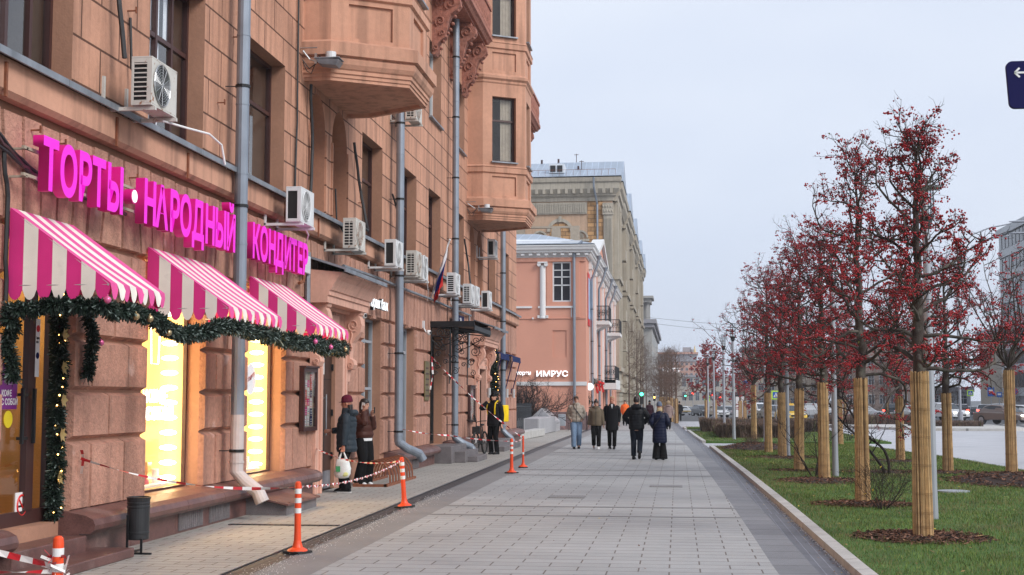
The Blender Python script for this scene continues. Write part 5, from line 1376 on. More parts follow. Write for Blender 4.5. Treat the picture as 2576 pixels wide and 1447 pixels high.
S('pink_wall', (.62, .30, .215), var=.05, vs=.5, rough=.85, bump=.002, bs=20)
S('white_trim', (.68, .68, .68), var=.06, vs=1, rough=.7)
S('pink_plinth', (.17, .11, .11), var=.3, vs=2, rough=.6, c2=(.30, .17, .16), c2at=(.6, .66), c2s=2)
S('roof_zinc', (.36, .42, .50), rough=.42, metal=.35, var=.08, vs=1, brick=('xy', .55, 30, .02, (0, 15), (1.5, 1.5, 1.5), .05))
S('roof_white', (.66, .70, .75), rough=.5, var=.08, vs=1)
PYW = 76.0; zb = gz(76)
pk = thing('pink_restaurant_building', 'two storey pink building with white columns and dentil cornice behind the bare shrub', 'building', (-5.16, PYW, zb))
side = lambda a, b, c=0.0: Vector((-5.16 - a, PYW - c, b))     # a runs left from the corner
front = lambda a, b, c=0.0: Vector((-5.16 + c, PYW + a, b))
w = MB(side)
wallgrid(w, 0, 12, zb - .5, 9.75, [(.85, 1.92, 7.2, 9.5, .14), (1.12, 1.92, 4.02, 5.56, .06), (.9, 2.0, .95, 2.42, .05), (2.75, 4.0, .95, 2.42, .05)], .1)
for a, b, c, d_, e in [(1.12, 1.92, 4.02, 5.56, .06), (.9, 2.0, .95, 2.42, .05), (2.75, 4.0, .95, 2.42, .05)]: w.quad((a, c, -e), (b, c, -e), (b, d_, -e), (a, d_, -e))
w.box(.35, .75, 6.3, 9.75, 0, .07); w.box(2.02, 2.25, 6.95, 9.45, -.02, .03)
w.box(0, 12, 9.52, 9.75, 0, .08)
w.build('side_wall', ['pink_wall'], pk)
w = MB(front)
fops = [(4 + 4.4 * k, 5.3 + 4.4 * k, 3.2, 5.4, .2) for k in range(8)] + [(4 + 4.4 * k, 5.3 + 4.4 * k, 6.9, 9.2, .2) for k in range(8)] + [(4 + 4.4 * k, 5.3 + 4.4 * k, .6, 2.3, .2) for k in range(8)]
wallgrid(w, 0, 38, zb - 1, 9.75, fops, .2); w.quad((38, zb - 1, 0), (38, zb - 1, -11), (38, 9.75, -11), (38, 9.75, 0)); w.build('street_wall', ['pink_wall'], pk)
grid_windows(front, pk, [4 + 4.4 * k for k in range(8)], [3.2], 1.3, 2.2); grid_windows(front, pk, [4 + 4.4 * k for k in range(8)], [6.9], 1.3, 2.3)
grid_windows(front, pk, [4 + 4.4 * k for k in range(8)], [.6], 1.3, 1.7)
w = MB(side)        # side window
for x0, x1, z0, z1 in [(.85, .93, 7.2, 9.5), (1.84, 1.92, 7.2, 9.5), (.93, 1.84, 7.2, 7.28), (.93, 1.84, 9.42, 9.5), (1.35, 1.42, 7.28, 9.42), (.93, 1.84, 8.12, 8.19), (.93, 1.84, 8.60, 8.66), (.93, 1.84, 9.0, 9.05)]: w.box(x0, x1, z0, z1, -.14, -.06)
sw = w.build('window', ['frame_white'], pk)
w = MB(side); w.quad((.9, 7.2, -.11), (1.9, 7.2, -.11), (1.9, 9.5, -.11), (.9, 9.5, -.11)); w.build('pane', ['far_pane'], sw)
def cornice_ring(prof, mt, name, d=.0):
    m = MB(); plan = [(-12.0, 0), (0, 0), (0, 38)]      # (x offset, y offset)
    rs = []
    for off, z in prof: rs.append([(-5.16 - 12, PYW - off, z), (-5.16 + off, PYW - off, z), (-5.16 + off, PYW + 38, z)])
    fs = [(i * 3 + j, i * 3 + j + 1, (i + 1) * 3 + j + 1, (i + 1) * 3 + j) for i in range(len(prof) - 1) for j in range(2)]
    m.add([p for r in rs for p in r], fs); return m
m = cornice_ring([(0, 9.75), (.05, 9.75), (.05, 9.85), (.10, 9.86), (.10, 9.98), (.34, 10.02), (.36, 10.12), (.46, 10.18), (.50, 10.34), (.54, 10.36), (.54, 10.42), (.0, 10.50)], 'white_trim', 'cornice')
for k in range(26): m.box(-5.2 - k * .46, -5.2 - k * .46 + .2, PYW - .3, PYW - .10, 9.86, 9.97)
for k in range(60): m.box(-5.06, -4.86, PYW + k * .62, PYW + k * .62 + .22, 9.86, 9.97)
m.build('dentil_cornice', ['white_trim'], pk)
m = MB(side)
for a0, z0, z1, x1 in [(0, 2.40, 2.62, 12)]: m.box(-.03, x1, z0, z1, 0, .04)
m.box(.75, 2.75, 6.84, 6.95, 0, .10); m.box(3.1, 6.9, 6.84, 6.95, 0, .10); m.box(.80, .86, 6.3, 6.84, 0, .05); m.box(3.0, 3.1, 6.2, 6.3, 0, .1)
m.build('white_band', ['white_trim'], pk)
m = MB(side); m.box(0, 12, 6.22, 6.28, 0, .05); m.build('string_course', ['pink_wall'], pk)
for a in (2.48, 6.15, 9.8):
    m = MB(); cx_ = -5.16 - a
    m.lathe([(.19, 6.24), (.19, 6.32), (.17, 6.36), (.165, 9.2), (.15, 9.28), (.2, 9.32)], (cx_, PYW - .02, 0), 16)
    for s in (-.2, .2):
        m.loft([[(cx_ + s + .11 * math.cos(t * math.pi / 6), yy, 9.34 + .11 * math.sin(t * math.pi / 6)) for t in range(12)] for yy in (PYW - .24, PYW + .02)])
    m.box(cx_ - .28, cx_ + .28, PYW - .26, PYW, 9.42, 9.5)
    for s in (-.3, .2): m.box(cx_ + s, cx_ + s + .12, PYW - .14, PYW, 6.26, 6.42)
    m.build('half_column', ['white_trim'], pk, smooth=False)
m = MB(side); m.box(-.05, 12, zb - .3, .90, 0, .06); m.xf = front; m.box(-.06, 38, zb - 1, .7, 0, .06); m.build('plinth', ['pink_plinth'], pk)
m = MB(); e = .54
m.add([(-17.2, PYW - e, 10.48), (-5.16 + e, PYW - e, 10.48), (-5.16 + e, PYW + 38, 10.48), (-8.5, PYW + 5.0, 11.75), (-8.5, PYW + 38, 11.75), (-17.2, PYW + 5.0, 11.75)], [(0, 1, 3, 5), (1, 2, 4, 3)]); m.build('roof', ['roof_zinc'], pk, fix=False)
m = MB(); m.box(-17.2, -5.4, PYW - .1, PYW + .4, 10.5, 10.72); m.add([(-17.2, PYW - .3, 10.55), (-6.6, PYW - .3, 10.55), (-6.0, PYW + 1.4, 10.95), (-17.2, PYW + 1.4, 11.1)], [(0, 1, 2, 3)]); m.build('roof_apron', ['roof_white'], pk)
m = MB(); 
for x in (-12.2, -9.9, -7.6, -6.4): m.box(x - .28, x + .28, 84, 84.4, 11.2, 12.5)
m.box(-13, -6.1, 84, 84.3, 12.5, 12.62); m.box(-13, -6.1, 84.05, 84.25, 11.0, 11.5); m.build('roof_parapet', ['curtain_beige'], pk)
m = MB(); m.prism([(82, 10.5), (94, 10.5), (88, 11.8)], 'x', -5.5, -4.95); m.build('gable', ['pink_wall'], pk)
m = MB()
for a_, b_ in [((81.5, 10.4), (88, 11.9)), ((94.5, 10.4), (88, 11.9))]: m.add([(-5.5, a_[0], a_[1]), (-4.75, a_[0], a_[1]), (-4.75, b_[0], b_[1]), (-5.5, b_[0], b_[1]), (-5.5, a_[0], a_[1] + .3), (-4.75, a_[0], a_[1] + .3), (-4.75, b_[0], b_[1] + .3), (-5.5, b_[0], b_[1] + .3)], [(0, 3, 2, 1), (4, 5, 6, 7), (0, 1, 5, 4), (1, 2, 6, 5), (2, 3, 7, 6), (3, 0, 4, 7)])
m.build('gable_cornice', ['white_trim'], pk)
for k in range(8):      # white pilasters on the street front
    m = MB(front); a = 2.6 + 4.4 * k; m.box(a, a + .6, 2.7, 9.75, 0, .14); m.box(a - .08, a + .68, 9.3, 9.6, 0, .2); m.build('pilaster', ['white_trim'], pk)
text_mesh('raised_sign_lettering', 'ИМРУС', .44, .08, lambda a, b, c: side(2.88 - a, 2.92 + b, .03 + c), 'sign_glow', pk, sx=1.16, bold=.012, side='frame_white')
text_mesh('raised_sign_lettering', 'ресторан', .31, .06, lambda a, b, c: side(4.50 - a, 3.02 + b, .03 + c), 'sign_glow', pk, sx=.95, bold=.010, side='frame_white')
m = MB(front); m.box(1.3, 3.6, 5.9, 9.0, .02, .05); ba = m.build('banner', ['red'], pk)
S('banner_blue', (.35, .48, .66), rough=.6, var=.25, vs=1)
m = MB(front); m.box(1.35, 3.55, 6.3, 8.7, .05, .06); m.build('banner_picture', ['banner_blue'], ba)
def far_pipe(x, y, z1, lab):
    t = thing('downpipe', lab, 'drainpipe', (x, y, 0), 'grey downpipes of the pink building')
    o = MB(); o.tube([(x, y, gz(y) + .2), (x, y, z1 - 1.2), (x + .3, y, z1 - .45), (x + .42, y, z1)], .075, 8); o.lathe([(.08, z1 - .05), (.17, z1 + .2)], (x + .42, y, 0), 8); o.build('pipe', ['pipe_metal'], t)
    z = 1.2
    while z < z1 - 1.2: o = MB(); o.tube([(x, y, z), (x, y, z + .05)], .09, 8); z += 1.9; o.build('clamp', ['black_metal'], t)
x = PY(1445, 900, PYW - .15).x
t = thing('downpipe', 'grey downpipe on the side wall of the pink building right of its window', 'drainpipe', (x, PYW - .15, 0), 'grey downpipes of the pink building')
o = MB(); o.tube([(x, PYW - .13, .15), (x, PYW - .13, 10.0)], .08, 10); o.build('pipe', ['pipe_metal'], t); o = MB(); o.lathe([(.08, 10.0), (.18, 10.3)], (x, PYW - .13, 0), 10); o.tube([(x, PYW - .4, 10.25), (x + .5, PYW - .3, 10.65)], .07, 8); o.build('hopper', ['pipe_metal'], t)
for k, (px, y) in enumerate([(1491, 78.6), (1511, 85.8), (1528, 94.2), (1538, 100)]): far_pipe(-4.98, y, 9.9, ['street side downpipe nearest the corner of the pink building', 'second street side downpipe of the pink building', 'third street side downpipe of the pink building', 'fourth street side downpipe of the pink building'][k])
def far_balcony(y0, y1, z, xo, nm='balcony'):
    m = MB(); m.box(-5.16, xo, y0, y1, z - .22, z); m.prism([(-5.16, z - .22), (xo - .2, z - .22), (-5.16, z - .6)], 'y', y0 + .2, y1 - .2); b = m.build(nm, ['white_trim'], pk)
    m = MB()
    for k in range(10): m.tube([(-5.1 + (xo + 5.1) * k / 9, y0 + .05, z), (-5.1 + (xo + 5.1) * k / 9, y0 + .05, z + .95)], .014, 4)
    for k in range(14): m.tube([(xo - .04, y0 + (y1 - y0) * k / 13, z), (xo - .04, y0 + (y1 - y0) * k / 13, z + .95)], .014, 4)
    for zz in (z + .1, z + .95): m.tube([(-5.1, y0 + .05, zz), (xo - .04, y0 + .05, zz), (xo - .04, y1, zz)], .025, 4)
    for k in range(5): scx = -5.0 + (xo + 5.0) * (k + .5) / 5; m.tube([(scx + .1 * math.cos(t_ * .5) * (1 - t_ / 24), y0 + .04, z + .5 + .25 * math.sin(t_ * .5) * (1 - t_ / 24)) for t_ in range(20)], .014, 4)
    m.build('railing', ['fence_iron'], b)
far_balcony(84.2, 87.4, 6.55, -4.25); far_balcony(96.5, 100, 6.4, -4.1); far_balcony(92.5, 99, 2.95, -4.25, 'entrance_canopy')
m = MB(front); m.box(16.5, 23, 2.3, 2.95, 0, .95); m.build('canopy_fascia', ['white_trim'], pk)
t = thing('globe_lamp', 'round lit globe lamp with garland at the pink building entrance', 'lamp', (-4.7, 78.4, 0))
p = PY(1484, 973, 77.5); o = MB(); o.ball(p, .22, 14, 9); o.build('globe', ['white_face'], t, smooth=True); o = MB(); o.tube([p, p + Vector((-.5, 0, .35)), p + Vector((-.6, 0, .5))], .03, 6); o.build('arm', ['black'], t)
t = thing('entrance_garland', 'dark christmas garland with red ribbons round the pink building entrance', 'garland', (-4.8, 80, 0))
m = MB(); q = random.Random(2)
for pth in [[PY(1482, 990, 78), PY(1480, 1050, 78)], [PY(1488, 958, 79), PY(1515, 966, 83)]]:
    for k in range(220):
        c_ = pth[0].lerp(pth[1], q.random()) + Vector((q.gauss(0, .1), q.gauss(0, .1), q.gauss(0, .1))); u = Vector((q.gauss(0, 1), q.gauss(0, 1), q.gauss(0, 1))) * .07; v = Vector((q.gauss(0, 1), q.gauss(0, 1), q.gauss(0, 1))) * .03; m.add([c_ - u, c_ + v, c_ + u], [(0, 1, 2)])
m.build('greenery', ['fir'], t, fix=False)
m = MB()
for (px, py) in [(1502, 968), (1508, 962), (1516, 965)]:
    c_ = PY(px, py, 81); m.ball(c_, (.12, .08, .1), 8, 5); m.add([c_, c_ + Vector((.1, 0, -.5)), c_ + Vector((-.02, 0, -.55)), c_ + Vector((-.12, 0, -.1))], [(0, 1, 2, 3)])
m.build('red_ribbons', ['red'], t)

# ---- cream building with towers
S('cream_stone', (.39, .35, .285), var=.10, vs=.5, rough=.85, fine=.06, streak=.15)
S('cream_render', (.46, .31, .21), var=.10, vs=.4, rough=.85, fine=.05, streak=.12)
S('tile_orange', (.48, .27, .12), var=.14, vs=.8, rough=.8, brick=('xz', .62, .36, .03, (0, 0), (.45, .45, .45), .28))
S('tile_street', (.36, .28, .19), var=.14, vs=.5, rough=.85, brick=('yz', .62, .36, .03, (0, 0), (.5, .5, .5), .18))
CY_, CX_ = 113.0, -5.35; zc = gz(113)
cb = thing('cream_apartment_building', 'tall cream and ochre tiled building with pilasters, deep bracketed cornice and zinc roof', 'building', (CX_, CY_, zc))
cs = lambda a, b, c=0.0: Vector((CX_ - a, CY_ - c, b)); cf = lambda a, b, c=0.0: Vector((CX_ + c, CY_ + a, b))
w = MB(cs); wallgrid(w, 0, 14, zc - 1, 18.6, [], .1); w.build('side_wall', ['cream_render'], cb)
w = MB(cs); w.box(.85, 2.15, zc, 18.6, 0, .03); w.box(3.6, 5.4, 10, 16.0, 0, .03); w.box(3.7, 5.3, 15.99, 16.6, 0, .028); w.build('tiled_panel', ['tile_orange'], cb)
w = MB(cs)
w.box(.0, .78, zc, 17.6, 0, .12)
for k in range(6): w.box(.08 + k * .12, .13 + k * .12, 5, 17.0, .12, .17)
w.box(-.06, .86, 17.3, 18.3, 0, .22)
for k in range(8): w.ball((.04 + .11 * k, 17.6 + .4 * (k % 2), .22), (.07, .14, .07), 6, 4)
w.box(2.2, 14, 17.4, 18.4, 0, .14)
for k in range(60): w.box(2.3 + k * .2, 2.4 + k * .2, 17.5, 18.3, .14, .2)
w.build('corner_pilaster', ['cream_stone'], cb)
w = MB(cs)      # arch and shell ornaments
def arch(mb, ca, cbz, r0, r1, c0, c1, n=18):
    for i in range(n):
        a, b = math.pi * i / n, math.pi * (i + 1) / n
        P = lambda r, t_, c: (ca + r * math.cos(t_), cbz + r * math.sin(t_), c)
        mb.quad(P(r0, a, c1), P(r1, a, c1), P(r1, b, c1), P(r0, b, c1)); mb.quad(P(r1, a, c0), P(r1, b, c0), P(r1, b, c1), P(r1, a, c1)); mb.quad(P(r0, a, c0), P(r0, b, c0), P(r0, b, c1), P(r0, a, c1))
arch(w, 4.5, 15.9, .85, 1.12, 0, .16); w.box(4.38, 4.62, 16.7, 17.2, 0, .26)
for ca in (2.75, 6.25, 9.5):
    arch(w, ca, 15.35, .5, .66, 0, .14)
    for k in range(7):
        t_ = math.pi * (k + .5) / 7; w.box(ca - .03 + .25 * math.cos(t_), ca + .03 + .25 * math.cos(t_), 15.35, 15.4 + .42 * math.sin(t_), 0, .1)
for a, b in [(2.0, 3.6), (5.4, 7.1), (8.6, 14)]: w.box(a, b, 15.05, 15.25, 0, .14)
w.build('arch_ornament', ['cream_stone'], cb)
TOW = [(0.6, 7.5), (19, 26.5), (38, 46), (59, 68), (78, 84)]
w = MB(cf)
wallgrid(w, 0, 84, zc - 2, 18.6, [], .2); w.quad((84, zc - 2, 0), (84, zc - 2, -12), (84, 18.6, -12), (84, 18.6, 0)); w.build('street_wall', ['tile_street'], cb)
q = random.Random(4)
for k, (a, b) in enumerate(TOW):
    w = MB(cf); w.box(a, b, zc - 2, 18.6, 0, .35)
    for s in (a, (a + b) / 2 - .4, b - .8): w.box(s, s + .8, 4, 18.4, .35, .47)
    for z in (2.2, 4.0, 11.8): w.box(a - .15, b + .15, z, z + .35, 0, .6)
    for z in [zc + .2 + .5 * j for j in range(7)]: w.box(a - .05, b + .05, z, z + .42, 0, .44)
    w.build('tower_bay', ['cream_stone'], cb)
    w = MB(cf)
    run(w, [(0, 18.5), (.4, 18.5), (.45, 18.9), (.6, 19.0), (.62, 19.4), (.8, 19.6), (.88, 20.1), (0, 20.2)], a - .5, b + .5); w.build('tower_cornice', ['cream_stone'], cb)
    w = MB(cf); w.add([(a - .6, 20.2, .92), (b + .6, 20.2, .92), ((a + b) / 2, 22.6, .85), ((a + b) / 2, 22.6, -5), (a - .6, 20.2, -5), (b + .6, 20.2, -5)], [(0, 1, 2), (0, 2, 3, 4), (1, 5, 3, 2)]); w.build('tower_roof', ['roof_zinc'], cb)
    w = MB(cf)
    for j in range(5):
        for s in range(2): w.box(a + .9 + s * (b - a) / 2, a + 2.1 + s * (b - a) / 2, 4.8 + 2.8 * j, 6.4 + 2.8 * j, .36, .38)
    w.build('bay_windows', ['far_pane'], cb)
for (a, b) in [(8.5, 18), (27.5, 37), (47, 58), (69, 77)]:
    grid_windows(cf, cb, [a + .8 + 2.8 * j for j in range(int((b - a - 1) / 2.8))], [1, 4.6, 7.4, 10.2, 13.0, 15.8], 1.2, 1.7, 'frame_brown', -.02)
    for j in range(4): w = MB(cf); w.box(a + 1.5, a + 3.8, 6.0 + 2.8 * j, 6.15 + 2.8 * j, 0, .7); w.box(a + 1.5, a + 3.8, 6.15 + 2.8 * j, 7.0 + 2.8 * j, .64, .7); w.build('loggia', ['cream_stone'], cb)
m = MB()
rs = []
prof = [(.0, 18.5), (.10, 18.5), (.14, 18.8), (.32, 18.95), (.32, 19.05), (.6, 19.5), (.6, 20.0), (.72, 20.1), (.78, 20.45), (0, 20.6)]
for off, z in prof: rs.append([(CX_ - 14, CY_ - off, z), (CX_ + off, CY_ - off, z), (CX_ + off, CY_ + 84, z)])
m.add([p for r in rs for p in r], [(i * 3 + j, i * 3 + j + 1, (i + 1) * 3 + j + 1, (i + 1) * 3 + j) for i in range(len(prof) - 1) for j in range(2)])
for k in range(22): m.box(CX_ - .2 - k * .64, CX_ + .04 - k * .64, CY_ - .62, CY_ - .1, 19.1, 19.55)
m.build('bracketed_cornice', ['cream_stone'], cb)
m = MB(); m.add([(CX_ - 14, CY_ - .8, 20.55), (CX_ + .78, CY_ - .8, 20.55), (CX_ + .7, CY_ + 6, 22.9), (CX_ - 14, CY_ + 6, 22.9), (CX_ + .78, CY_ + 10, 20.55), (CX_ - 14, CY_ + 14, 20.6)], [(0, 1, 2, 3), (1, 4, 2), (3, 2, 4, 5)]); m.build('roof', ['roof_zinc'], cb, fix=False)
m = MB(); m.box(CX_ - 5.5, CX_ - 4.2, CY_ + .6, CY_ + 3, 21.1, 21.9); dm_ = m.build('dormer', ['roof_white'], cb)
m = MB(); m.box(CX_ - 5.4, CX_ - 4.95, CY_ + .55, CY_ + .6, 21.2, 21.75); m.box(CX_ - 4.8, CX_ - 4.35, CY_ + .55, CY_ + .6, 21.2, 21.75); m.build('dormer_opening', ['black'], dm_)
m = MB()
for k in range(24): m.tube([(CX_ - 13.5 + k * .6, CY_ - .9, 20.6), (CX_ - 13.5 + k * .6, CY_ - .9, 21.1)], .012, 4)
m.tube([(CX_ - 13.5, CY_ - .9, 21.1), (CX_ + .3, CY_ - .9, 21.1)], .015, 4); m.build('roof_railing', ['rust'], cb)
for k, (px, py, h_) in enumerate([(1363, 393, .7), (1405, 391, .8), (1450, 385, 1.6), (1463, 425, 1.8), (1455, 425, .9)]):
    p = PY(px, py, CY_ + (6 if k < 3 else 2.5)); p.z = 22.85 if k < 3 else 21.5; m = MB(); m.tube([p, p + Vector((0, 0, h_ * .55))], .09 if h_ < 1 else .03, 6)
    if h_ > 1: m.tube([p + Vector((-.2, 0, h_ * .5)), p + Vector((.2, 0, h_ * .5))], .025, 4)
    tag(m.build(['vent_pipe', 'antenna'][h_ > 1], ['frame_brown']), ['short dark vent pipe leftmost on the cream building roof', 'short dark vent pipe near the middle of the cream building ridge', 'thin forked antenna on the cream building ridge', 'taller antenna mast on the front slope of the cream roof', 'small vent pipe beside the antenna mast on the cream roof'][k], 'antenna' if h_ > 1 else 'vent pipe')
x = PY(1503, 600, CY_ - .2).x; t = thing('downpipe', 'long blue grey downpipe on the ochre tiles of the cream building', 'drainpipe', (x, CY_, 0)); o = MB(); o.tube([(x, CY_ - .2, 9), (x, CY_ - .2, 18.2), (x - .25, CY_ - .9, 19.6), (x - .25, CY_ - 1, 20.4)], .09, 8); o.build('pipe', ['pipe_metal'], t)
# ---- grey corner tower and distant blocks
S('grey_stone', (.36, .35, .33), var=.08, vs=.4, rough=.85)
S('hotel_orange', (.52, .27, .19), var=.06, vs=.05, rough=.85); S('hotel_grey', (.30, .29, .31), var=.1, vs=.1, rough=.8); S('far_beige', (.38, .33, .27), var=.12, vs=.1, rough=.85); S('far_brown', (.27, .20, .17), var=.15, vs=.1, rough=.85); S('far_white', (.5, .52, .54), var=.1, vs=.1, rough=.8)
gb = thing('grey_corner_building', 'pale grey building with a dark overhanging cornice and small belvedere beyond the cream building', 'building', (-4.1, 230, gz(230)))
m = MB(); m.box(-16, -4.3, 230, 300, gz(300) - 1, 13.8); m.build('wall', ['grey_stone'], gb)
m = MB(); m.box(-16, -3.9, 229.2, 300, 13.8, 14.5); m.box(-16, -3.5, 228.8, 300.5, 14.5, 15.2); m.build('cornice', ['hotel_grey'], gb)
m = MB()
for x in (-6.8, -5.2): 
    for y in (231, 237): m.box(x, x + .5, y, y + .5, 15.2, 18.2)
m.box(-7.2, -4.4, 230.5, 238, 18.2, 18.9); m.box(-7.6, -4.0, 230, 238.5, 18.9, 19.3); m.box(-6.6, -5.2, 232, 237, 15.2, 18.2); m.build('belvedere', ['grey_stone'], gb)
gf = lambda a, b, c=0.0: Vector((-4.3 + c, 230 + a, b))
grid_windows(gf, gb, [2 + 4.5 * k for k in range(12)], [1.5, 4.8, 8.1, 11.2], 1.6, 1.9, 'far_white', -.02)
def block(name, label, x0, x1, y0, y1, z1, mt, cols, rows, wf=.55, hf=.5, band=None, roof=True):
    t = thing(name, label, 'building', ((x0 + x1) / 2, y0, gz(y0)))
    m = MB(); m.box(x0, x1, y0, y1, gz(y0) - 3, z1); m.build('wall', [mt], t)
    if roof: m = MB(); m.box(x0 - .5, x1 + .5, y0 - .5, y1 + .5, z1, z1 + .7); m.build('roof', ['hotel_grey' if band is None else band], t)
    fx = lambda a, b, c=0.0: Vector((x0 + a, y0 - c, b))
    zz0 = gz(y0) + 1.0; cw, rh = (x1 - x0) / cols, (z1 - zz0) / rows
    grid_windows(fx, t, [cw * (k + .5 - wf / 2) for k in range(cols)], [zz0 + rh * (r + .3) for r in range(rows)], cw * wf, rh * hf, 'far_white', -.03)
    return t
hb = block('hotel_building', 'distant orange and grey hotel with a stepped roofline closing the street', -9.6, 16, 620, 660, 18.5, 'hotel_orange', 12, 8)
m = MB(); m.box(-9.6, 9, 622, 655, 19.2, 22.0); m.build('upper_storey', ['hotel_grey'], hb); m = MB(); m.box(-10.2, 9.6, 621, 656, 22.0, 22.9); m.build('upper_roof', ['hotel_orange'], hb)
m = MB()
for x_, w_, h_ in [(-4, 2.4, 1.6), (2.5, 4, 2.6), (6, 1.6, 1.6)]: m.box(x_, x_ + w_, 630, 634, 22.9, 22.9 + h_)
m.build('roof_plant', ['hotel_grey'], hb)
block('hotel_wing', 'lower wide hotel wing with tall pale pillars below the orange hotel', -9.6, 34, 560, 600, 10.5, 'far_beige', 16, 2, .62, .62)
m = MB(); m.tube([(9, 700, 10), (9, 700, 24), (9, 700, 29)], [1.2, 1.0, .1], 8); tag(m.build('spire', ['gold_leaf']), 'tiny golden spire behind the orange hotel', 'spire')
t = thing('rooftop_sign', 'glowing white bank letters with slanted bars on the roof in front of the hotel', 'sign', (-6, 520, 10))
p = PY(1683, 937, 520); text_mesh('lettering', 'ВТБ', 2.3, .2, lambda a, b, c: Vector((p.x - .9 + a + b * .2, 520 - c, p.z + b)), 'sign_glow', t, sx=1.1, bold=.05)
m = MB()
for k in range(3): z = p.z + .5 + k * .55; m.box(p.x - 3.1 + k * .35, p.x - 1.3 + k * .35, 519.8, 520, z, z + .3)
m.build('slanted_bars', ['sign_glow'], t); m = MB(); m.box(p.x - 3, p.x + 4.5, 520.2, 520.4, gz(520), p.z); m.build('support', ['far_beige'], t)
block('dark_glass_block', 'narrow dark blue glass block at the end of the pavement', (1648 - 1705) / 3350 * 380, (1661 - 1705) / 3350 * 380, 380, 395, 5.3, 'banner_blue', 2, 2)
block('small_beige_block', 'small beige block right above the dark glass block', (1646 - 1705) / 3350 * 430, (1664 - 1705) / 3350 * 430, 430, 445, 10.5, 'far_beige', 2, 3)
sb = thing('grey_slab_building', 'tall grey office slab with long window bands behind the right trees', 'building', (46.7, 150, gz(150)))
m = MB(); m.box(46.7, 62, 110, 200, -3, 25); m.build('wall', ['hotel_grey'], sb)
for k in range(7):
    m = MB(); m.box(46.5, 46.72, 110, 200, 2 + 3.3 * k, 3.1 + 3.3 * k); m.build('spandrel_band', ['far_white'], sb)
m = MB(); m.box(46.3, 62.3, 109.5, 200.5, 25, 26); m.build('roof_edge', ['far_white'], sb)
for k in range(7):
    m = MB()
    for j in range(45): m.box(46.62, 46.68, 110.4 + j * 2, 111.9 + j * 2, 3.2 + 3.3 * k, 5.1 + 3.3 * k)
    m.build('window_band', ['far_pane'], sb)
block('beige_block', 'beige apartment block behind the wrapped trunks across the road', 13, 27, 262, 275, 11, 'far_beige', 7, 4)
block('brown_block', 'brown apartment block across the road right of the beige one', 29, 44, 240, 255, 13, 'far_brown', 8, 4)
block('pale_block', 'pale flat block across the road at the far right', 50, 66, 215, 230, 12, 'far_beige', 8, 4)
block('low_kiosk', 'low white flat roofed kiosk beyond the parked traffic', 36, 42, 200, 204, 2.6, 'far_white', 3, 1)

# ================================================================ signs and signals
def crosswalk_sign(px, py, Y, size, label):
    c = PY(px, py, Y); s = size / 2
    t = thing('crosswalk_sign', label, 'road sign', (c.x, Y, gz(Y)), 'blue crosswalk signs with yellow green borders')
    o = MB(); o.box(c.x - s, c.x + s, Y, Y + .03, c.z - s, c.z + s); o.build('border', ['sign_lime'], t)
    k = s * .72; o = MB(); o.box(c.x - k, c.x + k, Y - .01, Y, c.z - k, c.z + k); o.build('board', ['sign_blue'], t)
    o = MB(); o.add([(c.x - k * .8, Y - .015, c.z - k * .7), (c.x + k * .8, Y - .015, c.z - k * .7), (c.x, Y - .015, c.z + k * .8)], [(0, 1, 2)]); o.build('white_triangle', ['sign_white'], t)
    o = MB(); o.ball((c.x, Y - .03, c.z + k * .3), (k * .12, .01, k * .12), 6, 4); o.tube([(c.x, Y - .03, c.z + k * .15), (c.x - k * .05, Y - .03, c.z - k * .15), (c.x - k * .3, Y - .03, c.z - k * .6)], k * .07, 4); o.tube([(c.x - k * .05, Y - .03, c.z - k * .15), (c.x + k * .3, Y - .03, c.z - k * .6)], k * .07, 4); o.build('walking_figure', ['black'], t)
    o = MB(); o.tube([(c.x, Y + .06, gz(Y)), (c.x, Y + .06, c.z + s)], .035, 6); o.build('pole', ['lamp_pole'], t)
S('sign_lime', (.50, .80, .03), rough=.4, var=.02); S('sign_blue', (.01, .10, .42), rough=.4, var=.02)
crosswalk_sign(1952, 994, 112, .72, 'crosswalk sign between two wrapped trunks above the yellow taxi')
crosswalk_sign(1779, 1003, 190, .78, 'small distant crosswalk sign above the white sedan in the middle of the street')
crosswalk_sign(2441, 989, 128, .56, 'crosswalk sign on the right above the dark hatchback')
def plate_sign(name, px, py, Y, w_, h_, mt, label, inner=None):
    c = PY(px, py, Y); t = thing(name, label, 'road sign', (c.x, Y, gz(Y)))
    o = MB(); o.box(c.x - w_ / 2, c.x + w_ / 2, Y, Y + .03, c.z - h_ / 2, c.z + h_ / 2); o.build('board', [mt], t, bevel=.01)
    if inner: o = MB(); o.box(c.x - w_ * .3, c.x + w_ * .3, Y - .01, Y, c.z - h_ * .1, c.z + h_ * .25); o.build('pictogram', [inner], t)
    o = MB(); o.tube([(c.x, Y + .06, gz(Y)), (c.x, Y + .06, c.z + h_ / 2)], .04, 6); o.build('pole', ['lamp_pole'], t)
plate_sign('bus_stop_sign', 2493, 986, 130, .62, .85, 'sign_blue', 'blue bus stop sign with a white pictogram at the far right', 'sign_white')
plate_sign('direction_plate', 2514, 993, 135, .5, .5, 'sign_blue', 'small blue direction plate right of the bus stop sign', 'sign_white')
plate_sign('street_sign', 1878, 961, 120, .6, .25, 'sign_blue', 'small blue street name sign between the goblet tree and the lamp')
c = PY(2553, 985, 140); t = thing('no_stopping_sign', 'round blue and red no stopping sign on a pole at the far right', 'road sign', (c.x, 140, gz(140)))
for rr, mt, dy in [(.32, 'red', 0), (.25, 'sign_blue', -.012)]:
    o = MB(); o.loft([[(c.x + rr * math.cos(a * math.pi / 10), 140 + dy + k, c.z + rr * math.sin(a * math.pi / 10)) for a in range(20)] for k in (0, .01)]); o.build('disc', [mt], t)
o = MB(); 
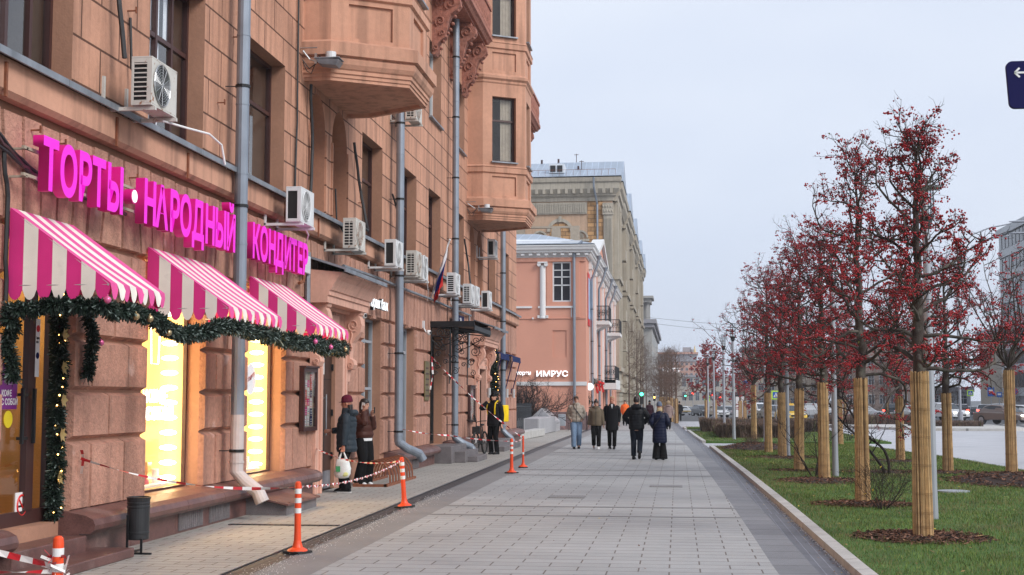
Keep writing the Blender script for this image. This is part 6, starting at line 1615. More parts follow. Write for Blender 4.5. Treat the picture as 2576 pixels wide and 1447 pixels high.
for s in (-1, 1): o.tube([(c.x - .2, 139.97, c.z - .2 * s), (c.x + .2, 139.97, c.z + .2 * s)], .03, 4)
o.build('red_cross', ['red'], t); o = MB(); o.tube([(c.x, 140.06, gz(140)), (c.x, 140.06, c.z + .3)], .04, 6); o.build('pole', ['lamp_pole'], t)
S('lamp_green', (.05, 1.0, .45), emit=7); S('lamp_red', (1.0, .05, .03), emit=9); S('lamp_amber', (1.0, .5, .1), emit=8); S('lamp_head', (1.0, .93, .8), emit=9)
def signal(px, py, Y, mt, k, label):
    c = PY(px, py, Y); t = thing('traffic_light', label, 'traffic light', (c.x, Y, gz(Y)), 'traffic lights down the street')
    o = MB(); o.box(c.x - .17, c.x + .17, Y, Y + .2, c.z - (.15 + .35 * (2 - k)), c.z + .2 + .35 * k); o.build('housing', ['black'], t)
    o = MB(); o.ball((c.x, Y - .02, c.z), (.15, .05, .15), 10, 6); o.build('lit_lens', [mt], t)
    o = MB(); o.tube([(c.x, Y + .1, gz(Y)), (c.x, Y + .1, c.z)], .05, 6); o.build('pole', ['lamp_pole'], t)
signal(1614, 992, 118, 'lamp_green', 0, 'green traffic light in front of the cream building')
signal(1646, 1000, 190, 'lamp_amber', 1, 'amber traffic light at the far end of the left pavement')
signal(1743, 990, 210, 'lamp_red', 2, 'red traffic light nearest above the white sedan')
signal(1724, 996, 250, 'lamp_green', 0, 'green traffic light left of the small crosswalk sign')
signal(1792, 993, 230, 'lamp_red', 2, 'red traffic light right of the small crosswalk sign')
signal(1812, 1000, 260, 'lamp_red', 2, 'red traffic light among the hedge lamps')
# overhead wires and advertising panel
for k, (a_, b_) in enumerate([(((1640, 798), 200), ((1860, 806), 200)), (((1645, 812), 200), ((1850, 822), 200))]):
    A_, B_ = PY(*a_[0], a_[1]), PY(*b_[0], b_[1]); m = MB(); A_.x -= 1; m.tube([A_.lerp(B_ + (B_ - A_) * 1.5, u / 10) + Vector((0, 0, -.8 * math.sin(math.pi * u / 10))) for u in range(11)], .02, 4); tag(m.build('overhead_wire', ['cable']), ['upper overhead wire crossing the street beyond the cream building', 'lower overhead wire crossing the street beyond the cream building'][k], 'wire')
c = PY(1868, 1036, 105); t = thing('advertising_panel', 'white framed street poster panel behind the bare goblet tree', 'poster', (PY(1861, 1040, 108).x, 108, gz(108)))
cx_ = PY(1863, 1030, 108).x; o = MB(); o.box(cx_ - .45, cx_ + .45, 108, 108.15, gz(108) + .35, gz(108) + 2.2); o.build('frame', ['bin_metal'], t); o = MB(); o.box(cx_ - .38, cx_ + .38, 107.98, 108, gz(108) + .45, gz(108) + 2.1); o.build('poster', ['sign_white'], t)
# ================================================================ trees
S('bark', (.052, .038, .032), rough=.9, var=.3, vs=7, bump=.01, bs=50, c2=(.12, .11, .09), c2at=(.5, .65), c2s=6)
S('twig', (.022, .013, .012), rough=.85, var=.25, vs=4)
S('twig_brown', (.13, .085, .065), rough=.9, var=.25, vs=3)
S('berry', (.38, .009, .017), rough=.35, var=.25, vs=5); S('berry_dark', (.18, .007, .012), rough=.4, var=.2, vs=5)
S('berry_far', (.30, .018, .022), rough=.5, var=.3, vs=5)
S('leaf_green', (.16, .20, .04), rough=.7, var=.3, vs=8)
S('reed', (.44, .275, .125), rough=.7, var=.22, vs=9, fine=.15); S('reed_light', (.55, .37, .19), rough=.7, var=.18, vs=9); S('reed_dark', (.12, .065, .025), rough=.8, var=.3, vs=9)
S('wire', (.12, .06, .03), rough=.6, metal=.4, var=.1)
S('bark_chip', (.105, .048, .030), rough=.85, var=.3, vs=9); S('bark_chip_light', (.23, .12, .08), rough=.85, var=.3, vs=9); S('bark_chip_dark', (.035, .02, .016), rough=.9, var=.3, vs=9)
ICO_V = None
def ico():
    global ICO_V
    if ICO_V is None:
        bm = bmesh.new(); bmesh.ops.create_icosphere(bm, subdivisions=1, radius=1); ICO_V = (np.array([v.co[:] for v in bm.verts]), np.array([[v.index for v in f.verts] for f in bm.faces])); bm.free()
    return ICO_V
OCT = (np.array([(1, 0, 0), (-1, 0, 0), (0, 1, 0), (0, -1, 0), (0, 0, 1), (0, 0, -1)], float), np.array([(0, 2, 4), (2, 1, 4), (1, 3, 4), (3, 0, 4), (2, 0, 5), (1, 2, 5), (3, 1, 5), (0, 3, 5)]))
def scatter_balls(P, Rr, hi=True):
    V0, F0 = ico() if hi else OCT
    P, Rr = np.asarray(P), np.asarray(Rr)
    V = (P[:, None, :] + V0[None] * Rr[:, None, None]).reshape(-1, 3)
    Fq = (F0[None] + (np.arange(len(P)) * len(V0))[:, None, None]).reshape(-1, 3)
    return V, Fq, len(F0)
class Tree:
    def __init__(s, seed): s.r = random.Random(seed); s.limb = MB(); s.twig = MB(); s.spots = []
    def path(s, p, d, L_, n, wob_, up=0.0, grav=0.0):
        pts = [Vector(p)]; d = Vector(d).normalized()
        for k in range(n):
            d = (d + Vector((s.r.gauss(0, wob_), s.r.gauss(0, wob_), s.r.gauss(0, wob_) + up / n))).normalized()
            pts.append(pts[-1] + d * (L_ / n))
        return pts, d
    def shoot(s, p, d, L_, r, lvl, maxl, up, nb, tw, wob_=.22):
        n = max(3, int(L_ / .11)) if lvl < 2 else 3
        pts, _ = s.path(p, d, L_, n, wob_, up)
        rs = [max(.0016, r * (1 - .75 * k / n)) for k in range(n + 1)]
        (s.limb if r > .007 else s.twig).tube(pts, rs, 6 if r > .012 else (4 if r > .005 else 3), cap=False)
        if lvl >= 1: s.spots += [(q, lvl) for q in pts[1:]]
        if lvl < maxl:
            for k in range(nb[lvl]):
                u = .18 + .82 * (k + s.r.random() * .8) / nb[lvl]; i = min(n - 1, int(u * n)); q = pts[i].lerp(pts[i + 1], u * n - i if u * n - i <= 1 else 1)
                t = (pts[i + 1] - pts[i]).normalized(); side = Vector((s.r.gauss(0, 1), s.r.gauss(0, 1), s.r.gauss(0, .7) + .35)); side -= t * side.dot(t); side.normalize()
                dd = (t * s.r.uniform(.3, .9) + side).normalized()
                s.shoot(q, dd, tw[lvl] * s.r.uniform(.55, 1.25) * (1.15 - .5 * u), max(.002, r * .42), lvl + 1, maxl, up * .6 + .15, nb, tw, wob_)
def wrap(root, h, r0=.1, r1=.112, far=False, seed=1, lean=(0, 0)):
    q = random.Random(seed); m = MB(); n = 70 if not far else 20
    rr = .006 if not far else .02
    for k in range(n):
        a = 2 * math.pi * k / n + q.uniform(-.03, .03); rb = r1 + q.uniform(-.004, .004); rt = r0 + q.uniform(-.004, .004); zt = h + q.uniform(-.02, .012); a2 = a + q.uniform(-.08, .08)
        pts = []
        for j in range(5):
            u = j / 4; rad = (rb + (rt - rb) * min(1, u * 2.2)); aa = a + (a2 - a) * u; pts.append((rad * math.cos(aa) + lean[0] * u * h, rad * math.sin(aa) + lean[1] * u * h, zt * u))
        m.tube(pts, rr * q.uniform(.8, 1.15), 4 if not far else 3, m=q.choice([0, 0, 0, 0, 1, 1, 1, 2]))
    m.tube([(0, 0, .0), (lean[0] * h, lean[1] * h, h - .03)], [r1 * .96, r0 * .94], 12, m=2)
    w_ = m.build('reed_wrap', ['reed', 'reed_light', 'reed_dark'], root, fix=False)
    m = MB()
    if not far:
        for z in (.14, .30, .52, .85, 1.18, 1.50, 1.82):
            if z < h: 
                for e in (0, .006): m.tube([((r0 + .012 + (r1 - r0) * max(0, 1 - z)) * math.cos(a * math.pi / 10) + lean[0] * z, (r0 + .012 + (r1 - r0) * max(0, 1 - z)) * math.sin(a * math.pi / 10) + lean[1] * z, z + e * 3 + .004 * math.sin(a)) for a in range(21)], .0013, 3)
        m.build('binding_wire', ['wire'], w_)
def berry_tree(name, label, x, y, H, R_, seed, nber, wh=1.95, z0=1.95, hi=True, leaves=0, nl=24, group='wrapped crab apple trees with red berries', goblet=False, maxl=3, top_thin=True, berry='berry', ber_z=(0, 99), lean=(0, 0), far=False, brad=.0118, rz=0):
    nber = int(nber * 2.05); nl = nl + 5 if nber and not goblet and not far else nl
    t = thing(name, label, 'tree', (x, y, gz(y) + .04 if x > 1 else gz(y)), group)
    T_ = Tree(seed); o = t.location.copy(); ORG[t.name] = Vector((0, 0, 0))
    r0 = .082 if not far else .08; H -= .55; R_ *= 1.12
    if not goblet:
        n = 12; lead = [Vector((0, 0, 0)), Vector((lean[0] * z0, lean[1] * z0, z0 - .1))]
        for k in range(1, n + 1): lead.append(Vector((lean[0] * (z0 + (H - z0) * k / n) + T_.r.gauss(0, .016), lean[1] * z0 + T_.r.gauss(0, .016), z0 - .1 + (H - z0 + .1) * k / n)))
        T_.limb.tube(lead, [r0] * 2 + [r0 * (1 - .86 * k / n) for k in range(1, n + 1)], 10, cap=False)
        for k in range(nl):
            u = (k + .5) / nl; z = z0 + (H - z0) * u ** 1.05; a = k * 2.399 + T_.r.uniform(-.4, .4)
            i = min(n, 1 + int((z - z0 + .1) / (H - z0 + .1) * n)); base = lead[i].lerp(lead[min(i + 1, n + 1)], .5); base.z = z
            el = .05 + .75 * u + T_.r.uniform(-.15, .2)
            L_ = R_ * (1.12 - .36 * u - (.35 if (u > .45 and k % 2 and top_thin) else 0)) * T_.r.uniform(.75, 1.2)
            if u > .84: L_ *= .6
            T_.shoot(base, (math.cos(a) * math.cos(el), math.sin(a) * math.cos(el), math.sin(el)), L_, .027 * (1.15 - .6 * u), 0, maxl - 1, .55, [8, 5, 3], [.40 * (R_ / 1.0), .20, .14], .26)
        T_.shoot(lead[-1], (0.05, 0, 1), .35, .008, 1, 2, .3, [5, 5, 3], [.3, .2, .1])
    else:
        H += .3; T_.limb.tube([(0, 0, 0), (0, 0, z0)], [r0, r0 * 1.05], 10, cap=False)
        for k in range(nl):
            a = k * 2.399; el = 1.42 - .85 * (k / nl) + T_.r.uniform(-.08, .08); L_ = (H - z0) * (.55 + .45 * math.sin(el)) * T_.r.uniform(.75, 1.05)
            T_.shoot((0, 0, z0 - .04 + .05 * T_.r.random()), (math.cos(a) * math.cos(el), math.sin(a) * math.cos(el), math.sin(el)), L_, .022, 0, maxl - 1, 1.3 * (k / nl), [8, 4, 3], [.65, .28, .15], .10)
    # lift so that the root sits at the base
    T_.limb.build('trunk_and_limbs', ['bark' if not far else 'twig_brown'], t, smooth=True, fix=False)
    T_.twig.build('twigs', ['twig' if not far else 'twig_brown'], t, fix=False)
    if nber:
        sp = [s_ for s_ in T_.spots if ber_z[0] <= s_[0].z <= ber_z[1]]
        P, Rr = [], []
        while len(P) < nber and sp:
            q, lvl = T_.r.choice(sp)
            if T_.r.random() < .5 * max(0, (q.z - z0) / (H - z0)) ** 1.3: continue
            for _ in range(T_.r.choice([2, 3, 5, 8, 12])):
                P.append((q.x + T_.r.gauss(0, .026), q.y + T_.r.gauss(0, .026), q.z - .008 - abs(T_.r.gauss(0, .026)))); Rr.append(T_.r.uniform(.8, 1.2) * brad)
        V, Fq, nf = scatter_balls(P, Rr, hi)
        mi = np.repeat((np.random.default_rng(seed).random(len(P)) < .3).astype(int), nf)
        fast_mesh('berries', V, Fq, [berry, 'berry_dark'], mi, t, smooth=hi)
    if leaves:
        m = MB()
        for _ in range(leaves):
            q, lvl = T_.r.choice(T_.spots); u = Vector((T_.r.gauss(0, 1), T_.r.gauss(0, 1), T_.r.gauss(0, 1) - .8)).normalized() * .035; v = Vector((T_.r.gauss(0, 1), T_.r.gauss(0, 1), 0)).normalized() * .018
            m.add([q, q + u * .5 + v, q + u, q + u * .5 - v], [(0, 1, 2, 3)])
        m.build('leaves', ['leaf_green'], t, fix=False)
    if wh: wrap(t, wh, far=far, seed=seed, lean=lean, r0=.1 if not far else .13, r1=.113 if not far else .15)
    ORG[t.name] = Vector(t.location)
    return t
GB = 'wrapped crab apple trees with red berries'
berry_tree('crab_apple_tree', 'tallest berry tree, its nearest thick reed wrapped trunk standing on an oval of bark chips', 2.83, 16.2, 5.2, 1.03, 21, 3400, nl=26, leaves=12)
berry_tree('crab_apple_tree', 'second nearest berry tree, its wrapped trunk beside a leafless shrub left of the tallest tree', 2.84, 21.4, 5.75, 1.15, 22, 4200, nl=26, leaves=50)
berry_tree('crab_apple_tree', 'berry tree whose wrapped trunk hides a grey lamp post behind it, third from the camera', 2.88, 27.3, 5.25, 1.3, 23, 4800, nl=26, leaves=70)
berry_tree('crab_apple_tree', 'berry tree with a slightly leaning wrapped trunk beside a dark twisted shrub', 2.70, 30.85, 5.5, 1.35, 24, 4800, wh=1.85, nl=26, leaves=200, lean=(.02, 0))
berry_tree('crab_apple_tree', 'berry tree with wrapped trunk touching a thin grey lamp post on its right', 2.86, 37.8, 5.3, 1.5, 25, 4200, wh=1.8, hi=False, leaves=80)
berry_tree('crab_apple_tree', 'berry tree rising from the bark heap near the cross path', 2.70, 41.0, 5.7, 1.5, 26, 3800, wh=1.8, hi=False, leaves=60)
berry_tree('crab_apple_tree', 'berry tree between the two front ones on the plaza side of the lawn', 5.89, 30.5, 5.0, 1.35, 27, 3600, wh=1.75, z0=1.85)
berry_tree('crab_apple_tree', 'berry tree on the plaza edge behind the two stemmed sapling', 5.74, 35.9, 4.9, 1.45, 28, 3200, wh=1.7, z0=1.8, hi=False)
berry_tree('crab_apple_tree', 'small berry tree on the far plaza corner of the first lawn', 5.70, 48.6, 4.9, 1.4, 29, 2600, wh=1.6, z0=1.7, hi=False, maxl=3)
berry_tree('goblet_tree', 'goblet shaped bare tree with upright twigs and few berries at the right edge', 6.60, 27.8, 5.1, 1.2, 31, 1500, wh=2.2, z0=2.25, goblet=True, nl=16, group='goblet shaped bare trees with wrapped trunks')
berry_tree('goblet_tree', 'goblet shaped leafless tree with long upright twigs behind the hedge lamps', 3.07, 55.4, 6.4, 1.5, 32, 500, wh=2.2, z0=2.25, goblet=True, nl=16, hi=False, brad=.02, group='goblet shaped bare trees with wrapped trunks')
for k, (x, y, H, lab) in enumerate([(1.95, 92, 5.8, 'distant red berry tree between the hedge lamps, left one of a pair'), (2.65, 97, 5.6, 'distant red berry tree between the hedge lamps, right one of a pair'), (4.75, 104, 5.2, 'distant berry tree with pale wrapped trunk beyond the hedge, left one'), (5.3, 108, 5.0, 'distant berry tree with pale wrapped trunk beyond the hedge, right one')]):
    berry_tree('crab_apple_tree', lab, x, y, H, 1.5, 40 + k, 1500, wh=1.7, z0=1.8, hi=False, brad=.035, berry='berry_far', far=True, nl=20)
# far leafless trees: one source of each kind, then copies with their parts
def copy_tree(src, x, y, label, sc, rz, group):
    dup(src, (x, y, gz(y)), rz, label, group, (sc, sc, sc))
BG = 'leafless trees far down the street'
b0 = berry_tree('bare_tree', 'leafless wrapped tree standing at the curb end of the pavement, nearest of the far row', -.12, 104, 5.8, 1.6, 51, 0, wh=1.9, z0=2.0, group=BG, far=True, nl=30, top_thin=False)
for k, (x, y) in enumerate([(-.5, 112), (-.7, 119), (-1.0, 127), (-1.3, 136), (-1.8, 150), (-2.2, 170)]):
    copy_tree(b0, x, y, ['second', 'third', 'fourth', 'fifth', 'sixth', 'seventh'][k] + ' leafless tree of the far row at the end of the pavement', 1.05 + .05 * k, k * 1.3, BG)
b1 = berry_tree('bare_tree', 'tall spreading leafless tree in front of the cream building, nearest one', -4.6, 128, 9.5, 2.6, 52, 0, wh=0, z0=2.6, group='leafless trees before the cream building', far=True, nl=30, top_thin=False)
for k, (x, y) in enumerate([(-4.4, 146), (-4.5, 165), (-4.8, 188), (-5.0, 215)]): copy_tree(b1, x, y, ['second', 'third', 'fourth', 'farthest'][k] + ' spreading leafless tree before the cream building', 1.0 + .06 * k, k * 2.1, 'leafless trees before the cream building')
b2 = berry_tree('bare_tree', 'bushy leafless tree across the road, first from the left', 14, 175, 9.0, 3.0, 53, 0, wh=0, z0=1.4, group='leafless trees across the road', far=True, nl=32, top_thin=False)
NB = ['second', 'third', 'fourth', 'fifth', 'sixth', 'seventh', 'eighth', 'ninth', 'tenth', 'eleventh', 'twelfth', 'thirteenth', 'fourteenth', 'fifteenth']
for k in range(14): copy_tree(b2, 17 + 2.9 * k, 182 + 9 * (k % 3), 'bushy leafless tree across the road, ' + NB[k] + ' from the left', .85 + .2 * ((k * 7) % 5) / 4, k * 1.7, 'leafless trees across the road')
for k, (px, Y) in enumerate([(2125, 128), (2149, 131), (2232, 134), (1985, 126), (2062, 130)]):
    p = PY(px, 1000, Y); copy_tree(b0, p.x, Y, ['wrapped leafless tree across the plaza left of the twin trunks', 'wrapped leafless tree across the plaza between the twin trunks', 'wrapped leafless tree across the plaza by the dark truck', 'wrapped leafless tree across the plaza above the yellow taxi', 'wrapped leafless tree across the plaza by the white van'][k], 1.0, k * .9, 'wrapped leafless trees across the plaza')

# shrubs and saplings
def shrub(name, label, x, y, h, spread, n, r, seed, mat='twig', lv=3, cat='shrub', z=.04, nb=(6, 4, 3), tw=(.4, .2, .1), up=.6, yl=0):
    t = thing(name, label, cat, (x, y, gz(y) + z)); T_ = Tree(seed); ORG[t.name] = Vector((0, 0, 0))
    for k in range(n):
        a = k * 2.399 + T_.r.random(); el = math.pi / 2 - spread * T_.r.random() ** .7
        T_.shoot((.04 * math.cos(a), .04 * math.sin(a), 0), (math.cos(a) * math.cos(el), math.sin(a) * math.cos(el), math.sin(el)), h * T_.r.uniform(.6, 1.05), r, 0, lv - 1, up, list(nb), list(tw), .13)
    if T_.limb.v: T_.limb.build('stems', [mat], t, fix=False)
    if T_.twig.v: T_.twig.build('twigs', [mat], t, fix=False)
    if yl:
        m = MB()
        for _ in range(yl):
            q, l_ = T_.r.choice(T_.spots); u = Vector((T_.r.gauss(0, 1), T_.r.gauss(0, 1), T_.r.gauss(0, 1))).normalized() * .05; v = Vector((T_.r.gauss(0, 1), T_.r.gauss(0, 1), 0)).normalized() * .02; m.add([q, q + u * .5 + v, q + u, q + u * .5 - v], [(0, 1, 2, 3)])
        m.build('leaves', ['leaf_yellow'], t, fix=False)
    ORG[t.name] = Vector(t.location); return t
shrub('leafless_shrub', 'twiggy leafless shrub at the foot of the second nearest wrapped trunk', 2.98, 20.3, .85, 1.0, 16, .006, 61, yl=5)
shrub('leafless_shrub', 'dark twisted leafless shrub between the third and fourth wrapped trunks', 2.80, 28.4, 1.5, .7, 6, .014, 62, tw=(.55, .3, .15))
shrub('sapling', 'dark two stemmed sapling with thin horizontal twigs between the two front trees', 4.45, 29.6, 3.4, .28, 2, .035, 63, cat='tree', nb=(14, 5, 3), tw=(.8, .35, .18), up=.15, yl=5)
shrub('round_bush', 'round brown leafless bush on the bark heap near the cross path', 2.35, 43.6, .62, .8, 60, .005, 64, mat='twig_brown', nb=(4, 2, 2), tw=(.2, .1, .08))
shrub('bare_bush', 'wide fan shaped leafless bush in front of the pink building', -8.1, 71.5, 3.3, 1.15, 60, .03, 65, nb=(9, 6, 3), tw=(.9, .45, .22), z=0)
for k, (x, y) in enumerate([(4.6, 51.3), (5.8, 51.0), (6.6, 53.6)]): shrub('leafless_shrub', ['small airy leafless shrub at the path corner, left of three', 'small airy leafless shrub at the path corner, middle of three', 'small airy leafless shrub behind the path corner, right of three'][k], x, y, .9, .8, 14, .006, 70 + k, nb=(5, 3, 2), tw=(.3, .15, .08))
# hedges
def hedge(label, x0, x1, y0, y1, h, n, seed):
    t = thing('hedge', label, 'hedge', ((x0 + x1) / 2, y0, gz(y0)), 'brown leafless hedges')
    g_ = np.random.default_rng(seed); x = x0 + (x1 - x0) * g_.random(n); y = y0 + (y1 - y0) * g_.random(n) ** 1.5
    f = g_.random(n) < .4; y[f] = y0 + .25 * g_.random(f.sum()); f = g_.random(n) < .3; x[f] = x0 + .25 * g_.random(f.sum())
    z = np.array([gz(v) for v in y]); hh = h * (.72 + .32 * g_.random(n)); a = g_.random(n) * 6.28; wv = .007 + .006 * g_.random(n)
    z0_ = z + hh * .7 * g_.random(n) * (g_.random(n) < .6); lx, ly = g_.normal(0, .07, n), g_.normal(0, .07, n)
    V = np.empty((n, 4, 3)); dx, dy = np.cos(a) * wv, np.sin(a) * wv
    V[:, 0] = np.c_[x - dx, y - dy, z0_]; V[:, 1] = np.c_[x + dx, y + dy, z0_]; V[:, 2] = np.c_[x + lx + dx * .5, y + ly + dy * .5, z + hh]; V[:, 3] = np.c_[x + lx - dx * .5, y + ly - dy * .5, z + hh]
    V = V.reshape(-1, 3) - np.array(t.location)
    fast_mesh('twigs', V, np.arange(4 * n).reshape(-1, 4), ['hedge_twig', 'hedge_twig_light', 'leaf_green'], np.where(g_.random(n) < .55, 0, np.where(g_.random(n) < .96, 1, 2)), t)
    m = MB(); q = random.Random(seed)
    nx, ny = 12, 12; H_ = [[h * q.uniform(.70, .84) for _ in range(ny + 1)] for _ in range(nx + 1)]
    P = lambda i, j: (x0 + .15 + (x1 - x0 - .3) * i / nx, y0 + .15 + (y1 - y0 - .3) * j / ny, gz(y0 + (y1 - y0) * j / ny) + H_[i][j])
    for i in range(nx):
        for j in range(ny): m.quad(P(i, j), P(i + 1, j), P(i + 1, j + 1), P(i, j + 1))
    for i in range(nx):
        a_, b_ = P(i, 0), P(i + 1, 0); m.quad(a_, b_, (b_[0], b_[1] + .05, gz(y0)), (a_[0], a_[1] + .05, gz(y0)))
    for j in range(ny):
        a_, b_ = P(0, j), P(0, j + 1); m.quad(a_, b_, (b_[0] + .05, b_[1], gz(b_[1])), (a_[0] + .05, a_[1], gz(a_[1])))
    m.build('inner_mass', ['twig_brown'], t, fix=False)
S('hedge_twig', (.085, .052, .042), rough=.9, var=.35, vs=3); S('hedge_twig_light', (.17, .115, .085), rough=.9, var=.35, vs=3)
hedge('near brown clipped hedge behind the nearest hedge lamp', 1.75, 5.2, 57.2, 68, .62, 16000, 1)
hedge('far brown clipped hedge between the hedge lamps', 1.25, 7.5, 69, 78.5, .72, 9000, 2)
hedge('low brown hedge across the plaza behind the wrapped trunks', 9.5, 17, 92.5, 96, .8, 5000, 3)
hedge('second low brown hedge across the plaza by the truck', 14.5, 18.5, 84.5, 88, .5, 3000, 4)
# bark chips
def mulch(label, x, y, rx, ry, h, n, seed):
    t = thing('bark_mulch', label, 'bark mulch', (x, y, gz(y) + .05), 'bark chip beds round the trees')
    q = random.Random(seed); m = MB()
    rings = []
    for k in range(6):
        rr = 1 - k / 5.0; rings.append([(x + rx * max(.02, rr) * .93 * math.cos(a * math.pi / 12), y + ry * max(.02, rr) * .93 * math.sin(a * math.pi / 12), gz(y) + .055 + h * (1 - rr ** 2)) for a in range(24)])
    m.loft(rings, True); m.build('heap', ['bark_chip_dark'], t, fix=False)
    c = MB()
    for _ in range(n):
        a = q.uniform(0, 6.283); rr = q.random() ** .5 * 1.04; rr = rr + (q.random() ** 3) * .12
        z = gz(y) + .06 + h * max(0, 1 - rr * rr); p = Vector((x + rx * rr * math.cos(a), y + ry * rr * math.sin(a), z + q.uniform(0, .018)))
        u = Vector((q.gauss(0, 1), q.gauss(0, 1), q.gauss(0, .28))).normalized() * q.uniform(.018, .05); v = u.cross(Vector((q.gauss(0, .4), q.gauss(0, .4), 1))).normalized() * q.uniform(.008, .018); w_ = u.cross(v).normalized() * .004
        c.add([p - u - v, p + u - v * .6, p + u + v, p - u * .8 + v, p - u - v + w_, p + u - v * .6 + w_, p + u + v + w_, p - u * .8 + v + w_], [(4, 5, 6, 7), (0, 1, 5, 4), (1, 2, 6, 5), (2, 3, 7, 6), (3, 0, 4, 7)], q.choice([0, 0, 1, 1, 2]))
    c.build('chips', ['bark_chip', 'bark_chip_light', 'bark_chip_dark'], t, fix=False)
mulch('oval bark chip bed round the nearest wrapped trunk', 2.83, 16.25, .76, .72, .03, 900, 1)
mulch('thin bark chip bed round the second wrapped trunk and its shrub', 2.80, 21.2, .78, .6, .03, 650, 2)
mulch('bark chip bed round the third wrapped trunk', 2.80, 27.0, .85, .9, .05, 600, 3)
mulch('bark chips round the leaning fourth trunk', 2.75, 30.9, .7, .5, .02, 260, 4)
mulch('big raised bark chip heap under the goblet tree at the right edge', 6.55, 27.2, 1.3, 1.9, .17, 1500, 5)
mulch('bark chips round the wrapped trunk by the thin lamp', 2.9, 37.6, 1.0, 1.1, .03, 420, 6)
mulch('raised bark chip heap with a round bush near the cross path', 2.45, 43.9, 1.15, 1.6, .20, 900, 7)
mulch('bark chips round the plaza side berry tree', 5.85, 30.4, .85, .7, .03, 350, 8)
mulch('bark chips round the trunk behind the two stemmed sapling', 5.6, 35.6, .9, .8, .03, 250, 9)
mulch('bark chips round the two stemmed sapling', 4.4, 30.5, .9, .7, .02, 220, 10)
o = MB(); o.lathe([(.28, .05), (.28, .075), (.24, .08)], (4.75, 24.2, 0), 20); tag(o.build('manhole_cover', ['frame_grey']), 'pale round cover lying flat in the grass left of the big bark heap', 'cover')
# ================================================================ people
S('skin', (.50, .27, .19), rough=.55, var=.05, vs=8); S('skin_ruddy', (.46, .20, .13), rough=.55, var=.08, vs=8)
S('eye', (.02, .015, .012), rough=.3, var=0); S('lip', (.36, .09, .08), rough=.5, var=0)
S('hair_dark', (.016, .010, .008), rough=.5, var=.3, vs=30); S('hair_brown', (.075, .042, .026), rough=.6, var=.3, vs=30); S('hair_fair', (.38, .25, .13), rough=.6, var=.25, vs=30); S('hair_blond', (.55, .42, .24), rough=.6, var=.2, vs=30)
def cloth(n, c, rough=.8, bump=.003): S(n, c, rough=rough, spec=.18, var=.14, vs=5, bump=bump, bs=28, fine=.06)
cloth('coat_slate', (.026, .037, .048), .55, .006); cloth('coat_brown', (.060, .022, .016), .5, .006); cloth('coat_black', (.006, .006, .008), .75); cloth('coat_black_puffer', (.005, .006, .009), .55); cloth('coat_beige', (.36, .31, .255), .6, .006)
cloth('coat_khaki', (.145, .115, .08), .8); cloth('coat_navy', (.006, .009, .030), .42); cloth('coat_wine', (.035, .008, .016)); cloth('coat_pinkgrey', (.26, .19, .175), .6)
cloth('jeans_light', (.20, .29, .42), .85); cloth('trouser_black', (.005, .005, .006), .85); cloth('jeans_dark', (.010, .014, .024), .85); cloth('hat_wine', (.10, .012, .028), .9); cloth('hat_grey', (.13, .16, .22), .95)
cloth('backpack_yellow', (.80, .55, .01), .6); cloth('bag_white', (.70, .72, .70), .5); cloth('shoe_white', (.7, .7, .7), .5); cloth('shoe_black', (.012, .012, .013), .5); cloth('fur', (.30, .22, .14), .95, .01); cloth('shirt_white', (.66, .67, .68)); cloth('bag_tan', (.42, .20, .05), .6); cloth('jacket_orange', (.85, .16, .03), .7)
def remesh(o, vox):
    m = o.modifiers.new('remesh', 'REMESH'); m.mode = 'VOXEL'; m.voxel_size = vox; m.use_smooth_shade = True
    s = o.modifiers.new('smooth', 'SMOOTH'); s.factor = .5; s.iterations = 2
    return o
def ik(a, c, l1, l2, hint):
    a, c = Vector(a), Vector(c); d = c - a; L_ = min(d.length, (l1 + l2) * .999); dn = d.normalized(); x = (l1 * l1 - l2 * l2 + L_ * L_) / (2 * L_)
    hh = math.sqrt(max(0, l1 * l1 - x * x)); hv = Vector(hint); hv = hv - dn * hv.dot(dn); hv = hv.normalized() if hv.length > 1e-4 else Vector((0, 1, 0))
    return a + dn * x + hv * hh, a + dn * L_
def ell(cx, cy, z, rx, ry, n=20, p=2.3):
    out = []
    for k in range(n):
        t = 2 * math.pi * k / n; c_, s_ = math.cos(t), math.sin(t)
        out.append((cx + rx * math.copysign(abs(c_) ** (2 / p), c_), cy + ry * math.copysign(abs(s_) ** (2 / p), s_), z))
    return out
def limb(mb, pts, rs, n=12, puff=0.0, pl=.07):
    P = [Vector(p) for p in pts]; out, R_ = [], []
    for i in range(len(P) - 1):
        L_ = (P[i + 1] - P[i]).length; k = max(2, int(L_ / .022))
        for j in range(k): u = j / k; out.append(P[i].lerp(P[i + 1], u)); R_.append(rs[i] + (rs[i + 1] - rs[i]) * u)
    out.append(P[-1]); R_.append(rs[-1])
    for _ in range(3):
        out = [out[0]] + [(out[i - 1] + out[i] * 2 + out[i + 1]) / 4 for i in range(1, len(out) - 1)] + [out[-1]]
    if puff:
        d = 0
        for i in range(1, len(out)): d += (out[i] - out[i - 1]).length; R_[i] *= 1 + puff * (abs(math.sin(d * math.pi / pl)) ** .6 - .6)
    mb.tube(out, R_, n)
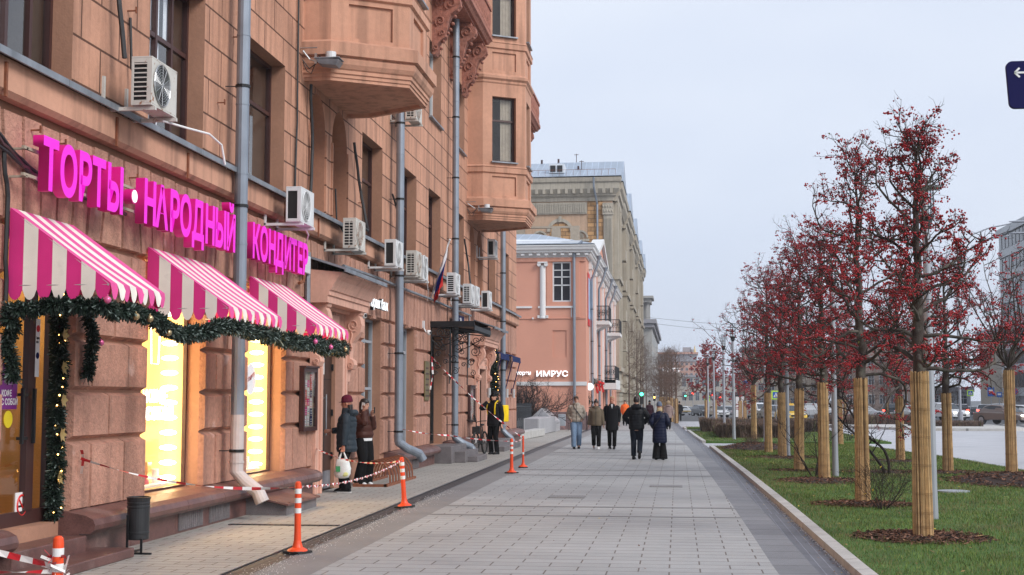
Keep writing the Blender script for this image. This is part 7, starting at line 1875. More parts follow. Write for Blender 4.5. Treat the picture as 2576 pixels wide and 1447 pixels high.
def hand(mb, w, d, side, curl=.5, s=1.0):
    """palm, four unequal bent fingers and a thumb from the wrist w along d"""
    w = Vector(w); d = Vector(d).normalized(); nrm = Vector((side, 0, 0)); nrm = nrm - d * nrm.dot(d); nrm = nrm.normalized() if nrm.length > .1 else Vector((0, 1, 0)); ac = d.cross(nrm).normalized()
    mb.loft([[w + d * a_ * s + ac * math.cos(t) * b_ * s + nrm * math.sin(t) * c_ * s for t in [2 * math.pi * k / 10 for k in range(10)]] for a_, b_, c_ in [(-.02, .024, .020), (.02, .034, .018), (.06, .041, .016), (.085, .038, .013)]])
    for k, (o_, L_) in enumerate([(-.030, .062), (-.010, .074), (.011, .070), (.031, .054)]):
        p = w + d * .078 * s + ac * o_ * s; pts = [p]; dd = d.copy()
        for j in range(3): dd = (dd * math.cos(curl * .8) - nrm * math.sin(curl * .8)).normalized(); pts.append(pts[-1] + dd * L_ * s / 3)
        mb.tube(pts, [.0095 * s, .009 * s, .0085 * s, .006 * s], 7)
    p = w + d * .025 * s - ac * .030 * s; mb.tube([p, p + (d * .5 - ac * .8 - nrm * .2).normalized() * .035 * s, p + (d * .8 - ac * .6 - nrm * .5).normalized() * .065 * s], [.012 * s, .011 * s, .008 * s], 7)
def person(label, x, y, rz, h, top, bot, pose, head, near=False, group=None, extra=None):
    s = h / 1.75; vox = .0075 if near else .0105
    t = thing('person', label, 'person', (x, y, gz(y)), group); ORG[t.name] = Vector((0, 0, 0)); t.rotation_euler.z = R(rz)
    sc = lambda p: Vector(p) * s
    lean = pose.get('lean', 0)
    HIP = {1: sc((.09, 0, .93)), -1: sc((-.09, 0, .93))}
    FT = {k: sc(v) for k, v in pose.get('feet', {1: (.10, 0, .085), -1: (-.10, .02, .085)}).items()}
    sh = sc((0, lean, 0)); SHO = {k: sc((.168 * k, .01, 1.405)) + sh for k in (1, -1)}
    HN = {k: sc(v) for k, v in pose['hands'].items()}
    HE = pose.get('elbow', {1: (.5, .8, -.3), -1: (-.5, .8, -.3)})
    KN, AN, EL, WR = {}, {}, {}, {}
    for k in (1, -1):
        KN[k], AN[k] = ik(HIP[k], FT[k], .43 * s, .43 * s, (0, -1, 0)); EL[k], WR[k] = ik(SHO[k], HN[k], .29 * s, .27 * s, HE[k])
    hc = sc((0, -.015 + lean, 1.635)) + Vector(head.get('off', (0, 0, 0)))
    hy = R(head.get('yaw', 0)); hp = R(head.get('pitch', 0))
    HM = Matrix.Translation(hc) @ Matrix.Rotation(hy, 4, 'Z') @ Matrix.Rotation(hp, 4, 'X') @ Matrix.Scale(s * .98, 4)
    hx = lambda a, b, c=0.0: HM @ Vector((a, b, c))
    # ---- body: one continuous surface
    b = MB()
    b.loft([ell(0, lean * s * max(0, (z - .9)) / .6, z * s, rx * s, ry * s) for z, rx, ry in [(.80, .09, .08), (.88, .15, .10), (1.0, .145, .10), (1.1, .13, .095), (1.25, .155, .11), (1.38, .175, .105), (1.45, .13, .085), (1.49, .06, .06)]])
    limb(b, [sc((0, .02, 1.44)) + sh, hc + Vector((0, .012, -.06))], [.062 * s, .055 * s])
    for k in (1, -1):
        limb(b, [HIP[k], KN[k], AN[k]], [.088 * s, .055 * s, .038 * s]); limb(b, [SHO[k] - Vector((.02 * k, 0, 0)), EL[k], WR[k]], [.05 * s, .038 * s, .026 * s])
        hand(b, WR[k], (WR[k] - EL[k]) if k not in pose.get('hdir', {}) else pose['hdir'][k], -k, pose.get('curl', {}).get(k, .45), s)
        b.loft([[AN[k] + Vector((.03 * math.cos(a_) * s, yy * s, -.05 * s + .03 * math.sin(a_) * s)) for a_ in [math.pi * j / 4 for j in range(8)]] for yy in (.05, -.12)])
    hb = MB(hx)
    hb.loft([[(rx * math.copysign(abs(math.cos(a_)) ** .92, math.cos(a_)), (fy + by) / 2 + (by - fy) / 2 * math.sin(a_), z) for a_ in [2 * math.pi * j / 24 for j in range(24)]] for z, rx, fy, by in
             [(-.118, .018, -.070, -.035), (-.112, .034, -.082, -.01), (-.095, .046, -.090, .03), (-.065, .058, -.090, .06), (-.03, .066, -.090, .08), (.01, .0715, -.086, .092), (.045, .074, -.088, .097), (.08, .068, -.076, .088), (.105, .050, -.05, .066), (.12, .022, -.015, .03)]])
    hb.loft([[(w_ * math.cos(a_), fy + .012 * math.sin(a_), z) for a_ in [math.pi * j / 4 for j in range(8)]] for z, w_, fy in [(-.036, .015, -.094), (-.028, .0165, -.104), (-.015, .011, -.103), (.005, .009, -.093), (.02, .010, -.086)]])
    for k in (1, -1): hb.ball((.074 * k, .008, -.01), (.010, .019, .032), 8, 6); hb.ball((.028 * k, -.080, .026), (.02, .012, .007), 8, 4)
    hb.ball((0, -.084, -.058), (.022, .011, .010), 8, 4)
    b.v, b.f, b.m = b.v + [tuple(p) for p in hb.v], b.f + [tuple(i + len(b.v) for i in f_) for f_ in hb.f], b.m + hb.m
    remesh(b.build('body', [head.get('skin', 'skin')], t), vox * .72)
    e = MB(hx)
    for k in (1, -1): e.ball((.029 * k, -.088, .010), (.011, .006, .0055), 8, 5); e.box(.014 * k if k > 0 else -.044, .044 if k > 0 else -.014, -.094, -.088, .026, .031)
    e.build('eyes_and_brows', ['eye'], t)
    e = MB(hx); e.ball((0, -.093, -.058), (.021, .0055, .0065), 8, 4); e.build('lips', ['lip'], t)
    # ---- hair and headwear
    hm = head.get('hair', 'hair_dark'); kind = head.get('style', 'short')
    e = MB(hx)
    def cap(mb, rx, fy, by, z0, z1, ch=1.0):
        mb.loft([[(rx * k_ * math.cos(a_), (fy + by) / 2 + (by - fy) / 2 * k_ * math.sin(a_), z + (dz if math.sin(a_) < 0 else 0) * (-math.sin(a_) if math.sin(a_) < 0 else 0)) for a_ in [2 * math.pi * j / 20 for j in range(20)]] for k_, z, dz in [(.86, z0, .09), (1, z0 + (z1 - z0) * .25, .05), (1.03, z0 + (z1 - z0) * .5, .02), (.96, z0 + (z1 - z0) * .72, 0), (.72, z0 + (z1 - z0) * .9, 0), (.25, z1, 0)]])
    if kind in ('short', 'long', 'bun'):
        cap(e, .082, -.092, .107, -.05, .138)
        if kind == 'short': 
            for k in range(7): e.ball((-.05 + k * .017, -.075, .085 + .012 * math.sin(k * 2)), (.018, .025, .02), 6, 4)
        if kind == 'long': e.loft([ell(0, .045, z, rx, ry, 16) for z, rx, ry in [(-.22, .05, .03), (-.15, .085, .045), (-.05, .088, .07), (.05, .082, .07)]])
        if kind == 'bun': e.ball((0, .06, .13), (.05, .05, .04), 10, 6)
    if kind == 'cropped': cap(e, .0765, -.080, .100, .0, .128)
    if kind in ('beanie', 'visor'): e.loft([ell(0, .06, z, rx, ry, 16) for z, rx, ry in [(-.2, .09, .03), (-.1, .085, .045), (-.03, .078, .05)]])
    if e.v: remesh(e.build('hair', [hm], t), vox * .85)
    if kind in ('beanie', 'visor'):
        e = MB(hx); e.loft([ell(0, .010 + .10 * max(0, z - .1), z, rx, ry, 24) for z, rx, ry in [(.015, .087, .108), (.045, .092, .113), (.06, .088, .108), (.10, .084, .104), (.135, .066, .086), (.155 if kind == 'visor' else .162, .042, .056), (.165 if kind == 'visor' else .174, .012, .015)]])
        if kind == 'visor': e.loft([[(.075 * math.cos(a_), -.085 - d_ - .035 * abs(math.sin(a_)), .035 - d_ * .3 + .006 * k_) for a_ in [math.pi + math.pi * j / 9 for j in range(10)]] for d_, k_ in [(0, 0), (.03, 0), (.03, 1), (0, 1)]], cap=False)
        remesh(e.build('hat', [head['hat']], t), vox * .8)
    # ---- trousers
    w_ = bot.get('w', 1.0); fl = bot.get('flare', 0.0)
    e = MB(); e.loft([ell(0, 0, z * s, rx * s, ry * s) for z, rx, ry in [(.82, .13, .10), (.9, .168, .12), (1.0, .160, .12), (1.06, .155, .115)]])
    for k in (1, -1):
        hem = AN[k] + (KN[k] - AN[k]).normalized() * bot.get('hem', .01) * s
        mid = KN[k].lerp(hem, .55)
        limb(e, [HIP[k] + Vector((-.005 * k, 0, .02)), HIP[k].lerp(KN[k], .45), KN[k], mid, hem], [.098 * s * w_, .094 * s * w_, .075 * s * w_, (.070 + fl * .6) * s * w_, (.066 + fl) * s * w_], 14, .02, .11)
    remesh(e.build('trousers', [bot['mat']], t), vox)
    # ---- shoes
    for k in (1, -1):
        e = MB(); A = AN[k]; pitch = pose.get('pitch', {}).get(k, 0); yaw = -.12 * k
        M_ = Matrix.Translation(A) @ Matrix.Rotation(yaw, 4, 'Z') @ Matrix.Rotation(R(pitch), 4, 'X') @ Matrix.Scale(s, 4); e.xf = lambda a, b_, c=0.0, M_=M_: M_ @ Vector((a, b_, c))
        e.loft([[(rx * math.cos(a_), yy, -.085 + hz * (.5 + .5 * math.sin(a_)) if math.sin(a_) > -.5 else -.085) for a_ in [2 * math.pi * j / 12 for j in range(12)]] for yy, rx, hz in [(.085, .022, .06), (.07, .036, .10), (.02, .040, .125), (-.04, .042, .10), (-.10, .048, .07), (-.15, .044, .05), (-.18, .022, .03)]])
        remesh(e.build('shoe', [bot.get('shoe', 'shoe_black')], t), vox * .8)
        if bot.get('sole'): e = MB(e.xf); e.box(-.045, .045, -.17, .085, -.092, -.072); e.build('sole', [bot['sole']], t)
    # ---- coat
    pf = top.get('puff', 0); z0 = top['len']; tk = top.get('thick', 1.0); e = MB(); Z, ring = z0, []
    base = [(.45, .20, .165), (.80, .19, .16), (.95, .18, .15), (1.1, .172, .148), (1.25, .182, .15), (1.34, .180, .14), (1.40, .160, .12), (1.455, .105, .095), (1.51, .075, .078)]
    def wd(z):
        for (a_, b_, c_), (d_, e_, f_) in zip(base[:-1], base[1:]):
            if z <= d_: u = max(0, (z - a_) / (d_ - a_)); return b_ + (e_ - b_) * u, c_ + (f_ - c_) * u
        return base[-1][1:]
    while Z < 1.51:
        rx, ry = wd(Z); k_ = 1 + pf * (abs(math.sin((Z - z0) * math.pi / top.get('pl', .095))) ** .5 - .62); 
        tkk = tk if Z < 1.40 else 1 + (tk - 1) * .4
        if Z < z0 + .04: k_ *= .95
        ring.append(ell(0, lean * max(0, (Z - .9)) / .6 * s - top.get('belly', 0) * s * math.exp(-((Z - 1.05) / .2) ** 2), Z * s, rx * k_ * tkk * s, ry * k_ * tkk * s, 28)); Z += .0125
    e.loft(ring)
    for k in (1, -1):
        cuff = WR[k] + (EL[k] - WR[k]).normalized() * .01
        limb(e, [SHO[k] - Vector((.05 * k * s, 0, -.005)), SHO[k] + Vector((.02 * k, 0, -.03)) * s, EL[k], cuff], [.062 * s, .076 * tk * s, .066 * tk * s, .046 * tk * s], 16, pf * 1.3, top.get('pl', .095) * .85)
    if top.get('hood'): e.loft([ell(0, (.085 + .02 * math.sin(u * 3)) * s + lean * s, (1.40 + .12 * u) * s, (.13 + .02 * math.sin(u * 3.1)) * s, (.075 + .03 * math.sin(u * 3.1)) * s, 20) for u in [0, .25, .5, .75, 1]])
    if top.get('collar'): e.loft([ell(0, -.01 * s + lean * s, z * s, r_ * s, r_ * s, 20) for z, r_ in [(1.46, .10), (1.50, .095), (1.535, .088), (1.55, .085)]])
    co = remesh(e.build('coat', [top['mat']], t), vox)
    if top.get('zip'):
        e = MB(); e.tube([(0, -wd(z)[1] * tk * s * 1.04 + lean * max(0, z - .9) / .6 * s, z * s) for z in [z0 + .02 + (1.47 - z0) * u / 12 for u in range(13)]], .006, 5); e.build('zip', ['black'], t)
    if extra: extra(t, s, dict(WR=WR, EL=EL, SHO=SHO, hc=hc, hx=hx, AN=AN))
    ORG[t.name] = Vector((x, y, gz(y)))
    return t, WR, s
POCK = {1: (.19, -.11, .98), -1: (-.19, -.11, .98)}
HANG = {1: (.27, -.02, .86), -1: (-.27, -.02, .86)}
PG = 'people on the pavement'
# woman with the shopping bag, facing the door
p = PZ(872, 1238); WP = (p.x, p.y)
t, WR, s_ = person('person in maroon peaked hat and slate quilted coat holding a white plastic bag', p.x, p.y, -88, 1.70, dict(mat='coat_slate', len=.74, puff=.05, pl=.11, thick=1.18, hood=1, collar=1, belly=.02), dict(mat='trouser_black', w=1.15, flare=.01, shoe='shoe_black', sole='shoe_white', hem=-.03),
       dict(hands={1: (.25, -.02, .80), -1: (-.14, -.33, 1.12)}, feet={1: (.10, .02, .085), -1: (-.10, -.08, .085)}, elbow={1: (.3, 1, 0), -1: (-.6, .5, -.8)}, curl={1: 1.1, -1: .3}, hdir={1: (0, -.1, -1)}), dict(style='visor', hat='hat_wine', skin='skin_ruddy', pitch=6), near=True)
bw = Vector(t.location) + Matrix.Rotation(R(-88), 3, 'Z') @ (WR[1] + Vector((0, -.01, -.09)))
g_ = thing('shopping_bag', 'white plastic shopping bag with a green print held by the person in slate', 'bag', (bw.x, bw.y, bw.z - .5))
m = MB(); q = random.Random(3)
rg = []
for z, rx, ry in [(-.48, .05, .04), (-.46, .115, .07), (-.40, .15, .085), (-.30, .145, .08), (-.20, .12, .06), (-.14, .10, .04)]:
    rg.append([(bw.x + rx * math.cos(a_) * (1 + .09 * math.sin(5 * a_ + z * 20)), bw.y + ry * math.sin(a_) * (1 + .1 * math.sin(4 * a_ + z * 31)), bw.z + z) for a_ in [2 * math.pi * j / 26 for j in range(26)]])
m.loft(rg); m.build('bag_body', ['bag_white'], g_, smooth=True)
m = MB()
for sx_ in (-.075, .075): m.tube([(bw.x + sx_, bw.y, bw.z - .17), (bw.x + sx_ * .6, bw.y, bw.z - .08), (bw.x + sx_ * .1, bw.y, bw.z + .01)], [.03, .018, .010], 7)
m.build('handle', ['bag_white'], g_, smooth=True)
S('print_green', (.05, .30, .12), rough=.5, var=.1); S('print_yellow', (.62, .62, .25), rough=.5, var=.2)
m = MB(); m.box(bw.x - .10, bw.x - .02, bw.y - .094, bw.y - .088, bw.z - .36, bw.z - .26); m.build('green_print', ['print_green'], g_); m = MB(); m.ball((bw.x + .05, bw.y - .055, bw.z - .40), (.07, .035, .05), 8, 5); m.build('yellow_print', ['print_yellow'], g_)
# girl with the phone
p = PZ(910, 1220)
def phone_x(side, ahead=0):
    def f(t, s, d):
        m = MB(d['hx']); m.add([(side * .092, -.055, -.10), (side * .098, -.065, .045), (side * .098, .005, .055), (side * .092, .015, -.09), (side * .100, -.055, -.10), (side * .106, -.065, .045), (side * .106, .005, .055), (side * .100, .015, -.09)], [(0, 1, 2, 3), (7, 6, 5, 4), (0, 4, 5, 1), (1, 5, 6, 2), (2, 6, 7, 3), (3, 7, 4, 0)]); m.build('phone', ['bag_white'], t)
    return f
def girl_extra(t, s, d):
    phone_x(-1)(t, s, d)
    m = MB(); m.loft([ell(0, 0, z * s, .195 * s, .15 * s, 20) for z in (.90, .955)]); m.build('shirt_hem', ['shirt_white'], t)
    w = d['WR'][1]; m = MB(); m.tube([w + Vector((-.01, -.05, .04)), w + Vector((-.01, -.06, .16))], .012, 8); m.build('vape', ['black'], t)
person('person with long dark hair and short brown puffer jacket holding a phone to the ear', p.x + .03, p.y, 62, 1.66, dict(mat='coat_brown', len=.96, puff=.09, pl=.13, thick=1.18, collar=1), dict(mat='trouser_black', w=1.28, flare=.035, shoe='shoe_white', hem=-.04),
       dict(hands={-1: (-.16, -.13, 1.50), 1: (.03, -.21, 1.42)}, elbow={-1: (-.3, -.3, -1), 1: (.2, 0, -1)}, curl={-1: .8, 1: .8}, hdir={-1: (.3, 0, 1), 1: (-.2, -.1, 1)}), dict(style='long', hair='hair_dark', yaw=12, pitch=6), near=True, extra=girl_extra)
# courier
p = PZ(1243, 1143)
def courier_x(t, s, d):
    m = MB(); m.loft([[(a_ * .24 * s, (.13 + b_ * .30) * s, z * s) for a_, b_ in [(-1, 0), (1, 0), (1, 1), (-1, 1)]] for z in (.92, 1.40)]); m.build('backpack', ['backpack_yellow'], t, bevel=.03)
    for k in (-1, 1):
        m = MB(); m.tube([(k * .12 * s, -.165 * s, 1.14 * s), (k * .135 * s, -.19 * s, 1.3 * s), (k * .13 * s, -.15 * s, 1.45 * s), (k * .12 * s, .0, 1.53 * s), (k * .12 * s, .13 * s, 1.42 * s)], .020, 6, sq=.5); m.build('strap', ['backpack_yellow'], t)
    m = MB(d['hx']); m.box(-.106, -.096, -.07, .0, -.10, .05); m.build('phone', ['black'], t)
person('person in black with a yellow delivery backpack and dark hat standing beside the bicycle', p.x, p.y, -24, 1.84, dict(mat='coat_black', len=.80, thick=1.15, collar=1, hood=1), dict(mat='trouser_black', shoe='shoe_black', hem=-.02),
       dict(hands={-1: (-.13, -.14, 1.50), 1: (.27, -.02, .86)}, elbow={-1: (-.8, -.2, -1), 1: (.5, .8, -.3)}, curl={-1: 1.0}, hdir={-1: (.2, 0, 1)}), dict(style='beanie', hair='coat_black', hat='coat_black', pitch=4), extra=courier_x)
WALK1 = {1: (.08, -.16, .10), -1: (-.08, .14, .12)}
WALK2 = {1: (.07, .20, .16), -1: (-.08, -.12, .085)}
p = PZ(1450, 1129)
def strap_x(t, s, d):
    m = MB(); m.tube([(-.10 * s, -.10 * s, 1.47 * s), (-.06 * s, -.185 * s, 1.36 * s), (.08 * s, -.20 * s, 1.18 * s), (.20 * s, -.16 * s, 1.0 * s)], .014, 5, sq=.5); m.build('bag_strap', ['black'], t)
person('person in a puffy beige jacket and pale blue jeans walking with hands in pockets', p.x, p.y, 6, 1.74, dict(mat='coat_beige', len=.90, puff=.09, pl=.14, thick=1.2, collar=1, hood=1, zip=1), dict(mat='jeans_light', w=1.22, shoe='shoe_black', hem=-.02),
       dict(hands=POCK, feet={1: (.09, .14, .13), -1: (-.09, -.10, .085)}, pitch={1: 25}), dict(style='short', hair='hair_brown'), extra=strap_x, group=PG)
p = PZ(1500, 1130)
person('person with dark hair in a khaki parka and black trousers walking between two others', p.x, p.y, 2, 1.61, dict(mat='coat_khaki', len=.84, thick=1.15, collar=1, hood=1, zip=1), dict(mat='trouser_black', w=1.12, shoe='shoe_white', hem=.02),
       dict(hands={1: (.27, -.06, .84), -1: (-.27, .04, .84)}, feet={1: (.09, -.10, .085), -1: (-.09, .12, .13)}, pitch={-1: 25}), dict(style='bun', hair='hair_dark', pitch=8), group=PG)
p = PZ(1540, 1130)
def coat_x(t, s, d):
    m = MB(); m.add([(-.035 * s, -.135 * s, 1.49 * s), (.035 * s, -.135 * s, 1.49 * s), (.0, -.178 * s, 1.34 * s)], [(0, 1, 2)]); m.build('shirt_collar', ['shirt_white'], t)
person('person with cropped fair hair in a long open black coat walking beside the khaki parka', p.x, p.y, 4, 1.74, dict(mat='coat_black', len=.62, thick=1.12, collar=0), dict(mat='trouser_black', w=1.0, shoe='shoe_black', sole='frame_grey'),
       dict(hands={1: (.23, .02, .88), -1: (-.2, .10, .92)}, feet={1: (.07, -.10, .085), -1: (-.08, .10, .10)}), dict(style='cropped', hair='hair_fair', skin='skin_ruddy', yaw=-22), extra=coat_x, group=PG)
p = PZ(1602, 1156)
person('person seen from behind in a black hooded puffer jacket and dark jeans, the largest walker', p.x, p.y, 178, 1.72, dict(mat='coat_black_puffer', len=.84, puff=.045, pl=.08, thick=1.2, hood=1, collar=1), dict(mat='jeans_dark', w=1.08, shoe='shoe_black'),
       dict(hands={1: (.20, -.14, 1.0), -1: (-.20, -.14, 1.0)}, feet={-1: (-.09, .20, .20), 1: (.09, -.03, .085)}, pitch={-1: 45}, elbow={1: (1, .6, 0), -1: (-1, .6, 0)}), dict(style='short', hair='hair_dark', pitch=10), group=PG)
p = PZ(1660, 1157)
def strap2(t, s, d):
    m = MB(); m.tube([(-.10 * s, .06 * s, 1.50 * s), (-.02 * s, .20 * s, 1.30 * s), (.14 * s, .21 * s, 1.10 * s), (.22 * s, .12 * s, .95 * s)], .012, 5, sq=.5); m.build('bag_strap', ['black'], t)
person('person seen from behind in a long navy quilted coat and grey knitted hat', p.x, p.y, 182, 1.55, dict(mat='coat_navy', len=.52, puff=.06, pl=.09, thick=1.15, collar=1), dict(mat='trouser_black', w=1.15, flare=.048, shoe='shoe_black', hem=-.05),
       dict(hands=POCK, feet={1: (.11, 0, .085), -1: (-.11, .02, .085)}), dict(style='beanie', hair='hair_blond', hat='hat_grey'), extra=strap2, group=PG)
def far_person(px, pyh, Y, **k):
    h = k['h']; z = gz(Y); p = PY(px, 1000, Y); return p.x
xx = PY(1681, 1000, 78).x
def fur_x(t, s, d):
    m = MB(d['hx']); m.loft([[(r_ * math.cos(a_), yy, .0 + r_ * 1.15 * math.sin(a_)) for a_ in [2 * math.pi * j / 16 for j in range(16)]] for yy, r_ in [(-.05, .12), (-.02, .14), (.06, .135), (.12, .10), (.14, .03)]]); m.build('fur_hood', ['fur'], t, smooth=True)
    m = MB(); m.box(.20 * s, .36 * s, -.1, .15, .80 * s, .98 * s); m.build('handbag', ['bag_tan'], t, bevel=.03)
person('person seen from behind in a pinkish grey fur hooded puffer with a tan handbag', xx, 78, 180, 1.64, dict(mat='coat_pinkgrey', len=.70, puff=.07, pl=.10, thick=1.2, hood=1), dict(mat='trouser_black', shoe='shoe_black'), dict(hands=HANG, feet=WALK2, pitch={1: 30}), dict(style='short', hair='hair_brown'), extra=fur_x, group=PG)
person('person in a dark wine coat and black hat far away between the two large walkers', PY(1634, 1000, 95).x, 95, 180, 1.70, dict(mat='coat_wine', len=.50, thick=1.1, collar=1), dict(mat='trouser_black'), dict(hands=HANG), dict(style='beanie', hair='hair_dark', hat='coat_black'), group=PG)
person('person in a bright orange jacket half hidden behind the black coats', PY(1572, 1000, 92).x, 92, 0, 1.72, dict(mat='jacket_orange', len=.75, thick=1.15, hood=1), dict(mat='trouser_black'), dict(hands=HANG), dict(style='short', hair='hair_dark'), group=PG)
person('dark clothed person standing at the nose of the distant white taxi', PY(1709, 1000, 118).x, 118, 180, 1.74, dict(mat='coat_black', len=.7, thick=1.1), dict(mat='trouser_black'), dict(hands=HANG), dict(style='short', hair='hair_dark'), group=PG)

# ================================================================ cars
S('tyre', (.018, .018, .02), rough=.8, var=.1); S('rim', (.42, .43, .45), rough=.35, metal=.7, var=.05); S('car_glass', (.05, .06, .07), rough=.08, var=.2, vs=2); S('plate', (.7, .7, .7), rough=.5, var=0)
for n_, c_ in dict(car_white=(.72, .74, .76), car_yellow=(.78, .50, .04), car_brown=(.16, .115, .095), car_dark=(.035, .038, .045), car_grey=(.26, .28, .31), car_redbrown=(.22, .12, .10), car_blue=(.12, .2, .34)).items(): S(n_, c_, rough=.28, var=.03, coat=.6)
CPROF = dict(
 sedan=dict(L=4.5, W=1.78, low=[(0, .35), (.05, .62), (.35, .74), (1.35, .86), (3.75, .92), (4.35, .88), (4.5, .60), (4.45, .32)], cab=[(1.15, .84), (1.95, 1.38), (2.9, 1.44), (3.45, 1.34), (4.05, .92)], win=[(1.38, .90), (2.0, 1.32), (2.88, 1.38), (3.38, 1.29), (3.85, .95)]),
 suv=dict(L=4.5, W=1.86, low=[(0, .40), (.04, .78), (.3, .92), (1.2, 1.02), (4.3, 1.06), (4.45, .95), (4.5, .60), (4.45, .38)], cab=[(1.0, 1.0), (1.75, 1.55), (2.8, 1.66), (3.9, 1.60), (4.38, 1.06)], win=[(1.22, 1.05), (1.82, 1.48), (2.8, 1.58), (3.8, 1.52), (4.15, 1.10)]))
def car(x, y, rz, kind, mt, label, heads=False, tails=False, stripe=None, sign=False):
    c = CPROF[kind]; L_, W_ = c['L'], c['W']; t = thing('car', label, 'car', (x, y, gz(y)), 'cars on the avenue'); ORG[t.name] = Vector((0, 0, 0)); t.rotation_euler.z = R(rz)
    # local: nose at -Y
    def sec(prof, inset, zt=99):
        out = []
        for k_, (a_, z) in enumerate(prof): out.append((a_ - L_ / 2, z))
        return out
    m = MB(); low = sec(c['low'], 0); hw = W_ / 2
    ws = [-hw, -hw * .985, hw * .985, hw]
    rings = []
    for xx_, sh_ in [(-hw, .05), (-hw * .94, .0), (hw * .94, .0), (hw, .05)]:
        rings.append([(xx_, a_ * (1 - sh_ * .35), z - (sh_ * .9 if z > .7 else 0)) for a_, z in low])
    m.loft(rings)
    cab = sec(c['cab'], 0); rings = []
    for f_, hgt in [(-.93, 0), (-.72, 1), (.72, 1), (.93, 0)]:
        rings.append([(f_ * hw if z < c['cab'][0][1] + .05 or a_ > 0 and z < 1.1 else f_ * hw * (1 if abs(f_) < .8 else .84), a_, z - (0 if abs(f_) < .8 else .03)) for a_, z in cab])
    m.loft(rings)
    m.build('body', [mt], t, bevel=.035)
    m = MB(); win = sec(c['win'], 0)
    for s_ in (-1, 1): m.add([(s_ * hw * (.885 if z < 1.15 else .80), a_, z) for a_, z in win], [tuple(range(len(win)))])
    (a0, z0_), (a1, z1_) = cab[0], cab[1]; m.add([(-hw * .82, a0 + .10, z0_ + .06), (hw * .82, a0 + .10, z0_ + .06), (hw * .68, a1 - .03, z1_ - .03), (-hw * .68, a1 - .03, z1_ - .03)], [(0, 1, 2, 3)]) ; m.v[-4:] = [(p_[0], p_[1] - .03, p_[2] + .02) for p_ in m.v[-4:]]
    (a0, z0_), (a1, z1_) = cab[-1], cab[-2]; m.add([(-hw * .80, a0 - .05, z0_ + .08), (hw * .80, a0 - .05, z0_ + .08), (hw * .68, a1 + .02, z1_ - .03), (-hw * .68, a1 + .02, z1_ - .03)], [(0, 1, 2, 3)]); m.v[-4:] = [(p_[0], p_[1] + .04, p_[2] + .02) for p_ in m.v[-4:]]
    m.build('windows', ['car_glass'], t, fix=False)
    for a_ in (-L_ / 2 + .85, L_ / 2 - .85):
        for s_ in (-1, 1):
            m = MB(); m.loft([[(s_ * (hw - .02 + dx_), a_ + .33 * r_ * math.cos(k_ * math.pi / 10), .33 + .33 * r_ * math.sin(k_ * math.pi / 10)) for k_ in range(20)] for dx_, r_ in [(-.2, 1), (.02, 1), (.03, .94)]]); w_ = m.build('wheel', ['tyre'], t)
            m = MB(); m.loft([[(s_ * (hw + .012 + dx_), a_ + .21 * math.cos(k_ * math.pi / 8), .33 + .21 * math.sin(k_ * math.pi / 8)) for k_ in range(16)] for dx_ in (0, .006)]); m.build('rim', ['rim'], w_)
    hz = .66 if kind == 'sedan' else .78
    for s_ in (-1, 1):
        m = MB(); m.ball((s_ * hw * .72, -L_ / 2 + .06, hz), (.19, .08, .07), 10, 5); m.build('headlight', ['lamp_head' if heads else 'rim'], t)
        m = MB(); m.ball((s_ * hw * .74, L_ / 2 - .05, hz + .12), (.18, .07, .08), 10, 5); m.build('tail_light', ['lamp_red' if tails else 'red'], t)
        m = MB(); m.ball((s_ * (hw + .08), -L_ / 2 + 1.55, .98 if kind == 'sedan' else 1.1), (.09, .06, .06), 8, 5); m.build('mirror', [mt], t)
    m = MB(); m.box(-hw * .5, hw * .5, -L_ / 2 - .02, -L_ / 2 + .1, .48, .62); m.box(-hw * .8, hw * .8, -L_ / 2 + .0, -L_ / 2 + .2, .26, .36); m.box(-hw * .8, hw * .8, L_ / 2 - .2, L_ / 2 + .01, .26, .38); m.build('grille', ['black'], t)
    m = MB(); m.box(-.26, .26, -L_ / 2 - .035, -L_ / 2 - .02, .38, .48); m.box(-.26, .26, L_ / 2 + .012, L_ / 2 + .025, .56, .66); m.build('number_plate', ['plate'], t)
    if stripe:
        m = MB(); 
        for s_ in (-1, 1): m.box(s_ * (hw + .001) if s_ > 0 else -hw - .006, hw + .006 if s_ > 0 else -hw - .001, -1.3, 2.0, .66, .80)
        m.build('door_stripe', [stripe], t)
        m = MB()
        for s_ in (-1, 1): m.box(s_ * hw if s_ > 0 else -hw - .008, hw + .008 if s_ > 0 else -hw, -.5, .6, .48, .62)
        m.build('door_logo', ['car_dark'], t)
    if sign: m = MB(); m.box(-.3, .3, .0, .2, 1.42, 1.54); m.build('roof_sign', ['lamp_amber' if sign == 2 else 'car_yellow'], t, bevel=.02)
    ORG[t.name] = Vector(t.location); return t
def atcar(px, Y): return PY(px, 1000, Y).x
car(atcar(1730, 205), 205, 58, 'sedan', 'car_white', 'white taxi with a yellow door stripe seen side on in the middle distance', stripe='car_yellow')
car(atcar(1766, 200), 200, 20, 'suv', 'car_dark', 'dark car right behind the white taxi sedan')
car(atcar(1806, 165), 165, 12, 'sedan', 'car_white', 'white car seen from the front between two hedge lamps')
car(atcar(1838, 172), 172, 170, 'sedan', 'car_grey', 'grey car with red tail lights between the hedge lamps', tails=True)
car(atcar(1913, 132), 132, 20, 'suv', 'car_white', 'white off road car left of the grey one behind the wrapped trunks')
car(atcar(1945, 128), 128, 12, 'sedan', 'car_grey', 'grey saloon next to the yellow taxi behind the wrapped trunks')
car(atcar(1988, 114), 114, 8, 'sedan', 'car_yellow', 'yellow taxi facing the camera between wrapped trunks', sign=1)
car(atcar(2058, 150), 150, 80, 'suv', 'car_white', 'white car with lit headlights between the yellow taxi and the lamp post', heads=True)
car(atcar(2110, 160), 160, 85, 'suv', 'car_white', 'white van like car behind the thin wrapped trunks', heads=True)
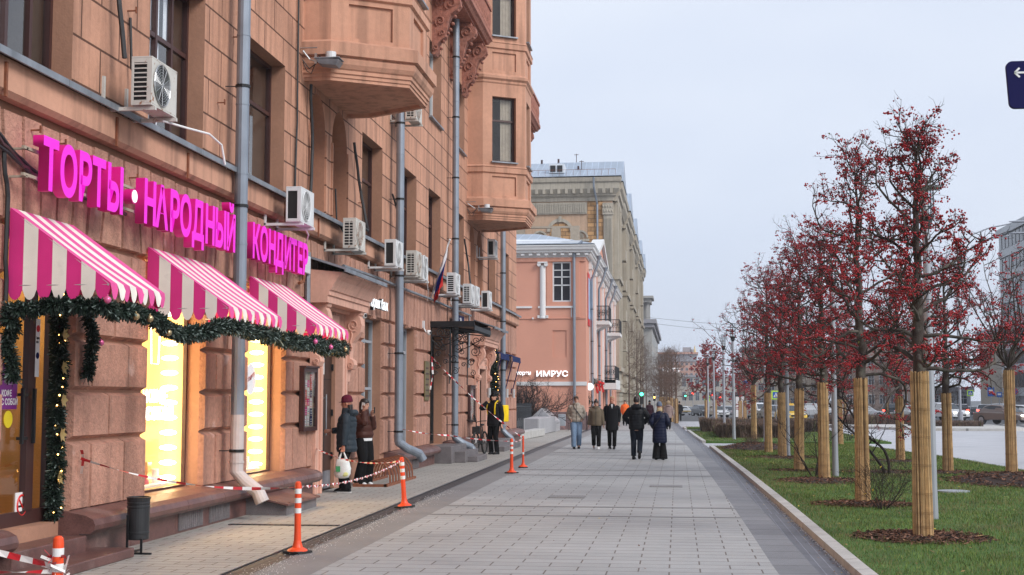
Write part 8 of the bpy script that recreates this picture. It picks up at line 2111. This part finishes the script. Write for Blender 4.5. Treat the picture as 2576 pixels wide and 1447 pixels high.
car(atcar(2180, 158), 158, 80, 'sedan', 'car_white', 'white car nose just left of the second nearest trunk', heads=True)
car(atcar(2238, 160), 160, 172, 'suv', 'car_dark', 'dark car with bright tail lights behind the two stemmed sapling', tails=True)
car(atcar(2292, 148), 148, 20, 'sedan', 'car_white', 'white car with bright headlights right of the sapling', heads=True)
car(atcar(2376, 124), 124, 28, 'suv', 'car_white', 'white compact crossover facing left just right of the nearest trunk', heads=True)
car(atcar(2416, 172), 172, 172, 'suv', 'car_redbrown', 'reddish brown crossover with glowing tail lights', tails=True)
car(atcar(2446, 185), 185, 175, 'sedan', 'car_dark', 'small dark hatchback between the red brown and the white crossovers')
car(atcar(2480, 172), 172, 160, 'suv', 'car_white', 'white crossover seen from behind with red tail lights', tails=True)
car(atcar(2526, 102), 102, 36, 'sedan', 'car_brown', 'brown sedan with lit headlights behind the right wrapped trunk', heads=True)
car(atcar(2535, 150), 150, 40, 'suv', 'car_white', 'white van roof behind the brown sedan')
car(atcar(2585, 112), 112, 30, 'sedan', 'car_white', 'white car with a lit headlight cut by the right edge', heads=True)
for k in range(12): car(3 + (k % 4) * 4.2 + (k // 4) * .8, 262 + 26 * (k // 4) + 5 * (k % 4), 178, 'sedan', ['car_grey', 'car_dark', 'car_white'][k % 3], ['first', 'second', 'third', 'fourth', 'fifth', 'sixth', 'seventh', 'eighth', 'ninth', 'tenth', 'eleventh', 'twelfth'][k] + ' far queued car with red tail lights, counted from the left front', tails=True)
# ================================================================ thin damp air
me = MB(); me.box(-330, 330, -45, 730, -13, 46)
SPEC['haze_air'] = dict(c=(.8, .85, .92))
hm = bpy.data.materials.new('haze_air'); hm.use_nodes = True
N_, L_n = hm.node_tree.nodes, hm.node_tree.links; N_.clear()
pv = N_.new('ShaderNodeVolumePrincipled'); pv.inputs['Color'].default_value = (.82, .87, .95, 1); pv.inputs['Density'].default_value = .00045; pv.inputs['Anisotropy'].default_value = 0.0
oo = N_.new('ShaderNodeOutputMaterial'); L_n.new(pv.outputs[0], oo.inputs['Volume']); MATS['haze_air'] = hm
hz_ = me.build('haze', ['haze_air']); hz_['kind'] = 'stuff'
